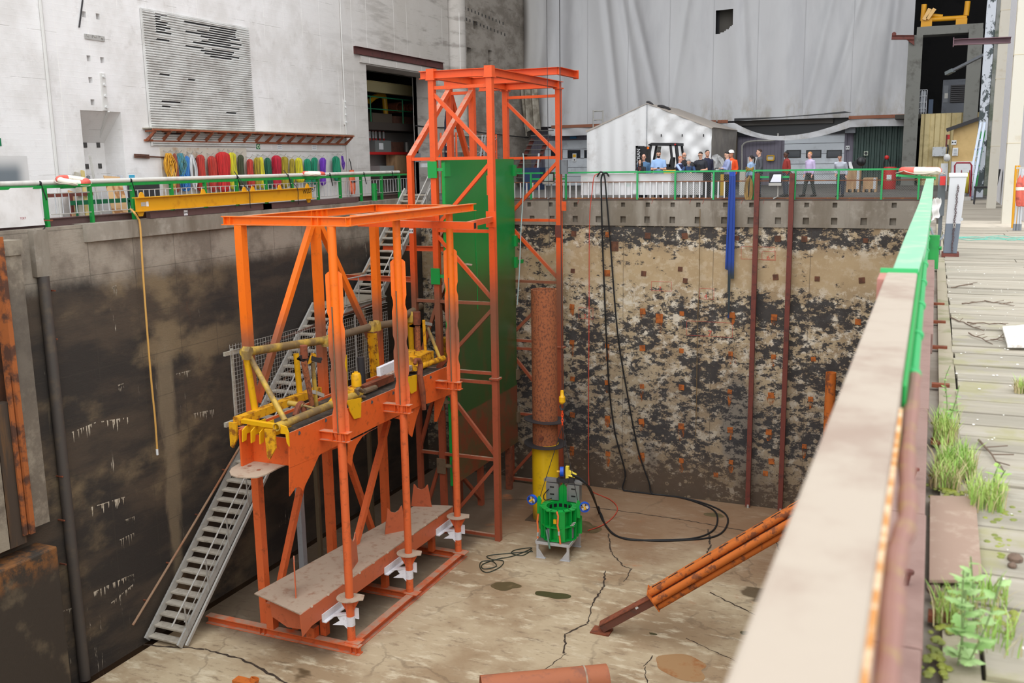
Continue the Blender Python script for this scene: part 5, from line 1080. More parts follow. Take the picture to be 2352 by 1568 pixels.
p = lerp(A_, B_, .02)+V((.01, .05, .0)); mb = MB(); mb.obox(p+V((0, .06, 0)), (.002, 0, 0), (0, .08, 0), (0, 0, .05)); mb.build('data_plate', STEEL, sb); mb = MB(); mb.obox(p+V((0, .2, 0)), (.002, 0, 0), (0, .04, 0), (0, 0, .06)); mb.build('white_sticker', WHITE, sb)
for t in (.57, .88):
    p = lerp(A_, B_, t); mb = MB(); mb.path(catm([p+V((-.3, -.1, .75)), p+V((.0, -.05, .35)), p+V((.12, 0, .15)), p+V((.1, .02, -.18)), p+V((.1, .05, -.32))], 5), .012, 6); mb.build('hold_down_strap', BLACK, sb)
# brown box beams outside the railing
for (x0, y0, x1, y1, lab) in ((340, 486, 620, 478, 'long brown steel box beam lying under the yellow lifting beam, nearer length'), (600, 467, 820, 464, 'long brown steel box beam lying beyond the yellow lifting beam, farther length')):
    a, b = at(x0, y0, X=-18.6), at(x1, y1, X=-18.6); mb = MB(); mb.bar((-18.6, a.y, .19), (-18.6, b.y, .19), .14, .16); bb = one('box_beam', mb, BROWNSTEEL, lab, 'beam')
    mb = MB(); mb.obox((-18.6, b.y+.002, .19), (.05, 0, 0), (0, .003, 0), (0, 0, .06)); mb.build('open_end', BLACKPAINT, bb)
    if x0 == 340: target((-18.525, at(426, 482, X=-18.53).y, .19), Y3, Z3, .07, bb, X3)
# yellow hose hanging down the wall, black cord
ho = [(308, 488), (316, 500), (322, 520), (328, 620), (338, 760), (348, 880), (356, 960), (361, 1032)]
mb = MB(); mb.path(catm([at(300, 480, X=XL-.1)]+[at(x, y, X=XL+.17) for x, y in ho], 6), .026, 8); hs_ = one('hose', mb, mat('ochre_hose', C(206, 158, 84), .55), 'long ochre yellow hose hanging down the left dock wall', 'hose')
mb = MB(); p = at(361, 1036, X=XL+.17); mb.tube(p+V((0, 0, .06)), p-V((0, 0, .1)), .032, 8); mb.build('hose_tip', WHITE, hs_)
mb = MB(); mb.path(catm([at(x, y, X=XL+.14) for x, y in ((100, 517), (103, 522), (99, 528), (104, 535), (100, 543), (102, 550))], 5), .014, 6); one('cord', mb, BLACK, 'short black curly cord hanging from the left quay edge', 'cord')
# ---- things against the white wall
XV = XW+.03
n = N('louver_metal'); c = n.mix(C(216, 216, 213), C(194, 192, 188), n.ramp(n.noise(1.5, 6, .65), .4, .65)); c = n.mix(c, C(70, 68, 66), n.math('MULTIPLY', n.ramp(n.noise(2.5, 7, .7, (1, .3, 4)), .62, .72), .5)); M_LV = n.done(c, .5)
a, b = at(325, 22, X=XV), at(570, 66, X=XV); y0, y1 = a.y, b.y; z1 = a.z; z0 = at(350, 335, X=XV).z
lv = thing('louver_panel', 'large square ribbed metal louver panel with dark gaps on the white wall', 'vent', (XV, (y0+y1)/2, z0))
mb = MB(); mb.box(XW+.005, XW+.02, y0+.05, y1-.05, z0+.05, z1-.05); mb.build('backing', BLACKPAINT, lv)
rn = random.Random(3); ns_ = 54; dz = (z1-z0)/ns_; mb = MB()
for i in range(ns_):
    z_ = z0+dz*(i+.5); v_ = i/ns_; off = .08*(1-v_); gaps = []
    if .72 < v_ < .97: gaps += [(.5+rn.uniform(-.15, .1), .86+rn.uniform(-.06, .06))] if rn.random() < .75 else []
    if v_ > .85 and rn.random() < .7: gaps.append((.1, .1+rn.uniform(.05, .14)))
    if rn.random() < .16: g0 = rn.choice((.1, .35, .7)); gaps.append((g0, g0+rn.uniform(.06, .2)))
    u = 0
    segs = []
    for g0, g1 in sorted(gaps):
        if g0 > u: segs.append((u, g0))
        u = max(u, g1)
    segs.append((u, 1))
    for s0_, s1_ in segs:
        ya_, yb_ = y0+(y1-y0)*s0_+.0, y0+(y1-y0)*s1_
        mb.prism([(XW+.02, ya_, z_-dz*.5), (XW+.075, ya_, z_-dz*.22), (XW+.075, ya_, z_+dz*.22), (XW+.02, ya_, z_+dz*.5)], (0, yb_-ya_, 0))
    for g0, g1 in gaps:
        ya_, yb_ = y0+(y1-y0)*g0, y0+(y1-y0)*min(g1, 1); mb.prism([(XW+.02, ya_, z_+dz*.12), (XW+.06, ya_, z_+dz*.22), (XW+.05, ya_, z_+dz*.5), (XW+.02, ya_, z_+dz*.5)], (0, yb_-ya_, 0))
mb.build('slats', M_LV, lv)
mb = MB(); mb.box(XW+.02, XW+.05, y0-.06, y0+.0, z0, z1+.05); mb.box(XW+.02, XW+.05, y0, y1, z1, z1+.05); mb.build('frame', M_LV, lv)
# long bracketed shelf
ys0, ys1 = at(345, 300, X=-21.5).y, at(808, 312, X=-21.5).y; zs2 = 2.55
sh = thing('wall_shelf', 'long brown bracketed lattice shelf on the white wall above the slings', 'shelf', (XW, (ys0+ys1)/2, 2.2))
SHB = mat('shelf_brown', C(150, 84, 54), .7, 0, C(110, 60, 44), 4)
mb = MB(); mb.box(XW, XW+.42, ys0, ys1, zs2, zs2+.03); mb.build('shelf_board', WOODGREY, sh)
mb = MB(); mb.bar((XW+.4, ys0, zs2-.03), (XW+.4, ys1, zs2-.03), .05, .05); mb.bar((XW+.05, ys0, zs2-.34), (XW+.05, ys1, zs2-.34), .04, .06); mb.build('shelf_rail', SHB, sh)
for i in range(18): y = ys0+.1+(ys1-ys0-.2)*i/17; mb = MB(); mb.prism([(XW, y, zs2-.04), (XW+.4, y, zs2-.04), (XW+.4, y, zs2-.09), (XW+.08, y, zs2-.36), (XW, y, zs2-.36), (XW, y, zs2-.3), (XW+.3, y, zs2-.09), (XW, y, zs2-.09)], (0, .05, 0)); mb.build('shelf_bracket', SHB, sh)
# paddle
mb = MB(); a, b = at(312, 358, X=XW+.06), at(470, 366, X=XW+.06); mb.tube(a, b, .022, 8); mb.obox(lerp(a, b, .08), (.012, 0, 0), (b-a)*.1, Z3*.06); one('wooden_paddle', mb, WOODDARK, 'brown wooden paddle hung flat on the white wall behind the yellow rope', 'paddle')
# hook boards
hb = thing('hook_board', 'rust stained board with hooks behind the ropes at the left end', 'hook board', (XW, 24, 1.8)); 
ya_, yb_ = at(367, 345, X=XW).y, at(564, 345, X=XW).y
mb = MB(); mb.box(XW, XW+.03, ya_, yb_, .35, at(367, 338, X=XW).z); mb.build('board', mat('stained_board', C(206, 198, 184), .8, 0, C(168, 128, 88), 2.5, .5, .7, .7), hb)
hr_ = thing('hook_rail', 'white wall rail with long hooks above the slings at the right end', 'hook rail', (XW, 30, 1.9)); yc_, yd_ = at(566, 348, X=XW).y, at(786, 348, X=XW).y
zr_ = at(680, 346, X=XW+.04).z
mb = MB(); mb.box(XW, XW+.04, yc_, yd_, zr_-.02, zr_+.04); mb.build('rail', COND, hr_)
# slings and ropes
GN = lambda nm, c1, c2: mat(nm, c1, .75, 0, c2, 9, .45, .62, .75, .25, 30, (1, 3, .15))
SM = dict(yel=GN('web_yellow', C(216, 206, 44), C(112, 108, 40)), red=GN('web_red', C(186, 58, 46), C(118, 40, 36)), bred=GN('web_bright_red', C(206, 44, 44), C(134, 34, 34)), crim=GN('web_crimson', C(190, 32, 56), C(116, 26, 40)), oli=GN('web_olive', C(70, 76, 50), C(46, 50, 36)), oly=GN('web_olive_yellow', C(168, 148, 40), C(96, 84, 36)), grn=GN('web_green', C(28, 140, 104), C(16, 84, 66)), dgr=GN('web_dark_green', C(30, 96, 72), C(18, 58, 46)), pur=GN('web_purple', C(110, 52, 176), C(72, 36, 120)), brn=GN('web_brown', C(152, 78, 60), C(110, 58, 46)), blu=GN('rope_blue', C(64, 128, 196), C(40, 84, 146)), wht=GN('rope_pale', C(206, 206, 206), C(150, 150, 152)), amb=GN('rope_amber', C(226, 168, 44), C(176, 124, 34)), teal=GN('rope_teal', C(74, 140, 160), C(90, 110, 60)), tan=GN('rope_tan', C(206, 164, 84), C(160, 120, 56)))
XK = XW+.2
def zp(px, py): p = at(340+px/4.704, 320+py/4.704, X=XK); return p.y, p.z
def hookp(par, y, z): mb = MB(); mb.path([(XW+.02, y, z+.1), (XK, y, z+.02), (XK+.08, y+.02, z+.1)], .012, 6); mb.build('hook', STEEL, par)
def sling(cx, w_, t, b, m, lab, seed, m2=None, par=None):
    rnd = random.Random(seed); y, zt_ = zp(cx, t); _, zb_ = zp(cx, b); hw = (zp(cx+w_/2, t)[0]-zp(cx-w_/2, t)[0])/2; H = zt_-zb_
    mb = MB(); nu, nv = 40, 22; ph = rnd.uniform(0, 6); kf = max(4, int(hw*38))
    def fn(u, v):
        th = 2*pi*u; q = v*H
        s_ = min(1, .35+1.0*(q/.25)**.5) if q < .25 else 1.0; e = (H-q)
        if e < .12: s_ *= (.3+.7*(max(e, 0)/.12)**.5)
        s_ *= .86+.14*sin(v*5+ph)*(.6)
        r = 1+.13*cos(kf*2*th+ph+1.2*sin(v*4+ph))
        return V((XK+sin(th)*min(.1, hw*.7)*s_*r, y+cos(th)*hw*s_*r+.025*sin(v*3.3+ph), zt_-q))
    mb.grid(fn, nu, nv)
    o = mb.build('lifting_sling', m); tag(o, lab, 'sling', 'webbing slings hung along the white wall')
    hookp(o, y, zt_)
    return o
def rope(cx, w_, t, b, m, lab, seed, nl=11, r=.014):
    rnd = random.Random(seed); y, zt_ = zp(cx, t); _, zb_ = zp(cx, b); hw = (zp(cx+w_/2, t)[0]-zp(cx-w_/2, t)[0])/2; mb = MB()
    for i in range(nl):
        o_ = (i/(nl-1)-.5); zb2_ = zb_+rnd.uniform(0, .18); q = rnd.uniform(.6, 1); xo = XK+rnd.uniform(-.05, .07)
        mb.path(catm([(xo, y+o_*hw*.5, zt_), (xo+.02, y+o_*hw*.9-hw*.45*q, zt_-.25), (xo+.03, y+o_*hw*.7-hw*.6*q, (zt_+zb_)/2), (xo+.02, y+o_*hw*.6-hw*.35*q, zb2_+.1), (xo+.02, y+o_*hw*.4, zb2_), (xo+.03, y+o_*hw*.6+hw*.4*q, zb2_+.1), (xo+.05, y+o_*hw*.7+hw*.6*q, (zt_+zb_)/2), (xo+.04, y+o_*hw*.9+hw*.4*q, zt_-.25), (xo, y+o_*hw*.5, zt_)], 4), r, 5, cap=False)
    o = mb.build('rope_coil', m); tag(o, lab, 'rope', 'rope coils hung at the left end of the white wall'); hookp(o, y, zt_); return o
rope(215, 120, 150, 440, SM['amb'], 'amber yellow rope coil hung leftmost on the white wall', 1, 14); 
mb = MB()
rope(240, 70, 290, 575, SM['tan'], 'tan rope hank bound below the amber rope coil', 21, 10)
sling(287, 40, 150, 575, SM['brn'], 'brown red webbing sling between the amber rope and the teal rope', 2)
rope(345, 100, 150, 400, SM['teal'], 'teal and blue rope coil second from the left on the wall', 3, 14); rope(368, 95, 330, 570, SM['blu'], 'bright blue rope hank tied below the teal rope coil', 22, 12)
sling(412, 50, 180, 560, SM['blu'], 'blue webbing sling between the teal rope and the white rope', 4)
rope(465, 85, 165, 540, SM['wht'], 'white rope coil hung left of the first red sling', 5, 10, .018)
for i, q in enumerate(((565, 95, 165, 570, 'red', 'dull red sling hung next to the white rope coil'), (683, 85, 180, 570, 'red', 'narrower dull red sling second from the white rope'), (800, 145, 135, 570, 'bred', 'widest bright red sling, the biggest bundle on the wall'), (905, 95, 142, 545, 'yel', 'bright yellow sling right of the widest red bundle'), (1000, 60, 165, 540, 'oli', 'dark olive sling at the right end of the stained board'), (1100, 66, 212, 530, 'red', 'small dull red sling first on the white hook rail'), (1172, 58, 195, 535, 'oly', 'olive yellow sling beside the small dull red sling'), (1222, 50, 190, 535, 'yel', 'narrow bright yellow sling left of the dark green sling'), (1292, 68, 198, 530, 'dgr', 'dark green sling left of the crimson sling'), (1380, 98, 172, 525, 'crim', 'crimson sling in the middle of the hook rail'), (1470, 80, 185, 525, 'oly', 'wide olive yellow sling right of the crimson sling'), (1552, 46, 208, 480, 'oly', 'thin olive yellow sling, fourth right of the dark green one'), (1630, 76, 198, 475, 'yel', 'yellow sling left of two green slings'), (1718, 58, 208, 500, 'grn', 'left of two neighbouring green slings above the lifebuoy'), (1795, 60, 195, 490, 'grn', 'right of two neighbouring green slings above the lifebuoy'), (1882, 55, 198, 500, 'pur', 'purple sling beyond the lifebuoy'), (2030, 76, 182, 455, 'grn', 'green sling alone at the right end of the hook rail'))):
    sling(*q[:4], SM[q[4]], q[5], 30+i)
rope(2092, 36, 180, 330, SM['pur'], 'small purple rope hank at the right end of the hook rail', 50, 6, .01)
# orange harness
y, zt_ = zp(2200, 330); mb = MB(); mb.grid(lambda u, v: V((XK+.09*sin(2*pi*u), y+.2*cos(2*pi*u)*(.45+.55*min(1, v*2.2))*(1 if v < .85 else 1-(v-.85)*3), zt_-.95*v+.03*sin(7*u*2)*v)), 20, 14)
hv = one('life_vest', mb, mat('vest_orange', C(220, 104, 66), .7, 0, C(170, 72, 48), 8), 'orange life vest hanging by the door opening on the white wall', 'life vest')
mb = MB(); mb.path([(XK, y, zt_), (XK-.02, y-.03, zt_+.3), (XK-.1, y, zt_+.45)], .02, 6); mb.build('vest_strap', BLACK, hv); mb = MB(); mb.box(XK+.07, XK+.1, y-.16, y+.16, zt_-.5, zt_-.42); mb.build('waist_belt', BLACK, hv)
def sign(px0, py0, px1, py1, X, m, name, lab, txt=None, tm=None, sz=.1):
    a, b = at(px0, py1, X=X), at(px1, py0, X=X); mb = MB(); mb.box(X-.01, X, a.y, b.y, a.z, b.z); o = one(name, mb, m, lab, 'sign')
    return o, a, b
SGG = mat('sign_green', C(12, 112, 72), .5)
o, a, b = sign(589.5, 331, 597, 342.5, XW+.015, SGG, 'safety_sign', 'small green safety sign with a pale ring on the white wall under the shelf')
mb = MB(); q = V((XW+.017, (a.y+b.y)/2, (a.z+b.z)/2)); mb.lathe([(.04, 0), (.07, 0), (.07, .004), (.04, .004)], q, 18, X3, closedprof=True); mb.build('sign_ring', mat('sign_pale', C(214, 226, 196), .5), o)
for px, lab in ((643, 'left of two small white paper notices on the wall under the shelf'), (722, 'right of two small white paper notices on the wall under the shelf')):
    o, a, b = sign(px-5, 333, px+5, 344, XW+.012, WHITE, 'paper_notice', lab); mb = MB()
    for k in range(4): mb.box(XW+.012, XW+.014, a.y+.03, b.y-.03, a.z+.05+k*.06, a.z+.065+k*.06)
    mb.build('print_line', GREY, o)
sign(-3, 317, 2, 335, XW+.015, SGG, 'safety_sign', 'small green sign at the left edge of the photo on the white wall')
# metal strips and bracket plates on the wall
for (x0, y0, x1, y1, lab) in ((195, 80, 240, 95, 'flat grey metal strip with bolts high on the white wall left of the louver'),):
    a, b = at(x0, y1-6, X=XW+.02), at(x1, y0+8, X=XW+.02); mb = MB(); mb.box(XW, XW+.03, a.y, b.y, a.z, b.z+.05); o = one('wall_strip', mb, mat('dirty_strip', C(170, 168, 164), .7, 0, C(90, 86, 82), 8, .5, .65, .8), lab, 'metal strip')
    for t in (.12, .5, .85): mb = MB(); mb.tube((XW+.03, a.y+(b.y-a.y)*t, a.z+.1), (XW+.045, a.y+(b.y-a.y)*t, a.z+.1), .03, 8); mb.build('bolt', STEEL, o)
for (x0, y0, x1, y1, lab) in ((243, 170, 251, 254, 'vertical bolted plate above the wall niche'), (794, 230, 801, 286, 'vertical bolted plate on the wall left of the door opening')):
    a, b = at(x0, y1, X=XW+.05), at(x1, y0, X=XW+.05); yb_ = a.y+.0; mb = MB(); mb.box(XW, XW+.05, yb_-.06, yb_+.1, a.z, b.z); o = one('bolted_plate', mb, COND, lab, 'plate')
    for t in (.1, .4, .7, .92): mb = MB(); mb.tube((XW+.05, yb_+.02, a.z+(b.z-a.z)*t), (XW+.1, yb_+.02, a.z+(b.z-a.z)*t), .04, 8); mb.build('bolt', WHITEPLASTIC, o)
mb = MB(); mb.bar((XW+.03, at(250, 256, X=XW).y-.05, 3.0), (XW-.65, at(226, 300, X=XW-.65).y, 2.3), .07, .05); one('drop_pipe', mb, COND, 'short white strut slanting into the niche under the bolted plate', 'strut')
mb = MB(); a, b = at(190, 0, X=XW+.03), at(182, 63, X=XW+.03); mb.bar(a, b, .03, .03); one('thin_rod', mb, DARKSTEEL, 'thin dark rod hanging at the top left of the white wall', 'rod')
# boards and odds leaning in and beside the niche
def board(p0, p1, w_, t, m, lab, name='board'): mb = MB(); mb.bar(p0, p1, w_, t, up=(1, 0, .2)); return one(name, mb, m, lab, 'board')
g = lambda px, py, X: at(px, py, X=X)
def lean(px0, px1, ztop, w_, t, m, lab, name='wooden_board', X0=XW+.5, X1=XW+.1): a = at(px0, 495, X=X0); b = at(px1, 420, X=X1); return board((X0, a.y, ZQ), (X1, b.y, ztop), w_, t, m, lab, name)
lean(172, 160, .8, .16, .04, WOOD, 'short pale timber plank leaning left of the niche behind the railing')
lean(188, 178, 1.3, .14, .05, WOODGREY, 'tall white weathered plank leaning in front of the niche'); lean(200, 192, 1.35, .1, .05, mat('yellow_board', C(190, 170, 110), .8), 'narrow yellowish plank beside the tall white plank')
lean(213, 204, 1.2, .07, .07, GREY, 'grey metal bar leaning right of the yellowish plank', 'metal_bar'); lean(232, 212, 1.75, .05, .05, STEEL, 'long thin metal pole leaning in the niche', 'metal_pole')
a, b = at(232, 490, X=XW-.1), at(272, 490, X=XW-.1); mb = MB(); mb.prism([(XW+.35, a.y, ZQ), (XW+.35, b.y, ZQ), (XW+.06, b.y, 1.15), (XW+.06, a.y+.05, 1.2)], (.02, 0, .004))
n = N('plywood'); w_ = n.t.nodes.new('ShaderNodeTexWave'); w_.inputs['Scale'].default_value = 2.0; w_.inputs['Distortion'].default_value = 9; n.link(n.pos, w_.inputs['Vector']); one('plywood_sheet', mb, n.done(n.mix(C(206, 168, 122), C(160, 112, 70), n.ramp(w_.outputs['Fac'], .55, .95)), .75), 'plywood sheet with swirling grain leaning behind the left railing', 'plywood')
a, b = at(275, 490, X=XW+.25), at(300, 490, X=XW+.25); mb = MB(); mb.prism([(XW+.3, a.y, ZQ), (XW+.3, b.y, ZQ), (XW+.05, b.y, 1.2), (XW+.05, a.y, 1.2)], (.02, 0, 0)); one('metal_sheet', mb, mat('pale_sheet', C(206, 208, 212), .4, .2, C(150, 156, 166), 2), 'pale metal sheet leaning right of the plywood', 'sheet')
a, b = at(302, 440, X=XW+.15), at(362, 440, X=XW+.15); mb = MB(); mb.box(XW, XW+.25, a.y, b.y, ZQ, 1.1); bx = one('wall_cabinet', mb, mat('dark_cabinet', C(70, 70, 72), .6, 0, C(96, 94, 92), 3), 'dark grey wall cabinet behind the left railing at the end of the lifting beam', 'cabinet'); mb = MB(); mb.box(XW+.25, XW+.26, a.y+.05, b.y-.05, ZQ+.1, 1.02); mb.build('cabinet_door', mat('dark_cabinet_door', C(52, 52, 54), .5), bx)
a, b = at(297, 402, X=XW+.02), at(310, 410, X=XW+.02); mb = MB(); mb.box(XW, XW+.02, a.y, b.y, b.z, a.z); one('blue_sign', mb, mat('sign_cyan', C(70, 170, 206), .5), 'small cyan sign on the white wall left of the dark cabinet', 'sign')
mb = MB(); a, b = at(108, 445, X=XW+.4), at(212, 441, X=XW+.4); mb.bar((XW+.4, a.y, .72), (XW+.4, b.y, .72), .06, .1); mb.bar((XW+.4, (a.y+b.y)/2, .72), (XW+.4, (a.y+b.y)/2, ZQ), .08, .08); one('brown_barrier', mb, RAILBROWN, 'dark red brown barrier beam behind the left railing', 'barrier')
mb = MB(); a, b = at(160, 455, X=XW+.6), at(306, 449, X=XW+.6); mb.bar((XW+.6, a.y, .5), (XW+.6, b.y, .5), .05, .12); mb.bar((XW+.6, a.y+.2, ZQ), (XW+.6, a.y+.2, .5), .05, .05); mb.bar((XW+.6, b.y-.2, ZQ), (XW+.6, b.y-.2, .5), .05, .05); one('guard_beam', mb, mat('deep_green', C(14, 92, 58), .5), 'low dark green guard beam behind the left railing', 'barrier')
# green bollard tube on the quay edge
def bollard(c, h, r, lab, m=LG): c = V(c); t = thing('mooring_bollard', lab, 'bollard', c); mb = MB(); mb.tube(c, c+V((0, 0, h)), r, 18); mb.build('body', m, t); mb = MB(); mb.tube(c+V((-r*1.35, 0, h*.62)), c+V((r*1.35, 0, h*.62)), r*.3, 10); mb.build('cross_pin', m, t); return t
p = at(859, 458, X=-18.75); bollard((-18.72, p.y, .1), .62, .1, 'green mooring tube standing on the left quay edge before the door opening')
# lintel beam over the opening
a, b = at(815, 117, X=XW+.06), at(1020, 158, X=XW+.06); mb = MB(); mb.chan((XW+.06, a.y, 5.95), (XW+.06, b.y, 5.95), .12, .3); one('lintel_beam', mb, mat('lintel_brown', C(92, 50, 46), .7, 0, C(70, 42, 38), 3), 'dark red brown steel lintel beam above the door opening', 'beam')
mb = MB(); mb.box(XW-.1, XW+.08, dl.y-.5, dr_.y+.5, 5.5, 5.75); struct('trim_1', mb, M_WW)
# ---- the store seen through the opening
XI = XW-1.9
def ibx(px0, py0, px1, py1, X, dx=.4): a, b = at(px0, py1, X=X), at(px1, py0, X=X); return X-dx, X, a.y, b.y, a.z, b.z
zmz = at(900, 283, X=XI-.5).z
mb = MB(); mb.box(XI-5.5, XI-.3, 30.2, 47.8, zmz-.35, zmz); struct('floor_mezzanine', mb, mat('mezz_edge', C(58, 50, 44), .8))
mb = MB(); mb.box(XI-2.2, XI-2.0, 32, 47.8, -.1, zmz-.35); struct('wall_store_lower', mb, mat('store_white', C(206, 206, 202), .8))
mb = MB(); mb.ibeam((XI-.8, 32, 5.0), (XI-.8, 47, 5.0), .3, .5); one('crane_beam', mb, mat('pale_beam', C(206, 196, 150), .6), 'pale yellow crane beam inside the store behind the door opening', 'beam')
gr_ = thing('mezzanine_railing', 'green railing on the mezzanine inside the store', 'railing', (XI-.4, 40, zmz)); mb = MB(); mb.tube((XI-.4, 35, zmz+1.15), (XI-.4, 45, zmz+1.15), .03, 8); mb.tube((XI-.4, 35, zmz+.6), (XI-.4, 45, zmz+.6), .025, 8); mb.build('rail', SGG, gr_)
for y in (36.6, 39.6, 42.6): mb = MB(); mb.tube((XI-.4, y, zmz), (XI-.4, y, zmz+1.15), .03, 8); mb.build('post', SGG, gr_)
mb = MB(); ps = [at(x, y, X=XI-1.5) for x, y in ((848, 233), (862, 222), (880, 219), (884, 240), (886, 262))]; mb.path(catm(ps, 5), .13, 10); one('robot_arm', mb, mat('dim_yellow', C(196, 148, 20), .5), 'yellow curved machine arm on the mezzanine inside the store', 'machine arm')
for px, r, lab in ((920, .26, 'left of two short rusty pipe pieces lying on the mezzanine'), (942, .2, 'right of two short rusty pipe pieces lying on the mezzanine')):
    p = at(px, 247, X=XI-.9); mb = MB(); mb.tube(p, p+V((-1.2, .5, 0)), r, 20, inner=r*.8); o = one('pipe_piece', mb, RUST, lab, 'pipe')
mb = MB(); mb.box(*ibx(905, 270, 955, 283, XI-.7, .8)); one('pallet_load', mb, WOODDARK, 'wooden pallet load under the pipe pieces on the mezzanine', 'pallet'); mb = MB(); mb.box(*ibx(856, 262, 900, 283, XI-.7, .8)); one('machine_box', mb, mat('dim_brown_box', C(80, 70, 58), .7), 'dim brown box on the mezzanine under the yellow arm', 'box')
rk = thing('storage_rack', 'storage rack with red beams inside the store', 'rack', (XI-1, 38, 0)); 
for z_ in (at(880, 349, X=XI-.8).z, at(880, 398, X=XI-.8).z): mb = MB(); a, b = at(842, 349, X=XI-.8), at(938, 349, X=XI-.8); mb.box(XI-1.6, XI-.8, a.y, b.y, z_-.12, z_); mb.build('rack_beam', REDP, rk)
for px in (844, 937): y = at(px, 350, X=XI-.8).y; mb = MB(); mb.box(XI-.9, XI-.8, y-.05, y+.05, 0, at(880, 325, X=XI-.8).z); mb.build('rack_upright', STEEL, rk)
zsh = at(880, 349, X=XI-.8).z; q = list(ibx(862, 323, 898, 342, XI-.85, .6)); q[4], q[5] = zsh+.0, zsh+.55; mb = MB(); mb.box(*q); o = one('equipment_case', mb, mat('grey_case', C(128, 132, 130), .5, .2), 'grey equipment case with a white label on the rack', 'case'); mb = MB(); mb.box(XI-.85, XI-.845, q[2]+.35, q[2]+.75, q[4]+.12, q[4]+.42); mb.build('case_label', WHITE, o)
q = list(ibx(900, 330, 927, 348, XI-.85, .6)); q[4], q[5] = zsh, zsh+.5; mb = MB(); mb.box(*q); one('wooden_box', mb, WOODDARK, 'brown wooden box on the upper rack beam right of the grey case', 'box')
q = list(ibx(873, 383, 905, 396, XI-.85, .6)); zs4 = at(880, 398, X=XI-.8).z; q[4], q[5] = zs4, zs4+.36; mb = MB(); mb.box(*q); one('metal_toolbox', mb, mat('pale_toolbox', C(168, 170, 168), .5, .2), 'pale metal toolbox on the lower rack beam', 'toolbox')
q = list(ibx(912, 357, 936, 396, XI-.85, .6)); q[4], q[5] = zs4, zs4+.9; mb = MB(); mb.box(*q); one('chain_board', mb, WOOD, 'plywood board hung with shackles on the lower rack beam', 'board')
for i, px in enumerate((849, 857, 863, 872, 881)):
    y = at(px, 310, X=XI-1.2).y; t = thing('marker_pole', 'red and white marker pole standing on the rack, number %s from the left of five' % ('one', 'two', 'three', 'four', 'five')[i], 'pole', (XI-1.2, y, zsh)); t['label'] = ('leftmost', 'second from the left', 'middle', 'second from the right', 'rightmost')[i]+' of five red and white marker poles on the store rack'
    for k in range(4): mb = MB(); mb.tube((XI-1.2, y, zsh+.02+k*.32), (XI-1.2, y, zsh+.34+k*.32), .05, 8); mb.build('band', REDP if k % 2 else WHITE, t)
# things by the grey wall behind the tower
XG2 = -21.2
mb = MB(); pb = at(1022, 380, X=XG2); mb.prism([(XG2, pb.y+.45*a, pb.z-.6+b) for a, b in ((0, 0), (.75, 0), (.95, 1.2), (.85, 2.4), (.45, 3.1), (.12, 2.6), (-.05, 1.2))], (.03, 0, 0)); fb = one('feather_flag', mb, mat('navy_flag', C(22, 26, 52), .7), 'tall navy feather flag with white wavy lines behind the tower', 'flag')
mb = MB()
for k in range(4): mb.path(catm([(XG2+.035, pb.y+.1+k*.09, pb.z+.9+.09*j+0) if j % 2 == 0 else (XG2+.035, pb.y+.17+k*.09, pb.z+.9+.09*j) for j in range(6)], 4), .012, 5)
mb.build('wavy_mark', WHITE, fb)
def scaff(px0, px1, ytop, X, lab):
    a, b = at(px0, 450, X=X), at(px1, 450, X=X); zt_ = at(px0, ytop, X=X).z; t = thing('scaffold_rack', lab, 'scaffold', (X, (a.y+b.y)/2, 0))
    for y in (a.y, b.y):
        for dx in (0, .8): mb = MB(); mb.tube((X-dx, y, 0), (X-dx, y, zt_), .05, 8); mb.build('upright', ORANGE2, t)
    for z_ in (.9, 1.9, zt_-.15): mb = MB(); mb.box(X-.8, X, a.y, b.y, z_, z_+.08); mb.build('shelf', WOODGREY, t)
    for s_ in (0, 1): mb = MB(); mb.bar((X+.02, a.y if s_ else b.y, 1.0), (X+.02, b.y if s_ else a.y, zt_-.2), .03, .03); mb.build('cross_brace', ALU, t)
scaff(1051, 1142, 304, -20.6, 'rack of orange uprights with crossed braces behind the green gate')
ld_ = thing('step_ladder', 'aluminium step ladder standing in front of the orange rack behind the tower', 'ladder', (-20.2, 45, 0)); a, b = at(1098, 430, X=-20.2), at(1108, 310, X=-20.2)
for dy in (0, .45): mb = MB(); mb.bar((-20.2, a.y+dy, 0), (-20.2, b.y+dy*.7, b.z), .06, .03); mb.build('stile', ALU, ld_)
for k in range(9): z_ = .3+k*.3; mb = MB(); f_ = z_/b.z; mb.bar((-20.2, a.y+(b.y-a.y)*f_, z_), (-20.2, a.y+.45+(b.y+.31-a.y-.45)*f_, z_), .04, .03); mb.build('rung', ALU, ld_)
# electric boxes and cable run by the door
for (x0, y0, x1, y1, m, lab) in ((957, 352, 966, 372, GREY, 'grey switch box on the wall right of the door opening'), (970, 375, 985, 384, WHITE, 'white paper notice on the wall right of the door opening')):
    a, b = at(x0, y1, X=XW+.1), at(x1, y0, X=XW+.1); mb = MB(); mb.box(XW, XW+.1, a.y, b.y, a.z, b.z); one('switch_box' if m is GREY else 'paper_notice', mb, m, lab, 'box' if m is GREY else 'sign')
mb = MB(); mb.path(catm([(XW+.08, at(955, 290, X=XW+.08).y, 3.1), (XW+.1, 41, 3.05), (XW+.1, 43.1, 3.1), (-21.2, 44, 3.0), (-21.9, 47, 2.95), (-21.9, 51, 2.85), (-21.9, 53.4, 2.8)], 5), .035, 6); one('cable_run', mb, BLACK, 'black cable running along the grey wall behind the tower', 'cable')
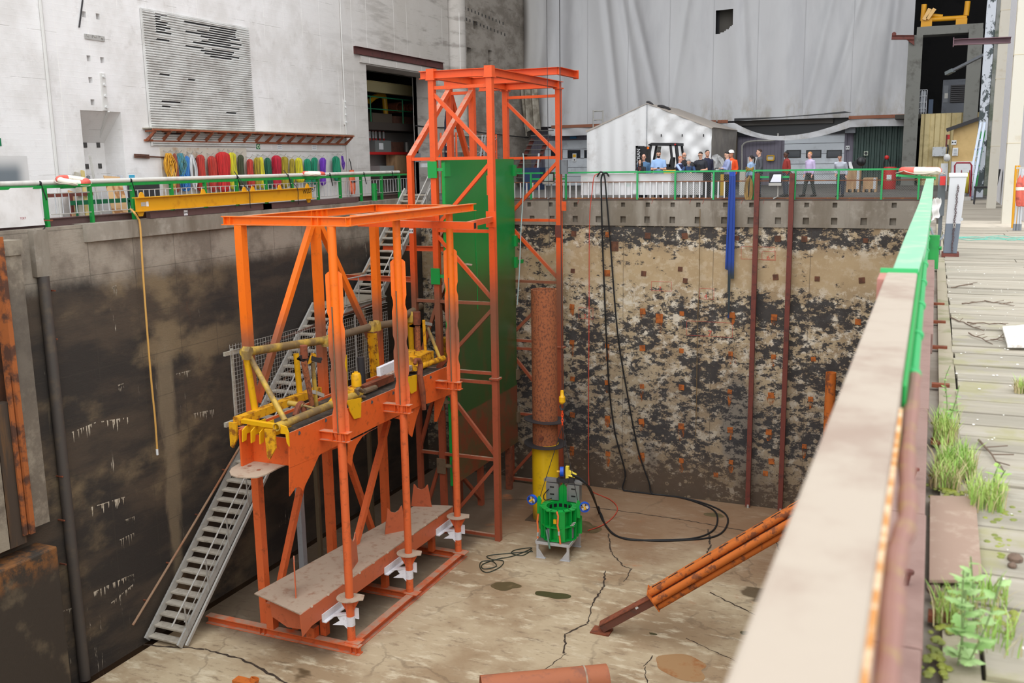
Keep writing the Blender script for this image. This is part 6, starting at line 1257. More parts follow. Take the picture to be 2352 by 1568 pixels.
# ------------------------------------------------------------------ far quay: railing
YR = 34.3; ZF = -.02
fg = mat('far_rail_green', C(44, 172, 96), .45, 0, C(36, 130, 76), 4, .5, .7, .5)
fr2 = thing('railing', 'green railing with white bars and wire mesh along the far quay edge', 'railing', (-7, YR, ZF))
xa, xb = at(1182, 400, Y=YR).x, at(2150, 400, Y=YR).x
mb = MB(); mb.bar((xa, YR, .98), (xb, YR, .98), .07, .06); mb.build('top_rail', fg, fr2)
pxs = [1220, 1300, 1464, 1551, 1639, 1730, 1826, 1925, 2025, 2110]
for px in pxs: x = at(px, 430, Y=YR).x; mb = MB(); mb.bar((x, YR, ZF), (x, YR, .96), .06, .06, up=(0, 1, 0)); mb.build('post', fg, fr2)
RR = mat('rusty_rail', C(120, 76, 52), .8, 0, C(176, 120, 64), 3)
for z_, h in ((.63, .035), (.04, .05)): mb = MB(); mb.bar((xa, YR+.03, z_), (xb, YR+.03, z_), .03, h); mb.build('mid_rail', RR, fr2)
mb = MB(); mb.bar((0, 0, .05), (0, 0, .62), .045, .03, up=(0, 1, 0)); b0 = mb.build('white_bar', WHITE, None, o=(0, 0, 0)); b0.parent = fr2
for i, px in enumerate([1181+14.2*k for k in range(35) if k not in ()]):
    b_ = b0 if i == 0 else b0.copy()
    if i: COL.objects.link(b_)
    b_.location = V((at(px, 430, Y=YR).x, YR+.02, 0))-ORI[fr2.name]
mb = MB(); x0, x1 = at(1540, 430, Y=YR).x, at(2145, 430, Y=YR).x; zl, zh = .06, .94; s_ = .075; k = int((x1-x0)/s_)
for i in range(-int((zh-zl)/s_), k):
    for sg in (1, -1):
        xs = x0+i*s_; p = (xs, zl) if sg > 0 else (xs, zh); q = (xs+(zh-zl), zh if sg > 0 else zl)
        if p[0] < x0: t = (x0-p[0])/(q[0]-p[0]); p = (x0, p[1]+(q[1]-p[1])*t)
        if q[0] > x1: t = (x1-p[0])/(q[0]-p[0]); q = (x1, p[1]+(q[1]-p[1])*t)
        if q[0] > p[0]+.02: mb.bar((p[0], YR+.05, p[1]), (q[0], YR+.05, q[1]), .006, .006)
mb.build('wire_mesh', mat('mesh_wire', C(120, 122, 116), .5, .3), fr2)
mb = MB(); x0 = at(1733, 410, Y=YR).x; x1 = at(1822, 410, Y=YR).x; mb.bar((x0, YR+.02, .76), (x1, YR+.02, .76), .05, .07); mb.build('short_rail', fg, fr2)
mb = MB(); x0 = at(1222, 410, Y=YR).x; x1 = at(1296, 410, Y=YR).x; mb.bar((x0, YR+.02, .76), (x1, YR+.02, .76), .05, .07); mb.build('short_rail', fg, fr2)
mb = MB(); mb.box(xa-.2, xb, YF+.02, YF+.3, -.09, -.005); one('kerb_plate', mb, mat('kerb_brown', C(74, 58, 50), .8, 0, C(98, 62, 46), 3), 'brown steel kerb strip along the far quay edge under the railing', 'kerb')
# banner on the far railing
x0, x1 = at(1334, 430, Y=YR+.09).x, at(1614, 430, Y=YR+.09).x
n = N('banner_print'); c = n.mix(C(220, 220, 222), C(150, 206, 190), n.math('MULTIPLY', n.ramp(n.noise(1.1, 5, .6, (1, 1, 1.5)), .56, .7), .5)); BN = n.done(c, .6)
mb = MB(); mb.grid(lambda u, v: V((x0+(x1-x0)*u, YR+.1+.02*sin(17*u)*v+.015*sin(31*u+4*v), .16+.76*v+.035*abs(sin(9*u))*(v < .0))), 50, 8); o = one('sheet_banner', mb, BN, 'faded white banner tied behind the far railing in front of the tent', 'sheet')
for px in (1372, 1456): q = at(px, 441, Y=YR+.06); mb = MB(); mb.box(q.x-.1, q.x+.1, YR+.06, YR+.075, q.z-.07, q.z+.07); mb.build('white_label', WHITE, o)
# flood lamps
def lamp(px, py, lab):
    c = at(px, py, Y=YR-.15); t = thing('floodlight', lab, 'floodlight', c); mb = MB(); mb.box(c.x-.2, c.x+.2, YR-.1, YR+.05, c.z-.16, c.z+.2); mb.build('housing', BLACKPAINT, t)
    mb = MB(); mb.prism([(c.x-.16, YR-.11, c.z-.12), (c.x+.2, YR-.11, c.z-.12), (c.x+.2, YR-.11, c.z+.14), (c.x-.05, YR-.11, c.z+.14)], (0, -.02, 0)); mb.build('reflector', mat('bright_reflector', C(236, 238, 250), .15, .6) if 'bright_reflector' not in bpy.data.materials else bpy.data.materials['bright_reflector'], t)
    mb = MB(); mb.box(c.x-.2, c.x+.22, YR-.18, YR-.02, c.z-.24, c.z-.15); mb.build('lamp_shelf', STEEL, t); mb = MB(); mb.path([(c.x+.1, YR-.05, c.z-.2), (c.x+.1, YR-.05, .1), (c.x-.05, YR-.05, .03)], .025, 6); mb.build('stand_tube', STEEL, t)
lamp(1780, 410, 'bright floodlight on the far railing between the two brown posts'); lamp(1258, 408, 'floodlight on the far railing behind the tower brace')
# rope coil on the railing
mb = MB(); rn = random.Random(8); c = at(1721, 420, Y=YR-.08)
for i in range(16): w_ = rn.uniform(.02, .13); zb_ = rn.uniform(-.75, -.5); mb.path(catm([c+V((0, 0, .25)), c+V((-w_, -.02*rn.random(), 0)), c+V((-w_*1.1, -.04, zb_*.6)), c+V((0, -.05, zb_)), c+V((w_, -.04, zb_*.6)), c+V((w_*.9, -.02, 0)), c+V((0, 0, .25))], 5), .010, 5)
one('rope_coil', mb, GN('rope_khaki', C(160, 130, 78), C(104, 84, 50)), 'tan rope coil hung over the far railing beside the left brown post', 'rope')
mb = MB(); [mb.path([at(1722, 393, Y=YR)+V((.13*cos(t*.5+k), .06*sin(t*.5+k), .03+.05*sin(t*.9+k)+.012*k)) for t in range(13)], .014, 6) for k in range(6)]; one('rope_bundle', mb, GN('rope_khaki2', C(170, 136, 60), C(112, 88, 44)), 'small amber rope bundle lying on top of the far railing', 'rope')
# ------------------------------------------------------------------ curtain
n = N('curtain_tarp'); c = n.mix(C(200, 200, 202), C(184, 184, 187), n.ramp(n.noise(.5, 5, .6, (1, 1, .25)), .4, .65))
c = n.mix(c, C(160, 152, 138), n.math('MULTIPLY', n.math('MULTIPLY', n.ramp(n.noise(1.0, 7, .7, (1, 1, .4)), .48, .65), n.ramp(n.sep()[2], 5.2, 3.2)), .7)); c = n.mix(c, C(150, 142, 128), n.math('MULTIPLY', n.ramp(n.sep()[0], -20, -22), .5)); M_CU = n.done(c, .55)
XC0, XC1 = at(1176, 200, Y=YC).x, at(2092, 200, Y=YC).x; ZC0 = at(1300, 290, Y=YC).z; ZC1 = 15.4
L_ = XC1-XC0; hx0, hx1 = (at(1644, 40, Y=YC).x-XC0)/L_, (at(1685, 40, Y=YC).x-XC0)/L_; hz1 = at(1660, 25, Y=YC).z
def fold(x, z):
    u = (x-XC0)/L_; d = 0; t = (z-ZC0)/8
    le = max(0, 1-u/.2); d += le*(.32*sin(u*95+sin(z*.5))+.2*sin(u*47+1.3))
    d += .05*sin(u*60+.6*sin(z*.8))+.1*sin(u*21+1.0+.25*z)*(.4+.6*max(0, 1-t*.7))
    for c_, a_, sl in ((.28, .22, -.009), (.33, .18, -.013), (.37, .15, -.02), (.46, .12, .012), (.62, .14, -.006), (.80, .16, .016), (.86, .2, .02), (.91, .16, .012), (.955, .24, .006)):
        q = (u-c_-sl*(t*8-4)*.6)/.011; d += a_*math.exp(-q*q)*(.5+.5*min(1, t+.3))
    return YC-.18+d*.85
NU, NV = 420, 60
cu = thing('tarp_curtain', 'huge pale grey tarpaulin curtain with folds closing the back of the hall', 'curtain', (-11.5, YC, ZC0))
def hole(u, v):
    if not hx0 < u < hx1: return True
    z_ = ZC0+(ZC1-ZC0)*v; f_ = (u-hx0)/(hx1-hx0); return not (hz1-1.17+.4*f_*f_ < z_ < hz1)
mb = MB(); mb.grid(lambda u, v: V((XC0+L_*u, fold(XC0+L_*u, ZC0+(ZC1-ZC0)*v), ZC0+(ZC1-ZC0)*v)), NU, NV*3, keep=hole)
mb.build('curtain_sheet', M_CU, cu, angle=80)
SEAM = mat('curtain_seam', C(184, 184, 186), .7)
mb = MB()
for k in range(1, 9):
    x = XC0+L_*k/9.2; mb.path([(x, fold(x, z)-.012, z) for z in [ZC0+.02+j*.35 for j in range(33)]], .012, 4)
mb.build('curtain_seam', SEAM, cu)
# flap behind the square hole
q0, q1 = at(1643, 72, Y=YC+.5), at(1688, 20, Y=YC+.5); mb = MB(); mb.box(q0.x-.3, q1.x+.3, 54.25, 54.29, q0.z-.6, q1.z+.6); struct('wall_back_opening', mb, mat('opening_board', C(96, 92, 86), .9)); mb = MB(); mb.box(q0.x-.25, q0.x+.18, 54.2, 54.24, q0.z-.4, q1.z+.4); struct('wall_back_gap', mb, BLACKPAINT)
# batten and hem with a sagging tear
g0, g1 = at(1690, 280, Y=YC).x, at(1956, 262, Y=YC).x
BT = mat('batten_brown', C(150, 96, 72), .8, 0, C(110, 66, 50), 3)
for x0, x1 in ((XC0+2.6, at(1346, 290, Y=YC).x+7.5), (g0-.9, g0-.35), (g1-.1, XC1-.1)):
    mb = MB(); mb.box(x0, x1, YC-.42, YC-.36, ZC0-.1, ZC0+.06); mb.build('batten', BT, cu)
def hem(u, v):
    x = XC0+2.4+(XC1-XC0-2.4)*u; inn = max(0, min(1, (x-g0)/(g1-g0))); sag = (sin(pi*min(1, inn**.8)) if 0 < inn < 1 else 0)
    if inn > 0 and inn < 1: sag = 1-((inn-.42)/.42)**2 if inn < .42 else max(0, 1-((inn-.42)/.58)**2)
    zt_ = ZC0-.1-.75*sag; zb_ = ZC0-.52-.55*sag-.03*sin(19*u)
    z_ = zb_+(zt_-zb_)*v
    return V((x, YC-.34-.1*sin(70*u+2*v)*(.4+.3*sag)-.3*sag*(1-.5*v), z_))
mb = MB(); mb.grid(hem, 300, 8); mb.build('hem_flap', M_CU, cu, angle=80)
# gathered dirty lower tail at the left end
tp_ = [at(1193, 180, Y=YC-1.0), at(1232, 180, Y=YC-1.0), at(1243, 300, Y=YC-1.0), at(1205, 313, Y=YC-1.0)]
mb = MB(); mb.grid(lambda u, v: (lerp(lerp(tp_[0], tp_[1], u), lerp(tp_[3], tp_[2], u), v))+V((0, .22*sin(u*15+v)*(.5+v*.5), -.25*sin(pi*u)*v*v*-1)), 36, 14)
mb.build('gathered_tail', mat('dirty_tarp', C(170, 162, 148), .7, 0, C(120, 112, 98), 2, .42, .62, .85), cu, angle=80)
# dark beam and void behind the tear
mb = MB(); mb.box(g0-.1, g1+.2, YC+.5, YC+.6, 2.6, 4.4); struct('wall_back_void', mb, BLACKPAINT); mb = MB(); mb.box(g0-.1, g1-.9, YC+.25, YC+.45, ZC0-.25, ZC0+.02); one('tear_beam', mb, mat('old_grey_beam', C(96, 92, 88), .85), 'grey beam seen through the tear at the foot of the curtain', 'beam')
# raise the curtain edge over the tear is part of the sheet; a dark slot strip stands behind it
mb = MB(); mb.prism([(g0, YC-.45, ZC0-.02), (g1+.05, YC-.45, ZC0+.22), (g1-.3, YC-.45, ZC0+.3), (g1-1.4, YC-.45, ZC0+.22), (g0+2.5, YC-.45, ZC0+.12), (g0, YC-.45, ZC0+.12)], (0, .02, 0)); mb.build('torn_slot', BLACKPAINT, cu)
# ------------------------------------------------------------------ doors and claddings under the curtain
YD = 54.28
DP = mat('door_panel_white', C(206, 212, 218), .5, 0, C(186, 190, 196), 2)
def rdoor(nm, px0, px1, py0, wins, X=None):
    a, b = at(px0, py0, Y=YD), at(px1, py0, Y=YD); zt_ = a.z; mb = MB(); np_ = 5
    for i in range(np_): mb.box(a.x, b.x, YD-.05, YD, zt_*i/np_+.01, zt_*(i+1)/np_-.012)
    d = struct(nm, mb, DP); 
    for w0, w1 in wins:
        p, q = at(w0, 363, Y=YD-.06), at(w1, 344, Y=YD-.06); mb = MB(); mb.box(p.x, q.x, YD-.075, YD-.05, p.z, q.z); f_ = struct('window_frame', mb, BLACKPAINT, d); mb = MB(); mb.box(p.x+.06, q.x-.06, YD-.08, YD-.07, p.z+.06, q.z-.06); struct('pane', mb, GLASS, f_)
    mb = MB(); mb.box(a.x-.12, a.x, YD-.08, YD, 0, zt_+.1); mb.box(b.x, b.x+.12, YD-.08, YD, 0, zt_+.1); mb.box(a.x-.12, b.x+.12, YD-.08, YD, zt_, zt_+.14); struct('door_frame', mb, MAUVE, d)
    return d
rdoor('door_1', 1252, 1420, 323, ((1266, 1292), (1304, 1333), (1342, 1370)))
rdoor('door_2', 1803, 1941, 307, ((1806, 1840), (1851, 1887), (1898, 1934)))
mb = MB(); a, b = at(1315, 357, Y=YD-.09), at(1324, 367, Y=YD-.09); mb.box(a.x, b.x, YD-.1, YD-.085, b.z-.1, a.z+.12); o = one('door_notice', mb, WHITE, 'white notice with a yellow panel on the window of the left roller door', 'sign'); mb = MB(); mb.box(a.x+.03, b.x-.03, YD-.105, YD-.1, a.z-.1, a.z+.06); mb.build('yellow_panel', YELLOW, o); mb = MB(); mb.lathe([(0, 0), (.04, 0)], ((a.x+b.x)/2, YD-.103, b.z), 10, (0, -1, 0)); mb.build('round_mark', BLACKPAINT, o)
for (x0, y0, x1, y1, m, lab, mn) in ((1309, 313, 1324, 318.5, mat('sign_blue', C(40, 120, 170), .5), 'small blue sign above the left roller door', 'door_sign'), (1861, 301, 1880, 307, mat('sign_light', C(196, 214, 220), .4), 'small pale sign above the right roller door', 'door_sign')):
    a, b = at(x0, y1, Y=YD-.1), at(x1, y0, Y=YD-.1); mb = MB(); mb.box(a.x, b.x, YD-.12, YD-.09, a.z, b.z); one(mn, mb, m, lab, 'sign')
# corrugated claddings
def corr(nm, px0, px1, py0, py1, Y, m, lab, per=.24, Z0=None):
    a, b = at(px0, py1, Y=Y), at(px1, py0, Y=Y); z0 = a.z if Z0 is None else Z0; mb = MB(); k = max(2, int((b.x-a.x)/per)); pts = []
    for i in range(k):
        x = a.x+(b.x-a.x)*i/k; w_ = (b.x-a.x)/k; pts += [(x, 0), (x+w_*.3, 0), (x+w_*.42, -.07), (x+w_*.85, -.07), (x+w_*.98, 0)]
    for p, q in zip(pts, pts[1:]): mb.add([(p[0], Y+p[1], z0), (q[0], Y+q[1], z0), (q[0], Y+q[1], b.z), (p[0], Y+p[1], b.z)], [(0, 1, 2, 3)])
    o = struct(nm, mb, m); return a, b
corr('wall_back_green', 1955, 2090, 286, 440, 54.2, mat('corrugated_green', C(58, 78, 72), .55, 0, C(40, 56, 52), 2), '', .26, -.05)
a_, b_ = corr('wall_back_yellow', 2106, 2262, 257, 432, 52.0, mat('corrugated_yellow', C(208, 190, 140), .6, 0, C(168, 150, 106), 1.5, .45, .65, .6), '', .45, -.05)
zmz2 = b_.z
mb = MB(); mb.box(at(2118, 62, Y=52).x-1, 9, 52.1, 65, zmz2-.2, zmz2); struct('floor_upper', mb, mat('upper_floor', C(80, 76, 70), .8))
GC = mat('grey_column', C(112, 112, 106), .6, 0, C(86, 84, 78), 2)
def hcol(px, py0, py1, Y, w_, m, nm='column_grey', Z0=0.0, lab=None):
    a = at(px, py0, Y=Y); mb = MB(); z0 = Z0 if Z0 is not None else at(px, py1, Y=Y).z; mb.ibeam((a.x, Y, z0), (a.x, Y, a.z), w_, w_*.9, up=(0, 1, 0), tf=.03, tw=.03); return struct(nm, mb, m)
hcol(2104, 82, 440, 51.2, .62, GC, 'pillar_grey', 0); hcol(2242, 68, 280, 51.2, .6, GC, 'pillar_grey_right', 0)
a, b = at(2106, 72, Y=51.1), at(2258, 64, Y=51.1); mb = MB(); mb.box(a.x, b.x, 51.0, 52.0, a.z-.2, a.z+.18); struct('beam_crosshead', mb, GC); zc_ = a.z+.18
# yellow tube trestle on the crosshead
ty = thing('tube_trestle', 'yellow tubular trestle standing on the high grey crosshead at the top right', 'trestle', ((a.x+b.x)/2, 51.4, zc_))
tl = lambda px, py: at(px, py, Y=51.4)
TRY = mat('trestle_yellow', C(214, 152, 18), .5)
for (p, q, r) in ((tl(2119, 46), tl(2221, 40), .11), (tl(2120, 48), tl(2123, 10), .12), (tl(2219, 36), tl(2223, 3), .12), (tl(2165, 38), tl(2130, 34), .09)): mb = MB(); mb.tube(p, q, r, 14); mb.build('tube', TRY, ty)
for px in (2128, 2208): c = tl(px, 54); mb = MB(); mb.box(c.x-.24, c.x+.24, 51.2, 51.7, zc_, c.z+.2); mb.build('foot_block', TRY, ty)
for (x0, y0, x1, y1, lab) in ((2122, 46, 2136, 20, 'left of two timber blocks leaning on the yellow trestle'), (2130, 44, 2147, 20, 'right of two timber blocks leaning on the yellow trestle')): mb = MB(); mb.bar(at(x0, y0, Y=51.15), at(x1, y1, Y=51.15), .16, .16); one('timber_block', mb, mat('fresh_timber', C(222, 180, 116), .7) if 'fresh_timber' not in bpy.data.materials else bpy.data.materials['fresh_timber'], lab, 'timber')
# steel arms
mb = MB(); a, b = at(2048, 86, Y=50.8), at(2100, 86, Y=50.8); mb.ibeam(a, b, .15, .2); mb.prism([at(2081, 90, Y=50.8), at(2100, 90, Y=50.8), at(2100, 104, Y=50.8)], (0, .1, 0)); mb.tube(a+V((.1, -.05, .14)), a+V((.1, .05, .14)), .1, 12); one('cantilever_arm', mb, RAILBROWN, 'short dark steel arm with a lifting eye beside the top right edge of the curtain', 'arm')
# container unit on the upper floor
cn = thing('generator_unit', 'dark grey louvred generator cabin on the upper floor at the right', 'generator', (at(2190, 250, Y=53).x, 53.5, zmz2)); a, b = at(2162, 256, Y=52.6), at(2221, 181, Y=52.6)
mb = MB(); mb.box(a.x, b.x, 52.6, 57, zmz2, b.z); mb.build('cabin', mat('cabin_grey', C(92, 96, 104), .5, 0, C(70, 74, 80), 2), cn); p, q = at(2181, 236, Y=52.58), at(2219, 194, Y=52.58); mb = MB(); mb.box(p.x, q.x, 52.56, 52.6, p.z, q.z); lo_ = mb.build('louvre', BLACKPAINT, cn)
for i in range(9): z_ = p.z+(q.z-p.z)*(i+.5)/9; mb = MB(); mb.obox(((p.x+q.x)/2, 52.55, z_), ((q.x-p.x)/2-.04, 0, 0), (0, .02, -.012), (0, .01, .03)); mb.build('blade', DARKSTEEL, lo_)
p, q = at(2166, 236, Y=52.58), at(2179, 196, Y=52.58); mb = MB(); mb.box(p.x, q.x, 52.57, 52.6, p.z, q.z); mb.build('cabin_door', mat('cabin_door_grey', C(112, 116, 122), .5), cn); mb = MB(); mb.box(p.x+.05, p.x+.2, 52.55, 52.57, p.z+.2, p.z+.45); mb.build('door_latch', STEEL, cn)
ib_ = thing('caged_tank', 'white caged liquid tank on the upper floor left of the generator', 'tank', (at(2121, 256, Y=52.6).x, 53, zmz2)); a, b = at(2110, 256, Y=52.6), at(2130, 206, Y=52.6); mb = MB(); mb.box(a.x+.05, b.x-.05, 52.65, 53.6, zmz2+.1, b.z-.05); mb.build('tank', mat('tank_plastic', C(160, 164, 172), .4), ib_); mb = MB()
for i in range(4): x = a.x+(b.x-a.x)*i/3; mb.bar((x, 52.62, zmz2), (x, 52.62, b.z), .03, .03)
for i in range(5): z_ = zmz2+(b.z-zmz2)*i/4; mb.bar((a.x, 52.61, z_), (b.x, 52.61, z_), .03, .03)
mb.build('cage', ALU, ib_); mb = MB(); mb.box(a.x, b.x, 52.62, 53.6, zmz2, zmz2+.1); mb.build('pallet', DARKSTEEL, ib_)
mb = MB(); a, b = at(2132, 256, Y=52.7), at(2144, 228, Y=52.7); mb.box(a.x, b.x, 52.7, 53.3, zmz2, b.z); one('dim_drum_box', mb, mat('dim_blue_box', C(70, 86, 110), .5), 'dim blue box between the caged tank and the generator', 'box')
# crane lamp arm on the peeling column
ar = thing('boom_lamp', 'grey slanting lamp arm reaching from the peeling column into the dark opening', 'arm', at(2262, 128, Y=44)); mb = MB(); mb.bar(at(2260, 126, Y=44), at(2176, 168, Y=45.5), .13, .1); mb.build('arm', GREY, ar); mb = MB(); mb.bar(at(2190, 161, Y=45.2), at(2174, 169, Y=45.5), .18, .14); mb.build('lamp_head', mat('arm_head', C(120, 128, 130), .4), ar)
# ------------------------------------------------------------------ plywood hut and clutter by it
PLY = mat('hut_plywood', C(214, 182, 124), .7, 0, C(190, 156, 100), 1.2, .45, .65, .6)
YH = 43.0; a, b = at(2182, 440, Y=YH), at(2262, 272, Y=YH)
ht = thing('plywood_hut', 'yellow plywood hut with white lower wall and sloping dark roof edge at the right', 'hut', ((a.x+b.x)/2, YH+1, ZF)); zt1 = at(2182, 297, Y=YH).z
mb = MB(); mb.prism([(a.x, YH, 1.15), (b.x, YH, 1.15), (b.x, YH, b.z), (a.x, YH, zt1)], (0, 2, 0)); mb.build('plywood_wall', PLY, ht); mb = MB(); mb.box(a.x, b.x, YH-.02, YH+2, ZF, 1.15); mb.build('white_base', WHITE, ht)
mb = MB(); mb.bar(at(2174, 299, Y=YH-.1), at(2262, 268, Y=YH-.1), .3, .14); mb.build('roof_edge', DARKSTEEL, ht)
p = at(2191, 327, Y=YH-.02); target((p.x, YH-.03, p.z), X3, Z3, .09, ht, -Y3)
for (x0, y0, x1, y1, lab) in ((2187, 339, 2201, 358, 'white paper notice on the plywood hut'),):
    a, b = at(x0, y1, Y=YH-.03), at(x1, y0, Y=YH-.03); mb = MB(); mb.box(a.x, b.x, YH-.05, YH-.03, a.z, b.z); o = one('paper_notice', mb, WHITE, lab, 'sign'); mb = MB()
    for k in range(6): mb.box(a.x+.04, b.x-.04, YH-.055, YH-.05, b.z-.08-k*.045, b.z-.065-k*.045)
    mb.build('print_line', GREY, o)
o_ = MB(); a, b = at(2141, 359, Y=51.8), at(2173, 337, Y=51.8); o_.box(a.x, b.x, 51.75, 51.85, a.z, b.z); one('white_board', o_, mat('stained_white', C(200, 204, 206), .6, 0, C(150, 150, 150), 6), 'stained white board on the yellow corrugated wall', 'board')
for (x0, y0, x1, y1, Y, m, nm, lab, ct) in ((2160, 375, 2178, 398, 43.2, WHITE, 'electric_cabinet', 'white electric cabinet left of the plywood hut', 'cabinet'), (2176, 309, 2182, 320, 42.9, REDP, 'fire_sign', 'small red and white fire sign on the corner of the plywood hut', 'sign'), (2171, 309, 2177, 337, 42.95, RAILBROWN, 'alarm_box', 'dark red box hung on the corner of the plywood hut', 'box')):
    a, b = at(x0, y1, Y=Y), at(x1, y0, Y=Y); mb = MB(); mb.box(a.x, b.x, Y, Y+.25 if ct == 'cabinet' else Y+.05, a.z if ct != 'cabinet' else ZF, b.z); o = one(nm, mb, m, lab, ct)
    if ct == 'cabinet': mb = MB(); mb.bar(((a.x+b.x)/2, Y-.01, b.z-.35), ((a.x+b.x)/2, Y-.01, b.z-.6), .03, .02); mb.build('handle', BLACKPAINT, o)
mb = MB(); c = at(2175, 362, Y=42.8); mb.ball(c, .13, 14, (1, 1, 1.2)); hm = one('hanging_helmet', mb, WHITEPLASTIC, 'white helmet hanging with dark straps at the corner of the plywood hut', 'helmet'); mb = MB(); mb.path([c+V((0, 0, .1)), c+V((.02, -.05, .35)), c+V((0, 0, .5))], .03, 6); mb.build('helmet_strap', BLACK, hm)
# red hose reel with yellow hose
Yh = 33.6; c = at(2222, 425, Y=Yh); hr2 = thing('hose_reel', 'red framed hose reel wound with yellow hose behind the grey pedestal', 'hose reel', (c.x, Yh, 0))
mb = MB(); mb.path([(at(2193, 450, Y=Yh).x, Yh, .02), (at(2193, 380, Y=Yh).x, Yh, at(2193, 380, Y=Yh).z), (at(2197, 374, Y=Yh).x, Yh, at(2197, 374, Y=Yh).z), (at(2228, 374, Y=Yh).x, Yh, at(2228, 374, Y=Yh).z), (at(2232, 380, Y=Yh).x, Yh, at(2232, 380, Y=Yh).z), (at(2229, 450, Y=Yh).x, Yh, .02)], .025, 8); mb.build('frame', mat('reel_red', C(150, 30, 50), .5), hr2)
for px in (2207, 2226): p = at(px, 418, Y=Yh); mb = MB(); mb.lathe([(0, -.012), (.36, -.012), (.38, 0), (.36, .012), (0, .012)], (p.x, Yh+.1, p.z), 28, X3); mb.build('reel_disc', bpy.data.materials['reel_red'], hr2)
p = at(2208, 420, Y=Yh); q = at(2224, 420, Y=Yh); mb = MB()
for i in range(7): x = p.x+(q.x-p.x)*i/6; mb.path([(x, Yh+.1+.3*cos(t*pi/12), p.z+.3*sin(t*pi/12)) for t in range(24)], .022, 6, closed=True)
mb.build('wound_hose', mat('hose_yellow', C(180, 170, 60), .6), hr2); mb = MB(); mb.box(p.x-.05, q.x+.1, Yh-.1, Yh+.3, 0, .12); mb.build('reel_base', STEEL, hr2)
# ------------------------------------------------------------------ tent
TNT = mat('tent_white', C(228, 228, 228), .42, 0, C(210, 208, 206), 1.5)
YT = 45.0; e0, e1, rg = at(1348, 297, Y=YT), at(1635, 294, Y=YT), at(1487, 238, Y=YT); ze = (e0.z+e1.z)/2; dp = 6.0
tn = thing('white_tent', 'white gabled tent with a wrinkled front standing behind the far railing', 'tent', (rg.x, YT, ZF))
def front(u, v):
    x = e0.x+(e1.x-e0.x)*u; top = ze+(rg.z-ze)*(1-abs(x-rg.x)/(rg.x-e0.x if x < rg.x else e1.x-rg.x)); z_ = ZF+(top-ZF)*v; r = u > (rg.x-e0.x)/(e1.x-e0.x)
    d = .03*sin(u*60)*(.3+.7*sin(pi*v)) if not r else .05*sin(u*34+v*9)*sin(pi*v)+.035*sin(u*50-v*22)+.02*sin(u*20+v*40)*(1-v)
    return V((x, YT-d, z_))
mb = MB(); mb.grid(front, 120, 50); mb.build('front_wall', TNT, tn, angle=80)
mb = MB(); mb.grid(lambda u, v: V((e1.x+.03*sin(9*u+5*v), YT+dp*u, ZF+(ze-ZF)*v)), 16, 10); mb.build('side_wall', mat('tent_side_clear', C(150, 142, 132), .4, 0, C(116, 110, 104), 1, .4, .6, .7), tn, angle=80)
mb = MB(); mb.box(e0.x, e0.x+.03, YT, YT+dp, ZF, ze); mb.build('side_wall', TNT, tn)
for s_, ex in ((0, e0.x), (1, e1.x)): mb = MB(); mb.prism([(ex+(-.08 if s_ == 0 else .08), YT-.04, ze-.02), (rg.x, YT-.04, rg.z+.03), (rg.x, YT-.04, rg.z), (ex, YT-.04, ze-.08)], (0, dp, 0)); mb.build('roof_panel', mat('tent_roof', C(176, 166, 156), .6) if 'tent_roof' not in bpy.data.materials else bpy.data.materials['tent_roof'], tn)
mb = MB(); mb.path([(rg.x, YT-.06, ZF), (rg.x, YT-.06, rg.z)], .015, 5); mb.build('zip_seam', GREY, tn)
for px in (1519, 1567, 1616): p = at(px, 311, Y=YT-.09); mb = MB(); mb.obox((p.x, YT-.1, p.z), (.025, 0, 0), (0, .01, 0), (0, 0, .06)); mb.build('tie_tab', DARKSTEEL, tn)
mb = MB()
for (x0, y0, x1, y1) in ((1485, 234, 1500, 241), (1510, 243, 1540, 251)): mb = MB(); mb.path(catm([at(x0, y0, Y=YT-.02), at((x0+x1)/2, (y0+y1)/2-1.5, Y=YT+.1), at(x1, y1, Y=YT-.02)], 4), [.03, .05, .06, .07, .07, .06, .06, .05, .03], 6); mb.build('roof_strap', DARKSTEEL, tn)
# frame ladder seen over the tent roof
ft = thing('ladder_tower', 'bare galvanised ladder frame standing behind the left tent roof', 'frame', (at(1372, 300, Y=51).x, 51, ZF))
for dx in (0, 22):
    for dy in (0, .5): p, q = at(1360+dx, 285, Y=51+dy), at(1363+dx, 253, Y=51+dy); mb = MB(); mb.tube((p.x, 51+dy, ZF), (q.x, 51+dy, q.z), .035, 8); mb.build('upright', STEEL, ft)
for py in (255, 275): p, q = at(1362, py, Y=51), at(1386, py, Y=51); mb = MB(); mb.tube(p, q, .03, 8); mb.tube(p, p+V((0, .5, 0)), .03, 8); mb.build('crosspiece', STEEL, ft)
# stair behind the tower, white pole, blue bin
bs = thing('steel_stair', 'dark steel stair behind the tower under the dirty curtain tail', 'stairs', (at(1190, 420, Y=52).x, 52, ZF)); p, q = at(1194, 425, Y=52), at(1244, 318, Y=52)
for s_ in (0, 1): mb = MB(); mb.bar((p.x-.6+s_*1.1, 52, 0), (q.x-.6+s_*.9, 52.2, q.z), .1, .22); mb.build('stringer', RAILBROWN, bs)
for i in range(12): z_ = .25+i*.26; x = p.x+(q.x-p.x)*z_/q.z; mb = MB(); mb.box(x-.7, x+.45, 51.9, 52.2, z_, z_+.04); mb.build('tread', mat('stair_tread_grey', C(110, 106, 100), .7) if 'stair_tread_grey' not in bpy.data.materials else bpy.data.materials['stair_tread_grey'], bs)
mb = MB(); mb.bar(at(1234, 402, Y=50), at(1238, 352, Y=50), .09, .06); one('white_pole', mb, WHITE, 'leaning white strip light pole behind the far railing left of the roller door', 'pole')
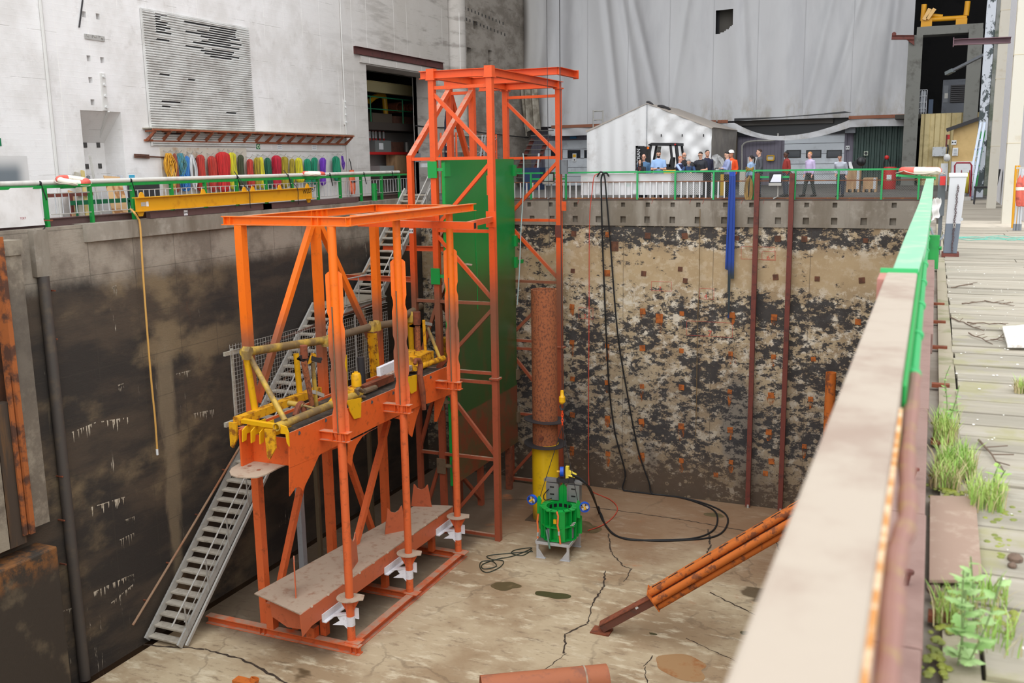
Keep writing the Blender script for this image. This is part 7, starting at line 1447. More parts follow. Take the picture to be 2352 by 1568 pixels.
a, b = at(1205, 425, Y=47), at(1240, 385, Y=47); mb = MB(); mb.box(a.x, b.x, 47, 47.8, ZF, b.z); one('blue_bin', mb, mat('bin_blue', C(40, 60, 96), .5), 'dark blue bin behind the tower near the left roller door', 'bin')
# brown gap panel right of the tent, conduits, panels
a, b = at(1663, 430, Y=53.6), at(1690, 304, Y=53.6); mb = MB(); mb.box(a.x, b.x, 53.9, 54.2, ZF, b.z); one('brown_door_leaf', mb, mat('brown_leaf', C(96, 86, 70), .7), 'tall brown door leaf between the tent and the mauve wall', 'door')
mb = MB(); mb.path(catm([at(x, y, Y=54.05) for x, y in ((1704, 430), (1704, 345), (1706, 333), (1716, 326), (1740, 323), (1775, 322), (1786, 314), (1787, 306))], 5), .05, 8); one('wall_conduit', mb, STEEL, 'grey conduit bending up the mauve wall behind the people', 'conduit')
a, b = at(1717, 395, Y=54), at(1744, 360, Y=54); mb = MB(); mb.box(a.x, b.x, 53.9, 54.2, a.z, b.z); one('switchboard', mb, WHITE, 'white switch panel on the mauve wall behind the ponytailed woman', 'panel')
a, b = at(1762, 368, Y=54.1), at(1778, 357, Y=54.1); mb = MB(); mb.box(a.x, b.x, 54.1, 54.2, a.z, b.z); o = one('striped_box', mb, mat('box_pale', C(206, 210, 206), .5), 'white box with yellow striped edges on the mauve wall left of the right roller door', 'box'); mb = MB()
for (p, q) in (((a.x, a.z), (b.x, a.z)), ((a.x, b.z), (b.x, b.z)), ((a.x, a.z), (a.x, b.z)), ((b.x, a.z), (b.x, b.z))): mb.bar((p[0], 54.08, p[1]), (q[0], 54.08, q[1]), .06, .06)
mb.build('striped_edge', YELLOW, o)
p = at(1947, 339, Y=54.2); mb = MB(); mb.box(p.x-.1, p.x+.1, 54.18, 54.22, p.z-.1, p.z+.1); o = one('survey_sticker', mb, WHITE, 'black and white survey sticker right of the right roller door', 'sticker'); target((p.x, 54.17, p.z), X3, Z3, .09, o, -Y3)
a, b = at(1942, 306, Y=53.9), at(1966, 294, Y=53.9); mb = MB(); mb.box(a.x, b.x, 53.6, 54.0, a.z, b.z); o = one('heater_box', mb, GREY, 'grey heater box under the curtain hem right of the roller door', 'heater')
a, b = at(1984, 357, Y=54), at(1994, 347, Y=54); mb = MB(); mb.box(a.x, b.x, 54.0, 54.12, a.z, b.z); o = one('outlet_box', mb, mat('pale_green_box', C(196, 206, 186), .5), 'pale square outlet box with a round hole on the green corrugated wall', 'box'); mb = MB(); mb.lathe([(0, 0), (.08, 0)], ((a.x+b.x)/2, 53.995, (a.z+b.z)/2), 14, (0, -1, 0)); mb.build('round_hole', BLACKPAINT, o)
a, b = at(2075, 430, Y=53.8), at(2087, 334, Y=53.8); mb = MB(); mb.box(a.x, b.x, 53.75, 53.85, ZF, b.z); one('blue_grey_panel', mb, mat('blue_grey', C(104, 116, 132), .5), 'tall blue grey panel leaning at the right end of the green corrugated wall', 'panel')
# extinguisher, crates
ex = thing('fire_extinguisher', 'red wheeled fire extinguisher in front of the green corrugated wall', 'fire extinguisher', (at(2042, 420, Y=46).x, 46, ZF)); x = at(2042, 420, Y=46).x; mb = MB(); mb.lathe([(0, 0), (.27, 0), (.28, .03), (.28, .92), (.26, .96), (0, .97)], (x, 46, ZF), 18); mb.build('cylinder', REDP, ex); mb = MB(); mb.path(catm([(x, 46, 1.05), (x-.1, 46, 1.3), (x-.25, 45.95, 1.2), (x-.28, 45.9, .6)], 5), .03, 6); mb.build('hose', BLACK, ex); mb = MB(); mb.box(x-.1, x+.1, 45.71, 45.73, .35, .6); mb.build('white_label', WHITE, ex); mb = MB(); mb.ball((x-.15, 46, 1.35), .1, 10); mb.build('valve_head', REDP, ex)
for i, (x0, y0, x1, y1, lab) in enumerate(((1944, 389, 1976, 425, 'larger wooden crate behind the far railing, dark equipment on top'), (1982, 408, 2014, 425, 'low wooden crate right of the larger crate behind the far railing'))):
    Y = 42; a, b = at(x0, y1, Y=Y), at(x1, y0, Y=Y); t = thing('wooden_crate', lab, 'crate', ((a.x+b.x)/2, Y+.4, ZF)); mb = MB(); mb.box(a.x, b.x, Y, Y+.8, ZF+.13, b.z); mb.build('crate_body', WOOD, t)
    for dx in (.06, .5, .92): x = a.x+(b.x-a.x)*dx; mb = MB(); mb.box(x-.04, x+.04, Y, Y+.8, ZF, ZF+.13); mb.build('runner', WOOD, t)
    for dx in (.85,): x = a.x+(b.x-a.x)*dx; mb = MB(); mb.box(x-.05, x+.05, Y-.01, Y, ZF+.13, b.z); mb.build('band', ALU, t)
cz_ = at(1944, 389, Y=42).z; p = at(1968, 380, Y=42.4); mb = MB(); mb.prism([(p.x-.45, 42.3, cz_), (p.x+.1, 42.3, cz_), (p.x+.35, 42.3, cz_+.42), (p.x+.1, 42.3, cz_+.5)], (0, .3, 0)); mb.ball((p.x+.15, 42.4, cz_+.3), .2, 10); one('dark_equipment', mb, BLACKPAINT, 'dark bulky equipment lying on the larger wooden crate', 'equipment'); mb = MB(); mb.prism([at(1951, 386, Y=42.2), at(1960, 388, Y=42.2), at(1955, 371, Y=42.2), at(1949, 372, Y=42.2)], (0, .02, 0)); one('leaning_board', mb, WHITE, 'small white board leaning on the dark equipment on the crate', 'board')
# green bin and floor things between rail and tent
a, b = at(1636, 430, Y=39.5), at(1672, 393, Y=39.5); mb = MB(); mb.box(a.x, b.x, 39.5, 40.3, ZF, b.z); gb = one('green_bin', mb, mat('bin_green', C(40, 72, 56), .5), 'dark green lidded bin behind the far railing right of the tent', 'bin'); mb = MB(); c = at(1647, 392, Y=39.4); mb.path([(c.x-.1, 39.4, c.z), (c.x-.08, 39.4, c.z+.1), (c.x+.1, 39.4, c.z+.1), (c.x+.13, 39.4, c.z)], .02, 6); mb.build('bin_handle', BLACK, gb)
mb = MB(); a, b = at(1654, 440, Y=38.5), at(1663, 400, Y=38.5); mb.box(a.x, b.x, 38.5, 38.54, ZF, b.z); one('yellow_panel', mb, mat('dim_yellow_panel', C(200, 160, 40), .6), 'narrow yellow panel standing behind the far railing left of the blue slings', 'panel')
a, b = at(1698, 430, Y=39), at(1712, 385, Y=39); mb = MB(); mb.box(a.x, b.x, 39, 39.4, ZF, b.z-.1); one('pale_cabinet', mb, mat('pale_cab', C(196, 192, 180), .6), 'low pale cabinet beside the person in orange', 'cabinet')
# clear plastic heap by the tent
mb = MB(); c = at(1645, 372, Y=43); mb.grid(lambda u, v: V((c.x-.5+1.0*u+.05*sin(19*v), 43+.12*sin(23*u+9*v), .2+1.4*v*(.6+.4*sin(pi*u)))), 24, 16); one('plastic_wrap', mb, mat('plastic_film', C(196, 196, 196), .25), 'crumpled clear plastic wrap heap beside the tent side wall', 'plastic wrap')
# hanging heater box at the top, lamp box
p0, p1 = at(1138, 38, Y=52.5), at(1172, 1, Y=52.5); lb = thing('lamp_housing', 'grey ribbed lamp housing hung high at the left curtain edge', 'lamp', ((p0.x+p1.x)/2, 52.5, p0.z)); mb = MB(); mb.box(p0.x, p1.x, 52.3, 52.9, p0.z, p1.z); mb.build('housing', mat('housing_grey', C(150, 150, 146), .5), lb)
for i in range(4): x = p0.x+(p1.x-p0.x)*i/3; mb = MB(); mb.box(x-.03, x+.03, 52.24, 52.3, p0.z, p1.z); mb.build('rib', STEEL, lb)
mb = MB(); mb.bar((p0.x-.1, 52.5, p0.z-.3), (p0.x-.1, 52.5, p1.z+1), .1, .1); mb.bar((p0.x-.1, 52.5, p1.z), (XW-.3, 52.5, p1.z), .1, .1); mb.build('hanger', GC, lb)
# ------------------------------------------------------------------ forklift
YK = 41.2; K = lambda px, py, Y=YK: at(px, py, Y=Y)
kx0, kx1 = K(1467, 380).x, K(1567, 380).x; kz = lambda py: K(1515, py).z
fk = thing('forklift', 'yellow and black cab forklift with a black mast parked in front of the tent', 'forklift', ((kx0+kx1)/2, YK, ZF))
FKY = mat('forklift_yellow', C(240, 176, 30), .4); 
mb = MB(); x0, x1 = kx0, K(1490, 380).x; mb.box(x0, x0+.12, YK-.5, YK-.38, .05, kz(334)); mb.box(x0, x0+.12, YK+.38, YK+.5, .05, kz(334)); mb.box(x0, x0+.1, YK-.5, YK+.5, kz(338), kz(334)); mb.box(x0+.02, x0+.06, YK-.38, YK+.38, .1, kz(334)); mb.box(x0+.14, x1, YK-.36, YK+.36, .1, kz(336)); mb.build('mast', BLACKPAINT, fk)
mb = MB(); mb.text('DOOSAN', (x0+.2, YK-.505, 1.02), Z3, -X3, .2, .004); mb.build('mast_lettering', WHITE, fk)
bx0, bx1 = K(1494, 400).x, K(1573, 400).x
mb = MB(); mb.prism([(bx0, YK-.5, .3), (bx1, YK-.5, .3), (bx1+.1, YK-.5, .6), (bx1+.05, YK-.5, kz(390)), (K(1524, 380).x, YK-.5, kz(390)), (K(1522, 380).x, YK-.5, .6), (bx0, YK-.5, .7)], (0, 1.0, 0)); mb.build('chassis', FKY, fk, bevel=.04)
mb = MB(); mb.box(K(1524, 380).x, bx1, YK-.45, YK+.45, kz(390), kz(385)); mb.build('hood', BLACKPAINT, fk)
rx0, rx1 = K(1496, 330).x, K(1564, 330).x; zr2 = kz(333)
mb = MB(); mb.prism([(rx0, YK-.5, zr2-.02), (rx1, YK-.5, zr2-.06), (rx1, YK-.5, zr2+.06), (rx0+.15, YK-.5, zr2+.09), (rx0, YK-.5, zr2+.04)], (0, 1.0, 0)); mb.build('cab_roof', BLACKPAINT, fk)
for (a0, b0_, c0_, d0) in ((1502, 333, 1490, 398), (1546, 333, 1552, 388), (1560, 334, 1567, 388)):
    for s_ in (-.46, .46): mb = MB(); mb.bar(V((K(a0, b0_).x, YK+s_, K(a0, b0_).z)), V((K(c0_, d0).x, YK+s_, K(c0_, d0).z)), .09, .08); mb.build('cab_pillar', BLACKPAINT, fk)
mb = MB(); mb.add([V((K(1504, 336).x, YK+.44, K(1504, 336).z)), V((K(1513, 336).x, YK+.44, K(1513, 336).z)), V((K(1506, 385).x, YK+.44, K(1506, 385).z)), V((K(1494, 392).x, YK+.44, K(1494, 392).z))], [(0, 1, 2, 3)]); mb.build('windscreen', mat('cab_glass', C(196, 208, 206), .15), fk)
sx = K(1541, 380).x; mb = MB(); mb.box(sx-.4, sx+.06, YK-.25, YK+.25, kz(386), kz(377)); mb.prism([(sx-.05, YK-.25, kz(384)), (sx+.1, YK-.25, kz(384)), (sx+.14, YK-.25, kz(362)), (sx+.04, YK-.25, kz(361))], (0, .5, 0)); mb.build('seat', BLACK, fk, bevel=.02)
mb = MB(); mb.tube((K(1513, 372).x, YK, kz(372)), (K(1504, 384).x, YK, kz(386)), .03, 8); mb.lathe([(.16, -.015), (.19, 0), (.16, .015)], (K(1514, 371).x, YK, kz(371)), 18, V((.6, 0, .8))); mb.build('steering_wheel', BLACK, fk)
for x, r in ((bx0+.15, .33), (bx1-.25, .28)):
    for s_ in (-.5, .5): mb = MB(); mb.lathe([(r*.5, -.1), (r*.94, -.12), (r, -.08), (r, .08), (r*.94, .12), (r*.5, .1)], (x, YK+s_, r+ZF), 22, Y3, closedprof=True); w_ = mb.build('tyre', BLACK, fk); mb = MB(); mb.tube((x, YK+s_-.08, r+ZF), (x, YK+s_+.08, r+ZF), r*.5, 14); mb.build('wheel_hub', FKY, w_)
for s_ in (-.25, .25): mb = MB(); mb.box(kx0-1.1, kx0, YK+s_-.05, YK+s_+.05, .05, .1); mb.box(kx0-.06, kx0, YK+s_-.05, YK+s_+.05, .05, .7); mb.build('fork', DARKSTEEL, fk)
mb = MB(); mb.tube((K(1496, 340).x, YK-.52, kz(342)), (K(1496, 340).x, YK-.52, kz(337)), .05, 8); mb.build('indicator_lamp', mat('lamp_amber', C(240, 120, 30), .3), fk)
mb = MB(); mb.ball((rx1-.12, YK-.52, zr2), .04, 8); mb.build('tail_lamp', REDP, fk)
# ------------------------------------------------------------------ right railing by the camera
rr = thing('railing', 'close brown and pale green beam topped railing running away on the right quay', 'railing', (-.08, 10, 0)); ZB = 1.0
yj = at(2070, 625, Z=ZB).y
def taper(name, m, pts, z0, z1, bev=.006):
    """beam with edges (y, x_left, x_right)"""
    mb = MB(); vs = []
    for y, l, r in pts: vs += [(l, y, z0), (r, y, z0), (r, y, z1), (l, y, z1)]
    fs = []
    for i in range(len(pts)-1):
        o = i*4; fs += [(o+j, o+(j+1) % 4, o+4+(j+1) % 4, o+4+j) for j in range(4)]
    k = len(vs); mb.add(vs, fs+[(3, 2, 1, 0), (k-4, k-3, k-2, k-1)]); return mb.build(name, m, rr, bevel=bev)
taper('brown_beam', BROWNPINK, [(-.6, -.125, -.027), (.67, -.122, -.029), (yj, -.128, -.032)], ZB-.10, ZB)
taper('green_beam', GREEN_PALE, [(yj+.01, -.113, -.03)]+[(at(r_, y_, Z=ZB).y, at(l_, y_, Z=ZB).x, at(r_, y_, Z=ZB).x) for y_, l_, r_ in ((560, 2072, 2128), (468, 2110, 2141), (410, 2127, 2145))], ZB-.10, ZB+.004)
p = at(2020, 628, Z=ZB); mb = MB(); mb.box(p.x, -.03, yj-.012, yj+.012, ZB-.13, ZB+.012); mb.build('green_end_plate', fg, rr); mb = MB(); mb.box(p.x+.0, -.115, yj-.2, yj-.012, ZB-.1, ZB-.002); mb.build('beam_stub', mat('pink_stub', C(176, 120, 108), .7), rr)
taper('green_web', GREEN, [(1.75, -.03, -.022), (yj, -.032, -.02), (20, -.038, -.03)], .86, ZB-.004)
mb = MB(); mb.path(catm([(-.012, .1, .955), (-.012, .8, .955), (-.014, 1.05, .96), (-.006, 1.2, .955), (-.013, 1.5, .95), (-.012, 2.0, .955)], 6), [.012+.0015*sin(i*1.7) for i in range(31)], 10); mb.build('rusty_rod', mat('rod_lichen', C(146, 108, 98), .8, 0, C(160, 140, 84), 26, .5, .66, .5), rr)
mb = MB(); mb.bar((-.027, -.3, .975), (-.027, 1.6, .975), .005, .03); mb.build('rusty_lip', mat('rust_flake', C(206, 140, 70), .85, 0, C(232, 206, 172), 30, .45, .55, .9), rr)
mb = MB(); mb.path([(-.016, 2.0+.2*i, .95) for i in range(60)], .011, 8); mb.build('green_tube', fg, rr)
for i in range(14): y = 2.05+.45*i*(1+i*.05); mb = MB(); mb.lathe([(.012, -.02), (.016, -.012), (.016, .012), (.012, .02)], (-.016, y, .95), 10, Y3); mb.build('tube_clamp', fg, rr)
for y in (4.4, 7.4, 10.4, 13.4, 16.4, 19.8): mb = MB(); mb.bar((-.07, y, .121), (-.07, y, ZB-.1), .05, .05, up=(0, 1, 0)); mb.build('post', LG, rr)
mb = MB(); mb.box(-.1, -.04, .2, 2.2, .1, .88) if False else mb.bar((-.1, .3, .5), (-.1, 20, .5), .02, .03); mb.build('mid_rail', LG, rr)
# kerb rail on the quay edge
kb = thing('kerb_rail', 'weathered pinkish brown steel kerb rail along the right quay edge', 'kerb', (.02, 8, 0))
for i, (y0, y1) in enumerate(((-.5, 2.55), (2.56, 3.6), (3.61, 5.2), (5.21, 7.5), (7.51, 10), (10.01, 13.0))):
    mb = MB(); dx = .004*(i % 2); mb.box(-.14, .04+dx+.02*(i > 3), y0, y1, -.03, .12); mb.build('kerb_length', KERB, kb, bevel=.006)
for y in (3.0, 4.1, 5.0, 6.3, 7.6, 8.8, 9.9): mb = MB(); mb.box(.06, .16, y, y+.05, -.01, .012); mb.build('cleat', RUST, kb)
for y, z in ((2.95, .13), (4.0, .13)): mb = MB(); mb.tube((-.01, y, .11), (.0, y+.005, .16), .008, 8); mb.tube((.0, y+.005, .155), (.0, y+.005, .165), .014, 8); mb.build('bolt', RAILBROWN, kb)
# tall green mooring tube
p = at(2147, 600, Z=0); bt_ = bollard((.035, 13.1, 0.0), at(2147, 540, Y=13.1).z, .075, 'bright green mooring tube standing on the kerb beside the grey pedestal', LG)
# pedestal
q0, q1 = at(2165, 588, Z=0), at(2198, 588, Z=0); yp_ = 14.7; x0, x1 = at(2166, 588, Y=yp_).x, at(2197, 588, Y=yp_).x; zt_ = at(2180, 398, Y=yp_).z
pd = thing('cable_pedestal', 'tall white and dark grey steel pedestal with a hanging chain beside the right railing', 'pedestal', ((x0+x1)/2, yp_+.15, 0))
n = N('pedestal_paint'); n.done(n.mix(C(104, 112, 124), C(196, 196, 200), n.ramp(n.sep()[2], .455, .465)), .5)
t_ = .04
mb = MB(); mb.add([(x0, yp_, .05), (x1, yp_, .05), (x1, yp_+.32, .05), (x0, yp_+.32, .05), (x0+.02, yp_, zt_-.05), (x1+.06, yp_, zt_-.05), (x1+.06, yp_+.32, zt_-.05), (x0+.02, yp_+.32, zt_-.05)], [(0, 3, 2, 1), (4, 5, 6, 7), (0, 1, 5, 4), (1, 2, 6, 5), (2, 3, 7, 6), (3, 0, 4, 7)]); mb.build('body', bpy.data.materials['pedestal_paint'], pd, bevel=.008)
mb = MB(); mb.box(x0+.01, x1+.07, yp_-.012, yp_+.34, zt_-.05, zt_); mb.build('cap', WHITE, pd, bevel=.006); mb = MB(); mb.box(x0-.02, x1+.03, yp_-.02, yp_+.34, 0, .05); mb.build('foot', RAILBROWN, pd)
CH = mat('chain_rust', C(92, 72, 74), .7)
for i in range(38):
    f_ = i/37; c = V((x0+.13-.025*f_+.004*sin(i*.9), yp_-.014, zt_-.17-f_*(zt_-.25))); mb = MB(); k = 10
    mb.path([c+V((.011*cos(2*pi*j/k) if i % 2 else 0, -.0 if i % 2 else .009*cos(2*pi*j/k), .019*sin(2*pi*j/k))) for j in range(k)], .0035, 5, closed=True); mb.build('chain_link', CH, pd)
mb = MB(); mb.box(x0+.1, x0+.135, yp_-.016, yp_-.012, .4, .47); mb.build('tag', STEEL, pd); mb = MB(); mb.lathe([(0, 0), (.022, 0)], (x0+.2, yp_-.003, .52), 16, (0, -1, 0)); mb.build('round_plate', ALU, pd)
mb = MB(); mb.box(x0-.1, x0-.03, yp_+.1, yp_+.25, .98, 1.1); rb_ = one('red_socket', mb, REDP, 'red power socket on the grey box behind the pedestal', 'socket'); mb = MB(); mb.box(x0-.12, x0-.02, yp_+.3, yp_+.5, .55, 1.12); mb.bar((x0-.06, yp_+.4, 0), (x0-.06, yp_+.4, .6), .05, .05, up=(0, 1, 0)); one('socket_stand', mb, mat('grey_box', C(120, 126, 132), .5), 'grey socket stand partly hidden by the pedestal', 'stand')
# white crumpled bag on the railing, hose loop
mb = MB(); a, b = at(2142, 500, X=.03), at(2158, 455, X=.03); mb.grid(lambda u, v: V((-.0+.1*u+.012*sin(9*u+7*v), 14.2+.5*u*.5+.03*sin(11*v), .52+.3*v+.05*u*(1-v)+.01*sin(14*u))), 12, 12); one('white_bag', mb, SHEET, 'crumpled white bag hanging on the railing beside the pedestal', 'bag')
mb = MB(); mb.path(catm([(.0, 13.9, .45), (.05, 13.8, .33), (.12, 13.9, .3), (.16, 14.3, .33)], 6), .014, 8); one('grey_hose', mb, GREY, 'short grey hose loop between the railing and the pedestal', 'hose')
c = at(2103, 392, Z=1.16); bracket((-.02, 20.0, 1.0), fg, 'pale green lifebuoy bracket at the far end of the right railing', .62, (-1, 0, 0)); buoy((c.x+.02, 20.05, 1.11), .02, 0, 'faded orange and white lifebuoy on a bracket at the end of the right railing')
# white columns at the right
for (px0, px1, pyb, lab, top0, top1) in ((2300, 2330, 515, 'nearer', 2322, 2352), (2266, 2287, 478, 'farther', 2294, 2316)):
    a, b = at(px0, pyb, Z=0), at(px1, pyb, Z=0); Yc_ = a.y; w_ = (b.x-a.x); mb = MB(); cx_ = (a.x+b.x)/2
    mb.box(a.x, b.x, Yc_, Yc_+.02, 0, 14); mb.box(a.x, b.x, Yc_+.28, Yc_+.3, 0, 14); mb.box(cx_-.01, cx_+.01, Yc_+.02, Yc_+.28, 0, 14); o = struct('pillar_white_'+lab, mb, CREAM)
    for z_ in (1.6, 3.3, 5.0, 6.6): mb = MB(); mb.box(a.x-.004, b.x+.004, Yc_-.004, Yc_+.304, z_, z_+.012); struct('pillar_weld_band', mb, mat('weld_band', C(200, 188, 160), .6) if 'weld_band' not in bpy.data.materials else bpy.data.materials['weld_band'], o)
# peeling column
n = N('peeling_paint'); pk = n.ramp(n.math('ADD', n.math('MULTIPLY', n.noise(2.2, 7, .7, (1, 1, .6)), .8), n.math('MULTIPLY', n.noise(.7, 2), .25)), .53, .55); M_PEEL = n.done(n.mix(C(206, 212, 220), C(72, 82, 84), pk), .6)
a, b = at(2247, 300, Y=36), at(2268, 300, Y=36); mb = MB(); mb.box(a.x, b.x, 36, 36.3, 0, 14); struct('pillar_peeling', mb, M_PEEL)
mb = MB(); a, b = at(2262, 300, Y=38), at(2345, 300, Y=38); mb.box(a.x+.1, b.x+3, 38, 38.2, 0, 14); struct('wall_right_hall', mb, mat('mossy_cladding', C(150, 152, 148), .8, 0, C(94, 104, 84), 1.2, .42, .6, .9))
n = N('white_cladding'); c = n.mix(C(226, 226, 230), C(188, 190, 196), n.lines(1, .22, .03)); M_WCL = n.done(c, .6)
mb = MB(); mb.box(1.78, 1.95, 22.6, 38, 0, 14); struct('wall_right_side', mb, M_WCL)
# brown beam across the white columns
p, q = at(2190, 97, Y=22.5), at(2322, 92, Y=22.5); mb = MB(); mb.chan(p, q, .12, .12); mb.obox(p, (.008, 0, 0), (0, .06, 0), (0, 0, .09)); one('jib_beam', mb, mat('jib_brown', C(112, 84, 92), .6), 'purplish brown steel beam reaching left from the nearer white column', 'beam')
# ladders leaning
def ladder(px0, py0, px1, py1, w_, m, lab, Y0, Y1):
    a, b = at(px0, py0, Y=Y0), at(px1, py1, Y=Y1); a.z = max(a.z, 0); t = thing('leaning_ladder', lab, 'ladder', a)
    for s_ in (0, 1): mb = MB(); mb.bar(a+V((w_*s_, 0, 0)), b+V((w_*s_*.8, 0, 0)), .07, .04); mb.build('stile', m, t)
    k = int((b-a).length/.3)
    for i in range(1, k): p = lerp(a, b, i/k); mb = MB(); mb.tube(p, p+V((w_*.9, 0, 0)), .018, 8); mb.build('rung', ALU, t)
ladder(2220, 459, 2253, 282, .14, mat('ladder_alu', C(176, 186, 200), .4, .4, C(70, 110, 190), 3, .58, .62, .8), 'aluminium ladder with blue paint marks leaning by the peeling column', 33.8, 35.4)
ladder(2230, 459, 2256, 300, .08, mat('ladder_green', C(40, 160, 70), .45, 0, C(180, 190, 200), .6, .5, .55, .9), 'ladder with a green stile leaning just right of the aluminium ladder', 33.9, 35.5)
# black chair
c = at(2262, 440, Y=31); ch = thing('black_chair', 'black metal legged chair standing behind the farther white column', 'chair', (c.x, 31, 0))
mb = MB(); mb.box(c.x-.28, c.x+.28, 30.8, 31.3, .45, .5); mb.build('seat', BLACK, ch); mb = MB(); mb.prism([(c.x+.26, 30.8, .5), (c.x+.3, 30.8, .5), (c.x+.36, 30.8, .98), (c.x+.32, 30.8, .98)], (0, .5, 0)); mb.build('backrest', BLACK, ch)
for dx in (-.26, .26):
    for dy in (30.82, 31.28): mb = MB(); mb.tube((c.x+dx, dy, 0), (c.x+dx*.9, dy, .46), .016, 8); mb.build('leg', DARKSTEEL, ch)
# rescue poles at the right edge
for i, (px0, px1, m, r, lab) in enumerate(((2327, 2334, 'y', .022, 'leftmost yellow rescue pole standing against the nearer white column'), (2334, 2341, 'y', .022, 'second yellow rescue pole from the nearer white column'), (2331, 2343, 'a', .02, 'leftmost aluminium boat hook pole at the right edge'), (2338, 2348, 'a', .02, 'middle aluminium boat hook pole at the right edge'), (2344, 2351, 'a', .02, 'rightmost aluminium boat hook pole at the right edge'))):
    Y = 20.8 if m == 'y' else 20.2; a, b = at(px0, 500 if m == 'y' else 508, Y=Y), at(px1, 380 if m == 'y' else 388, Y=Y); a.z = 0; mb = MB(); mb.tube(a, b, r, 10); o = one('rescue_pole' if m == 'y' else 'boat_hook', mb, TRY if m == 'y' else ALU, lab, 'pole')
    if m == 'a': mb = MB(); mb.tube(a, a+V((0, 0, .12)), r*1.3, 10); mb.build('pole_tip', GREY, o)
for px, lab in ((2341, 'left of two red net wrapped rescue floats at the right edge'), (2350, 'right of two red net wrapped rescue floats at the right edge')):
    a, b = at(px, 475, Y=20), at(px+2, 410, Y=20); mb = MB(); mb.lathe([(0, 0), (.05, .02), (.065, .1), (.062, .4), (.04, .5), (0, .58)], a, 14, b-a); o = one('rescue_float', mb, mat('float_red', C(206, 96, 80), .6, 0, C(150, 70, 60), 9) if 'float_red' not in bpy.data.materials else bpy.data.materials['float_red'], lab, 'float'); mb = MB(); mb.lathe([(.066, .3), (.067, .33), (.066, .36)], a, 14, b-a); mb.build('pale_band', LIFEWHITE, o)
mb = MB(); a, b = at(2334, 386, Y=20.5), at(2352, 384, Y=20.5); mb.bar(a, b+V((.3, 0, 0)), .03, .03); mb.bar(b+V((.28, 0, 0)), V((b.x+.28, 20.5, 0)), .04, .04, up=(0, 1, 0)); one('pole_rack', mb, STEEL, 'galvanised rack bar holding the rescue poles at the right edge', 'rack')
# teal net rope on the deck
rn = random.Random(15)
for j in range(1):
    mb = MB()
    for i in range(6):
        y0 = 18.2+rn.uniform(-.7, .3); pts = []; x = .42
        while x < 1.75: pts.append((x, y0+rn.uniform(-.22, .22), .012)); x += rn.uniform(.08, .2)
        mb.path(catm(pts, 4), .004, 5)
    one('net_rope', mb, mat('teal_rope', C(106, 190, 174), .8), 'thin teal rope strewn across the deck right of the pedestal', 'rope')
mb = MB(); mb.box(.52, 1.9, 20.9, 23.0, 0, .008); one('floor_plate', mb, mat('deck_plate', C(190, 180, 164), .8, 0, C(160, 150, 136), 3), 'thin flat plate lying on the far deck by the nearer white column', 'plate')
# steel plate in the foreground and white slab
q = [at(x, y, Z=.012) for x, y in ((2136, 1143), (2240, 1145), (2256, 1338), (2134, 1338))]; mb = MB(); mb.prism(q, (0, 0, .01)); one('steel_plate', mb, mat('foreground_plate', C(156, 130, 114), .75, 0, C(180, 160, 142), 12, .5, .7, .6), 'pinkish brown steel plate lying on the planks beside the kerb rail', 'plate')
q = [at(x, y, Z=.02) for x, y in ((2302, 755), (2420, 745), (2430, 800), (2314, 798))]; mb = MB(); mb.prism(q, (0, 0, .02)); one('pale_slab', mb, mat('pale_slab', C(226, 222, 216), .8, 0, C(180, 170, 160), 16), 'whitish slab lying on the planks at the right edge', 'slab')
# twigs
rn = random.Random(21); TW = mat('twig', C(110, 92, 78), .9)
tws = ((2185, 660, 2245, 648), (2210, 697, 2262, 690), (2182, 728, 2260, 760), (2262, 690, 2330, 702), (2222, 740, 2310, 745), (2225, 764, 2280, 790), (2275, 780, 2315, 772), (2248, 1010, 2305, 1080))
loc = ('near the pedestal foot', 'below the deck step', 'as a long line by the kerb', 'near the right edge, upper', 'in front of the pale slab', 'as the longest one left of the slab', 'touching the pale slab', 'beside the tall grass clump')
for k, (x0, y0, x1, y1) in enumerate(tws):
    a, b = at(x0, y0, Z=.012), at(x1, y1, Z=.012); pts = [lerp(a, b, i/7)+V((0, rn.uniform(-.04, .04) if 0 < i < 7 else 0, 0)) for i in range(8)]; mb = MB(); mb.path(pts, [.006-.0005*i for i in range(8)], 6)
    for i in (2, 4, 5): p = pts[i]; mb.path([p, p+V((rn.uniform(.02, .1), rn.uniform(-.15, .15), .01))], .003, 5)
    one('twig', mb, TW, 'dry forked twig on the planks '+loc[k], 'twig')
# weeds
def leafm(nm, c1, c2): n = N(nm); c = n.mix(c1, c2, n.ramp(n.noise(9, 3), .4, .6)); m = n.done(c, .6); n.b.inputs['Subsurface Weight'].default_value = 0; return m
GR1 = leafm('grass_green', C(138, 176, 78), C(176, 196, 108)); GR2 = leafm('grass_dry', C(198, 184, 140), C(176, 160, 118)); LF = leafm('leaf_green', C(122, 166, 84), C(146, 186, 104)); LF2 = leafm('leaf_pale', C(160, 190, 124), C(134, 172, 96)); MS = leafm('moss', C(140, 146, 58), C(110, 118, 50))
def tuft(mb, c, n_, h, spread, rnd):
    for i in range(n_):
        a = rnd.uniform(0, 6.28); d = V((cos(a), sin(a), 0)); p = V(c)+V((rnd.uniform(-1, 1)*spread, rnd.uniform(-1, 1)*spread*1.6, 0)); L = h*rnd.uniform(.5, 1.2); w_ = .0022*rnd.uniform(.7, 1.5); s_ = V((-d.y, d.x, 0))*w_; bend = rnd.uniform(.1, .7)
        pr = [p+d*L*bend*t*t+V((0, 0, L*t*(1-.25*bend*t))) for t in (0, .4, .75, 1)]
        mb.add([pr[0]-s_, pr[0]+s_, pr[1]+s_*.9, pr[1]-s_*.9, pr[2]+s_*.6, pr[2]-s_*.6, pr[3]], [(0, 1, 2, 3), (3, 2, 4, 5), (5, 4, 6)])
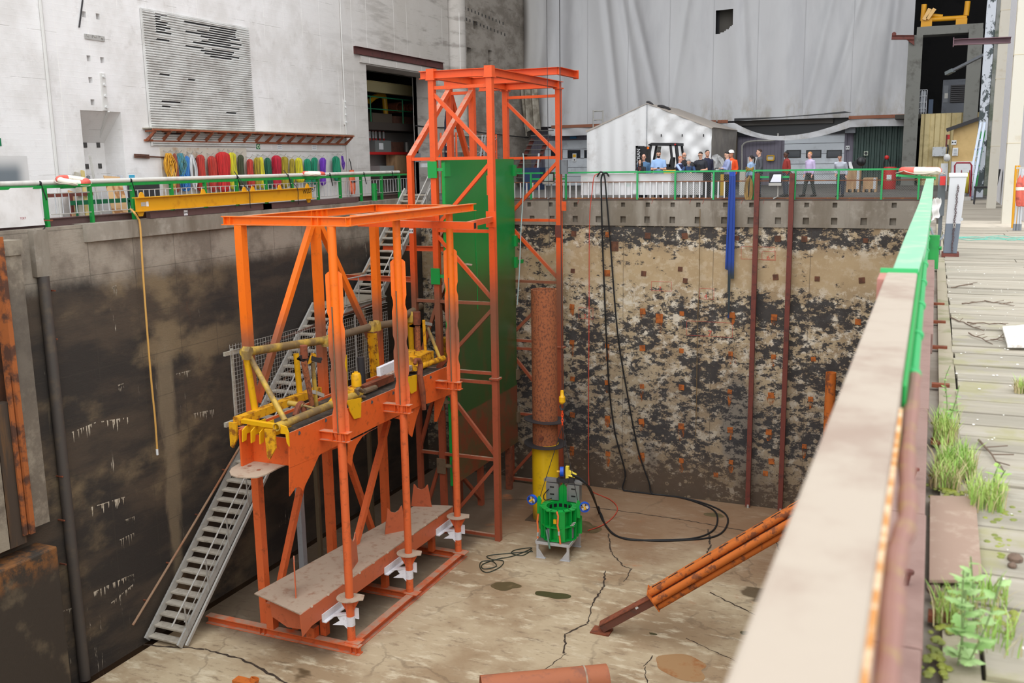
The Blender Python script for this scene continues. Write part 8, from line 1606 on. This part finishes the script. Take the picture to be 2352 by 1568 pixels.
def grass(px, py, n_, h, spread, lab, seed, dry=.25):
    rnd = random.Random(seed); c = at(px, py, Z=0); t = thing('grass_clump', lab, 'grass', c); mb = MB(); tuft(mb, c, n_, h, spread, rnd); o = mb.build('green_blades', GR1, t); o['kind'] = 'stuff'
    mb = MB(); tuft(mb, c, int(n_*dry), h*.8, spread*1.2, rnd); o = mb.build('dry_blades', GR2, t); o['kind'] = 'stuff'
grass(2168, 1010, 170, .17, .05, 'tall green grass clump by the kerb, farthest one', 1); grass(2195, 1085, 260, .15, .07, 'dense green grass clump above the steel plate', 2, .5); grass(2262, 1160, 180, .13, .06, 'green grass clump at the right corner of the steel plate', 3); grass(2170, 1110, 120, .12, .05, 'yellowing grass clump against the kerb above the steel plate', 4, 1.6)
grass(2180, 1420, 70, .11, .04, 'sparse grass below the leafy weed beside the kerb', 5); grass(2290, 1480, 40, .12, .05, 'sparse tall grass at the lower right of the leafy weed', 6, .3); grass(2345, 900, 60, .1, .03, 'dry grass wisp at the right edge of the deck', 7, 2); grass(2270, 1380, 60, .09, .05, 'low grass right of the leafy weed', 8)
def leaf(mb, p, d, up, L, w_):
    d = V(d).normalized(); s_ = d.cross(V(up)).normalized(); u = s_.cross(d)
    pr = [(0, 0), (.18, .75), (.3, .55), (.45, 1.0), (.58, .62), (.75, .6), (1, 0)]
    L_ = [p+d*L*a+s_*w_*b+u*.12*L*(a-a*a)*1.5-u*b*.15*w_ for a, b in pr]; R_ = [p+d*L*a-s_*w_*b+u*.12*L*(a-a*a)*1.5-u*b*.15*w_ for a, b in pr[1:-1]]; M_ = [p+d*L*a+u*.12*L*(a-a*a)*1.5+u*.02*L for a, b in pr]
    o = len(mb.v); vs = L_+R_+M_; n1 = len(L_); n2 = n1+len(R_); fs = []
    for i in range(6): fs.append((i, i+1, n2+i+1, n2+i))
    Rr = [0]+[n1+i for i in range(5)]+[6]
    for i in range(6): fs.append((n2+i, n2+i+1, Rr[i+1], Rr[i]))
    mb.add(vs, fs)
def weed(px, py, h, nst, L, lab, seed, m=LF, nl=9):
    rnd = random.Random(seed); c = at(px, py, Z=0); t = thing('leafy_weed', lab, 'weed', c)
    for s_ in range(nst):
        a = rnd.uniform(0, 6.28); top = c+V((cos(a)*.06*s_, sin(a)*.06*s_, h*rnd.uniform(.75, 1.05))); b0 = c+V((rnd.uniform(-.02, .02), rnd.uniform(-.03, .03), 0)); pts = catm([b0, lerp(b0, top, .5)+V((rnd.uniform(-.015, .015), rnd.uniform(-.015, .015), 0)), top], 4)
        mb = MB(); mb.path(pts, .0022, 6); mb.build('stem', mat('stem_green', C(120, 140, 90), .6) if 'stem_green' not in bpy.data.materials else bpy.data.materials['stem_green'], t); mb = MB()
        for i in range(nl): f_ = (i+1.5)/(nl+1); p = pts[min(len(pts)-1, int(f_*(len(pts)-1)))]; a2 = i*2.4+s_; leaf(mb, p, (cos(a2), sin(a2), rnd.uniform(-.1, .5)), (0, 0, 1), L*(1.15-f_*.5)*rnd.uniform(.8, 1.1), L*.42*(1.1-f_*.4))
        mb.build('leaves', m, t, angle=60)
weed(2205, 1530, .30, 3, .06, 'broad leaved weed growing between the planks at the bottom right', 3, LF2, 11); weed(2222, 1420, .22, 2, .055, 'smaller pale leaved weed above the broad leaved one below the steel plate', 4, LF2, 8); weed(2165, 1000, .26, 3, .045, 'feathery leaved weed in the farthest grass clump by the kerb', 5, LF, 10)
weed(2290, 1130, .12, 2, .05, 'low yellowish weed above the right corner of the steel plate', 6, GR1, 7); weed(2178, 905, .2, 1, .03, 'thin lone weed stem in the plank gap beside the kerb', 9, LF, 6)
# moss and droppings as uncountable scatter
rnd = random.Random(5); mb = MB()
for px, py, r, k in ((2165, 1120, .12, 60), (2190, 1400, .12, 50), (2290, 1410, .1, 40), (2300, 1180, .1, 40), (2170, 980, .08, 40), (2150, 1500, .06, 30), (2300, 1250, .06, 20)):
    c = at(px, py, Z=0)
    for i in range(k): mb.ball(c+V((rnd.gauss(0, r*.3), rnd.gauss(0, r), .0)), rnd.uniform(.006, .016), 6, (1, 1.3, .5))
o = one('moss', mb, MS, 'patches of yellow green moss between the planks by the kerb', 'moss', kind='stuff')
mb = MB()
for i in range(170): c = V((rnd.uniform(.2, 1.0), 1.8+rnd.random()**1.5*12, .006)); mb.ball(c, rnd.uniform(.003, .009), 5, (1, 1.2, .4))
one('pale_litter', mb, mat('litter_white', C(236, 234, 226), .8), 'tiny white flecks of litter strewn over the planks', 'litter', kind='stuff')
for px, py, r, lab in ((2332, 1282, .022, 'brown curled leaf lump on the planks at the right, larger one'), (2325, 1298, .013, 'small brown lump on the planks below the larger one'), (2146, 1355, .02, 'rusty lump beside the kerb below the steel plate')):
    c = at(px, py, Z=.01); mb = MB(); mb.ball(c, r, 10, (1.2, 1.4, .8)); one('debris_lump', mb, mat('lump_brown', C(112, 92, 78), .9, 0, C(70, 58, 50), 40) if 'lump_brown' not in bpy.data.materials else bpy.data.materials['lump_brown'], lab, 'debris')
# ------------------------------------------------------------------ people on the far quay
_mc = {}
def cm(nm, c, r=.75):
    k = (nm, c)
    if k not in _mc: _mc[k] = mat(nm, C(*c), r)
    return _mc[k]
def remeshed(mb, vox, smooth=3):
    me = bpy.data.meshes.new('t'); me.from_pydata([tuple(p) for p in mb.v], [], mb.f); ob = bpy.data.objects.new('t', me); COL.objects.link(ob)
    r = ob.modifiers.new('r', 'REMESH'); r.mode = 'VOXEL'; r.voxel_size = vox; r.use_smooth_shade = True
    s = ob.modifiers.new('s', 'SMOOTH'); s.iterations = smooth; s.factor = .5
    dg = bpy.context.evaluated_depsgraph_get(); out = bpy.data.meshes.new_from_object(ob.evaluated_get(dg)); bpy.data.objects.remove(ob); bpy.data.meshes.remove(me)
    m2 = MB(); m2.sm = True; m2.v = [v.co.copy() for v in out.vertices]; m2.f = [list(p.vertices) for p in out.polygons]; m2.mi = [0]*len(m2.f); bpy.data.meshes.remove(out); return m2
def ell(mb, secs, n=18):
    """loft of ellipses (centre, axis_a, axis_b)"""
    vs = []
    for c, a, b in secs: vs += [V(c)+V(a)*cos(2*pi*i/n)+V(b)*sin(2*pi*i/n) for i in range(n)]
    fs = [(j*n+i, j*n+(i+1) % n, (j+1)*n+(i+1) % n, (j+1)*n+i) for j in range(len(secs)-1) for i in range(n)]
    k = (len(secs)-1)*n; mb.add(vs, fs+[tuple(range(n-1, -1, -1)), tuple(range(k, k+n))])
ARMS = dict(side=((.25, -.03, 1.13), (.25, .08, .88)), fold=((.26, .1, 1.13), (-.1, .24, 1.17)), phone=((.25, .06, 1.1), (.06, .3, 1.13)), cup=((.24, .05, 1.12), (.03, .27, 1.14)), rail=((.26, .2, 1.2), (.22, .42, 1.03)), lean=((.33, .38, 1.06), (.07, .52, 1.06)), pocket=((.28, -.08, 1.14), (.22, .06, .95)), back=((.24, -.12, 1.13), (.05, -.18, .98)), clip=((.27, .03, 1.12), (.02, .24, 1.08)))
def person(px, pyt, Y, face, lab, skin=(226, 176, 150), hair=(60, 44, 34), hstyle='short', top=(110, 140, 190), trou=(40, 42, 50), arms=('side', 'side'), lean=0.0, head=0.0, nod=0.0, sleeve='long', vest=None, glasses=False, beard=None, fem=False, belly=0.0, hat=None, stride=0.0, fz=None):
    p0 = at(px, pyt, Y=Y); H = p0.z-ZF; base = V((p0.x, Y, ZF)); s = H/(1.8*(1-.25*lean*lean) if lean else 1.8)
    if lean: s = fz or s
    F = V((sin(face), -cos(face), 0)); Rt = V((-cos(face), -sin(face), 0))  # forward, the figure's own right hand
    LN = V((0, 0, .95))
    def T(r, f, z, post=False):
        if lean and z > .95 and not post:
            dz = z-.95; f, z = f*cos(lean)+dz*sin(lean), .95+dz*cos(lean)-f*sin(lean)
        return base+(Rt*r+F*f+Z3*z)*s
    def ax(r, f): return (Rt*r+F*f)*s
    root = thing('person', lab, 'person', base)
    def torso(mb, e=0.0, z0=.84, z1=1.5, belly_=belly):
        w_ = .92 if fem else 1
        S = [(.84, .165, .115, 0), (.95, .17*w_+.01, .12+belly_*.4, belly_*.3), (1.08, .155*w_, .115+belly_, belly_*.6), (1.2, .165*w_, .118+belly_*.7, belly_*.5), (1.32, .185*w_, .122, .01), (1.41, .185*w_, .10, 0), (1.46, .13, .085, 0), (1.5, .075, .07, .005)]
        ell(mb, [(T(0, fo, z), (Rt*(a+e))*s, (F*cos(lean if z > 1 else 0)-Z3*sin(lean if z > 1 else 0))*(b+e)*s) for z, a, b, fo in S if z0 <= z <= z1])
    def limb(mb, pts, rs, e=0.0):
        mb.path(pts, [(r+e)*s for r in rs], 12)
    A = {}
    for sd, key in ((1, arms[0]), (-1, arms[1])):
        el, ha = ARMS[key]; post = key in ('rail', 'lean'); sh = T(sd*(.185 if fem else .2), 0, 1.405); A[sd] = (sh, T(sd*el[0], el[1], el[2], post), T(sd*ha[0], ha[1], ha[2], post))
    def arm(mb, sd, e=0.0, frac=2.0):
        sh, el, ha = A[sd]
        if frac >= 2: limb(mb, [lerp(sh, T(0, 0, 1.38), .35), sh, lerp(sh, el, .5), el, lerp(el, ha, .5), lerp(el, ha, .93)], [.06, .062, .05, .043, .04, .03], e)
        else: limb(mb, [lerp(sh, T(0, 0, 1.38), .35), sh, lerp(sh, el, .45), lerp(sh, el, .8)], [.06, .064, .055, .054], e)
    def leg(mb, sd, e=0.0, zb=.08):
        o = stride*sd; hip = T(sd*.088, 0, .92); kn = T(sd*.095, o*.5+.02, .5); an = T(sd*.095, o, .09)
        limb(mb, [hip, lerp(hip, kn, .5), kn, lerp(kn, an, .4), an], [.088, .08, .06, .058, .042], e)
    # ---- body, one continuous surface
    mb = MB(); torso(mb)
    for sd in (1, -1):
        leg(mb, sd); arm(mb, sd); o = stride*sd; ell(mb, [(T(sd*.095, o-.06, .045), ax(.035, 0), Z3*.035*s), (T(sd*.098, o+.05, .05), ax(.045, 0), Z3*.045*s), (T(sd*.1, o+.17, .03), ax(.042, 0), Z3*.025*s), (T(sd*.1, o+.2, .028), ax(.02, 0), Z3*.012*s)], 10)
        sh, el, ha = A[sd]; d = (ha-el).normalized(); sdv = d.cross(Z3 if abs(d.z) < .8 else F).normalized(); nn = sdv.cross(d)
        w0 = lerp(el, ha, .93); ell(mb, [(w0-d*.01*s, sdv*.024*s, nn*.018*s), (w0+d*.04*s, sdv*.038*s, nn*.017*s), (w0+d*.085*s, sdv*.038*s, nn*.014*s)], 10)
        for k in range(4): q = w0+d*.08*s+sdv*(k-1.5)*.021*s; L = (.062, .075, .07, .052)[k]*s; mb.path([q, q+d*L*.5-nn*.006*s, q+d*L*.9-nn*.024*s], [.0095*s, .009*s, .008*s], 6)
        th = w0+d*.02*s+sdv*.035*s*(-sd); mb.path([th, th+(d*.035-sdv*sd*.024-nn*.012)*s, th+(d*.06-sdv*sd*.028-nn*.022)*s], [.012*s, .010*s, .009*s], 6)
    hd = T(0, .035, 1.665); cy, sy = cos(face+head), sin(face+head); hf = V((sy, -cy, 0)); hr_ = V((-cy, -sy, 0)); nd = nod+lean*.45
    hF = hf*cos(nd)-Z3*sin(nd); hU = Z3*cos(nd)+hf*sin(nd)
    HP = lambda r, f, u: hd+(hr_*r+hF*f+hU*u)*s
    mb.path([T(0, 0, 1.44), T(0, .015, 1.52), HP(0, -.015, -.06)], [.06*s, .054*s, .054*s], 12)
    ell(mb, [(HP(0, .03, -.125), hr_*.03*s, hF*.03*s), (HP(0, .028, -.10), hr_*.05*s, hF*.06*s), (HP(0, .012, -.05), hr_*.066*s, hF*.085*s), (HP(0, .0, .01), hr_*.074*s, hF*.097*s), (HP(0, -.005, .06), hr_*.074*s, hF*.096*s), (HP(0, -.008, .1), hr_*.056*s, hF*.072*s), (HP(0, -.008, .122), hr_*.02*s, hF*.03*s)], 18)
    ell(mb, [(HP(0, .092, .02), hr_*.008*s, hF*.008*s), (HP(0, .103, -.01), hr_*.012*s, hF*.014*s), (HP(0, .1, -.03), hr_*.016*s, hF*.014*s)], 8)
    for sd in (1, -1): ell(mb, [(HP(sd*.072, -.01, -.035), hr_*.01*s, hF*.014*s), (HP(sd*.082, -.014, .0), hr_*.012*s, hF*.024*s), (HP(sd*.078, -.016, .025), hr_*.008*s, hF*.016*s)], 8)
    remeshed(mb, .0115*s, 2).build('body', cm('skin', skin, .55), root)
    for sd in (1, -1): e_ = MB(); e_.ball(HP(sd*.032, .088, .012), .011*s, 8, (1.2, 1.2, .7)); e_.build('eye', cm('eye_dark', (50, 40, 38), .3), root)
    e_ = MB(); e_.path([HP(-.022, .092, -.066), HP(0, .1, -.064), HP(.022, .092, -.066)], .005*s, 6); e_.build('mouth', cm('lip', (170, 104, 96)), root)
    for sd in (1, -1): e_ = MB(); e_.path([HP(sd*.015, .098, .033), HP(sd*.033, .096, .039), HP(sd*.05, .086, .034)], .0045*s, 5); e_.build('eyebrow', cm('hair', hair), root)
    # ---- clothes
    mb = MB(); torso(mb, .012, .9); [arm(mb, sd, .012, 2.0 if sleeve == 'long' else 1.0) for sd in (1, -1)]
    remeshed(mb, .019*s, 2).build('top', cm('cloth_top', top, .8), root)
    if vest: mb = MB(); torso(mb, .026, .93, 1.46); [limb(mb, [lerp(A[sd][0], T(0, 0, 1.38), .4), lerp(A[sd][0], T(0, 0, 1.38), .05)], [.066, .068], .018) for sd in (1, -1)]; remeshed(mb, .02*s, 2).build('vest', cm('cloth_vest', vest, .7), root)
    if sleeve == 'short' or not vest: mb = MB(); mb.path([T(.07*cos(2*pi*i/14), .012+.07*sin(2*pi*i/14)*.9, 1.5-.02*sin(2*pi*i/14)) for i in range(14)], .012*s, 6, closed=True); mb.build('collar', cm('cloth_top', top, .8), root)
    mb = MB(); torso(mb, .008, .84, .96); [leg(mb, sd, .016) for sd in (1, -1)]; remeshed(mb, .02*s, 2).build('trousers', cm('cloth_trousers', trou, .85), root)
    for sd in (1, -1): o = stride*sd; mb = MB(); ell(mb, [(T(sd*.095, o-.075, .05), ax(.042, 0), Z3*.05*s), (T(sd*.098, o+.05, .052), ax(.054, 0), Z3*.055*s), (T(sd*.1, o+.19, .035), ax(.048, 0), Z3*.034*s), (T(sd*.1, o+.22, .03), ax(.022, 0), Z3*.018*s)], 12); mb.sm = True; mb.build('shoe', cm('shoe', (34, 30, 30), .5), root)
    # ---- hair
    if hstyle != 'bald':
        mb = MB(); n_ = 22; m_ = 12
        def hv(u, v):
            th = 2*pi*u; fr = cos(th); drop = (.55 if hstyle == 'short' else .6)+(1.0 if fr < -.1 else .55 if fr < .45 else .16)*.5*(1.35 if hstyle != 'short' else 1); ph = v*min(2.3, drop*1.55)
            return HP(.083*sin(th)*sin(ph), -.012+.106*fr*sin(ph)*(1.0 if fr < 0 else .98), .028+.108*cos(ph))
        mb.grid(hv, n_, m_); mb.build('hair', cm('hair', hair), root)
        if hstyle == 'long':
            mb = MB(); ell(mb, [(HP(0, -.04, .07), hr_*.08*s, hF*.06*s), (HP(0, -.05, -.02), hr_*.09*s, hF*.06*s), (HP(0, -.055, -.14), hr_*.1*s, hF*.05*s), (HP(0, -.06, -.26), hr_*.085*s, hF*.035*s), (HP(0, -.06, -.31), hr_*.04*s, hF*.02*s)], 14); mb.sm = True
            for sd in (1, -1): mb.path([HP(sd*.07, .03, .06), HP(sd*.082, .04, -.04), HP(sd*.08, .055, -.15), HP(sd*.075, .06, -.27)], [.02*s, .024*s, .026*s, .012*s], 8)
            mb.build('long_hair', cm('hair', hair), root)
        if hstyle == 'tail': mb = MB(); mb.path(catm([HP(0, -.09, .05), HP(0, -.15, .02), HP(0, -.155, -.1), HP(0, -.13, -.26)], 4), [.025*s, .035*s, .036*s, .036*s, .036*s, .036*s, .036*s, .036*s, .032*s, .028*s, .024*s, .018*s, .008*s], 10); mb.build('ponytail', cm('hair', hair), root)
    else:
        mb = MB(); mb.grid(lambda u, v: HP(.0785*sin(2*pi*(.25+.5*u)+0)*(1.0), -.012+.1*cos(2*pi*(.25+.5*u)), -.03+.06*v), 14, 3); mb.build('hair_fringe', cm('hair', hair), root)
    if beard: mb = MB(); mb.grid(lambda u, v: HP(.068*sin((u-.5)*3.0)*(1-.35*v), .03+.073*cos((u-.5)*2.6)*(1-.12*v*v), -.045-.085*v), 14, 6); mb.build('beard', cm('beard', beard), root)
    if glasses:
        mb = MB()
        for sd in (1, -1): mb.path([HP(sd*.034+.022*cos(2*pi*i/12), .102, .012+.017*sin(2*pi*i/12)) for i in range(12)], .0035*s, 5, closed=True); mb.path([HP(sd*.056, .1, .014), HP(sd*.08, .0, .016)], .003*s, 5)
        mb.build('glasses', cm('spectacles', (40, 38, 40), .3), root)
    if hat: mb = MB(); mb.lathe([(.115*s, 0), (.112*s, .04*s), (.09*s, .09*s), (.045*s, .118*s), (0, .122*s)], HP(0, -.005, .045), 22, hU); mb.ball(HP(0, .1, .05), .06*s, 10, (1, 1, .22)); mb.build('hard_hat', cm('hard_hat', hat, .35), root)
    return dict(root=root, T=T, HP=HP, A=A, s=s, F=F, Rt=Rt)
def cup(P, off, lab): c = (P['A'][1][2]+P['A'][-1][2])/2+P['F']*.05*P['s']+V(off); mb = MB(); mb.lathe([(0, 0), (.03, 0), (.041, .1), (.043, .105), (.04, .115), (0, .115)], c-Z3*.04, 16); one('paper_cup', mb, cm('cup_white', (240, 240, 242), .5), lab, 'cup')
R = radians
P = person(1472, 365, 34.78, R(-12), 'woman with long dark hair and black jacket holding a white cup at the far railing', hair=(46, 34, 30), hstyle='long', top=(34, 33, 38), trou=(40, 40, 46), arms=('cup', 'fold'), fem=True, head=R(-8)); cup(P, (0, 0, .03), 'white paper cup held by the long haired woman')
mb = MB(); mb.path([P['T'](.05, .1, 1.45), P['T'](.01, .135, 1.3), P['T'](-.02, .14, 1.2)], .008, 5); mb.path([P['T'](-.06, .1, 1.45), P['T'](-.03, .135, 1.3), P['T'](-.02, .14, 1.2)], .008, 5); mb.build('red_lanyard', cm('lanyard', (190, 60, 66)), P['root'])
person(1479, 353.5, 35.35, R(8), 'bald man in glasses and a blue jumper behind the long haired woman', skin=(224, 170, 146), hair=(120, 104, 92), hstyle='bald', top=(84, 120, 156), trou=(50, 56, 70), glasses=True, arms=('side', 'side'), belly=.02)
P = person(1513, 345, 34.9, R(14), 'black bearded man in a light blue shirt looking down at his phone', hair=(34, 28, 26), top=(150, 182, 226), trou=(36, 42, 62), arms=('phone', 'phone'), sleeve='short', beard=(36, 28, 26), nod=.45, belly=.03)
c = (P['A'][1][2]+P['A'][-1][2])/2+P['F']*.06; mb = MB(); mb.obox(c+Z3*.015, P['Rt']*.04, P['F']*.065+Z3*.03, V((0, 0, .004))); one('mobile_phone', mb, BLACK, 'dark mobile phone held by the bearded man in the light blue shirt', 'phone')
person(1561, 358, 35.3, R(75), 'ginger haired man in a navy vest over a pale blue shirt seen from the side', skin=(230, 168, 146), hair=(176, 112, 80), top=(170, 190, 228), vest=(40, 42, 76), trou=(44, 46, 60), arms=('rail', 'side'), belly=.03, nod=.15)
person(1571, 349.5, 35.8, R(35), 'bald man in glasses with a dark jacket behind the navy vest', skin=(220, 164, 138), hair=(110, 96, 84), hstyle='bald', top=(40, 40, 44), trou=(44, 44, 50), glasses=True, arms=('side', 'side'), beard=(150, 140, 130))
P = person(1584, 366, 34.95, R(6), 'grey bearded man in a dark blue shirt with a backpack leaning on the railing', skin=(222, 170, 146), hair=(130, 126, 122), top=(48, 72, 112), trou=(50, 54, 64), arms=('lean', 'lean'), lean=.42, sleeve='short', beard=(196, 192, 188), nod=.2, belly=.04); cup(P, (0, -.03, .04), 'white paper cup held over the railing by the grey bearded man')
mb = MB(); q = P['T'](-.06, -.2, 1.3); mb.ball(q, .16, 14, (1.1, .8, 1.4)); bpk = one('backpack', mb, BLACK, 'dark backpack on the back of the grey bearded man', 'backpack'); mb = MB(); [mb.path([P['T'](sd*.13, -.12, 1.42), P['T'](sd*.14, .02, 1.47), P['T'](sd*.13, .135, 1.32), P['T'](sd*.12, .13, 1.15)], .02, 6) for sd in (1, -1)]; mb.build('shoulder_strap', BLACK, bpk)
P = person(1610, 348, 35.1, R(-12), 'man in glasses and a black padded vest holding a folder', hair=(52, 40, 36), top=(34, 36, 46), vest=(42, 44, 52), trou=(52, 60, 62), arms=('rail', 'clip'), sleeve='short', glasses=True, nod=.35, head=R(-8))
P2 = P['A'][-1][2]; mb = MB(); mb.obox(P2+P['F']*.06+Z3*.06+P['Rt']*.0, P['Rt']*.03+Z3*.09, P['F']*.01, P['Rt']*-.10+Z3*.09); one('black_folder', mb, BLACK, 'black folder held by the man in the black padded vest', 'folder')
person(1624, 344, 35.7, R(40), 'man in a dark navy shirt looking right behind the padded vest', skin=(214, 160, 134), hair=(50, 44, 42), top=(40, 44, 66), trou=(44, 44, 52), arms=('side', 'side'), belly=.03)
person(1672, 347.5, 34.95, R(-62), 'dark haired man in a lilac blue shirt with folded arms and a belt', hair=(28, 24, 26), top=(150, 160, 200), trou=(36, 38, 44), arms=('fold', 'fold'), nod=.35, head=R(8))
P = person(1681, 345.5, 35.7, R(-30), 'worker in orange high visibility jacket and white hard hat', skin=(206, 140, 110), hair=(120, 90, 70), top=(250, 90, 36), trou=(120, 90, 62), arms=('side', 'side'), hat=(238, 236, 230), belly=.02)
mb = MB(); [mb.path([P['T'](sd*.1+.0, .1, 1.42), P['T'](sd*.1, .135, 1.3), P['T'](sd*.1, .14, 1.1)], .02, 6) for sd in (1, -1)]; mb.build('reflective_stripe', cm('reflective', (226, 226, 222), .3), P['root'])
person(1727, 356, 36.3, R(-120), 'dark ponytailed woman in a light blue shirt seen from behind', hair=(36, 30, 30), hstyle='tail', top=(158, 184, 216), trou=(56, 60, 72), arms=('rail', 'side'), fem=True, head=R(15))
person(1746, 341.5, 37.4, R(-75), 'tall dark haired man in a grey blazer standing in profile', hair=(58, 42, 36), top=(88, 90, 96), trou=(58, 62, 74), arms=('pocket', 'side'), belly=.02)
person(1808, 347, 37.4, R(-62), 'man in glasses and a dark red jumper standing in profile', skin=(96, 64, 50), hair=(30, 26, 26), top=(150, 50, 44), trou=(70, 74, 84), arms=('back', 'side'), glasses=True, belly=.03)
person(1862, 348, 37.4, R(-45), 'fair ginger haired man in a lilac shirt walking along the railing', skin=(232, 172, 150), hair=(206, 150, 96), top=(204, 188, 224), trou=(50, 54, 54), arms=('side', 'side'), stride=.2, head=R(10), belly=.02)
person(1934, 354, 37.2, R(-15), 'dark haired man in a pale grey shirt bending forward over the railing', skin=(220, 166, 142), hair=(56, 52, 50), top=(198, 202, 214), trou=(48, 54, 70), arms=('pocket', 'side'), lean=.28, nod=.35, head=R(12))
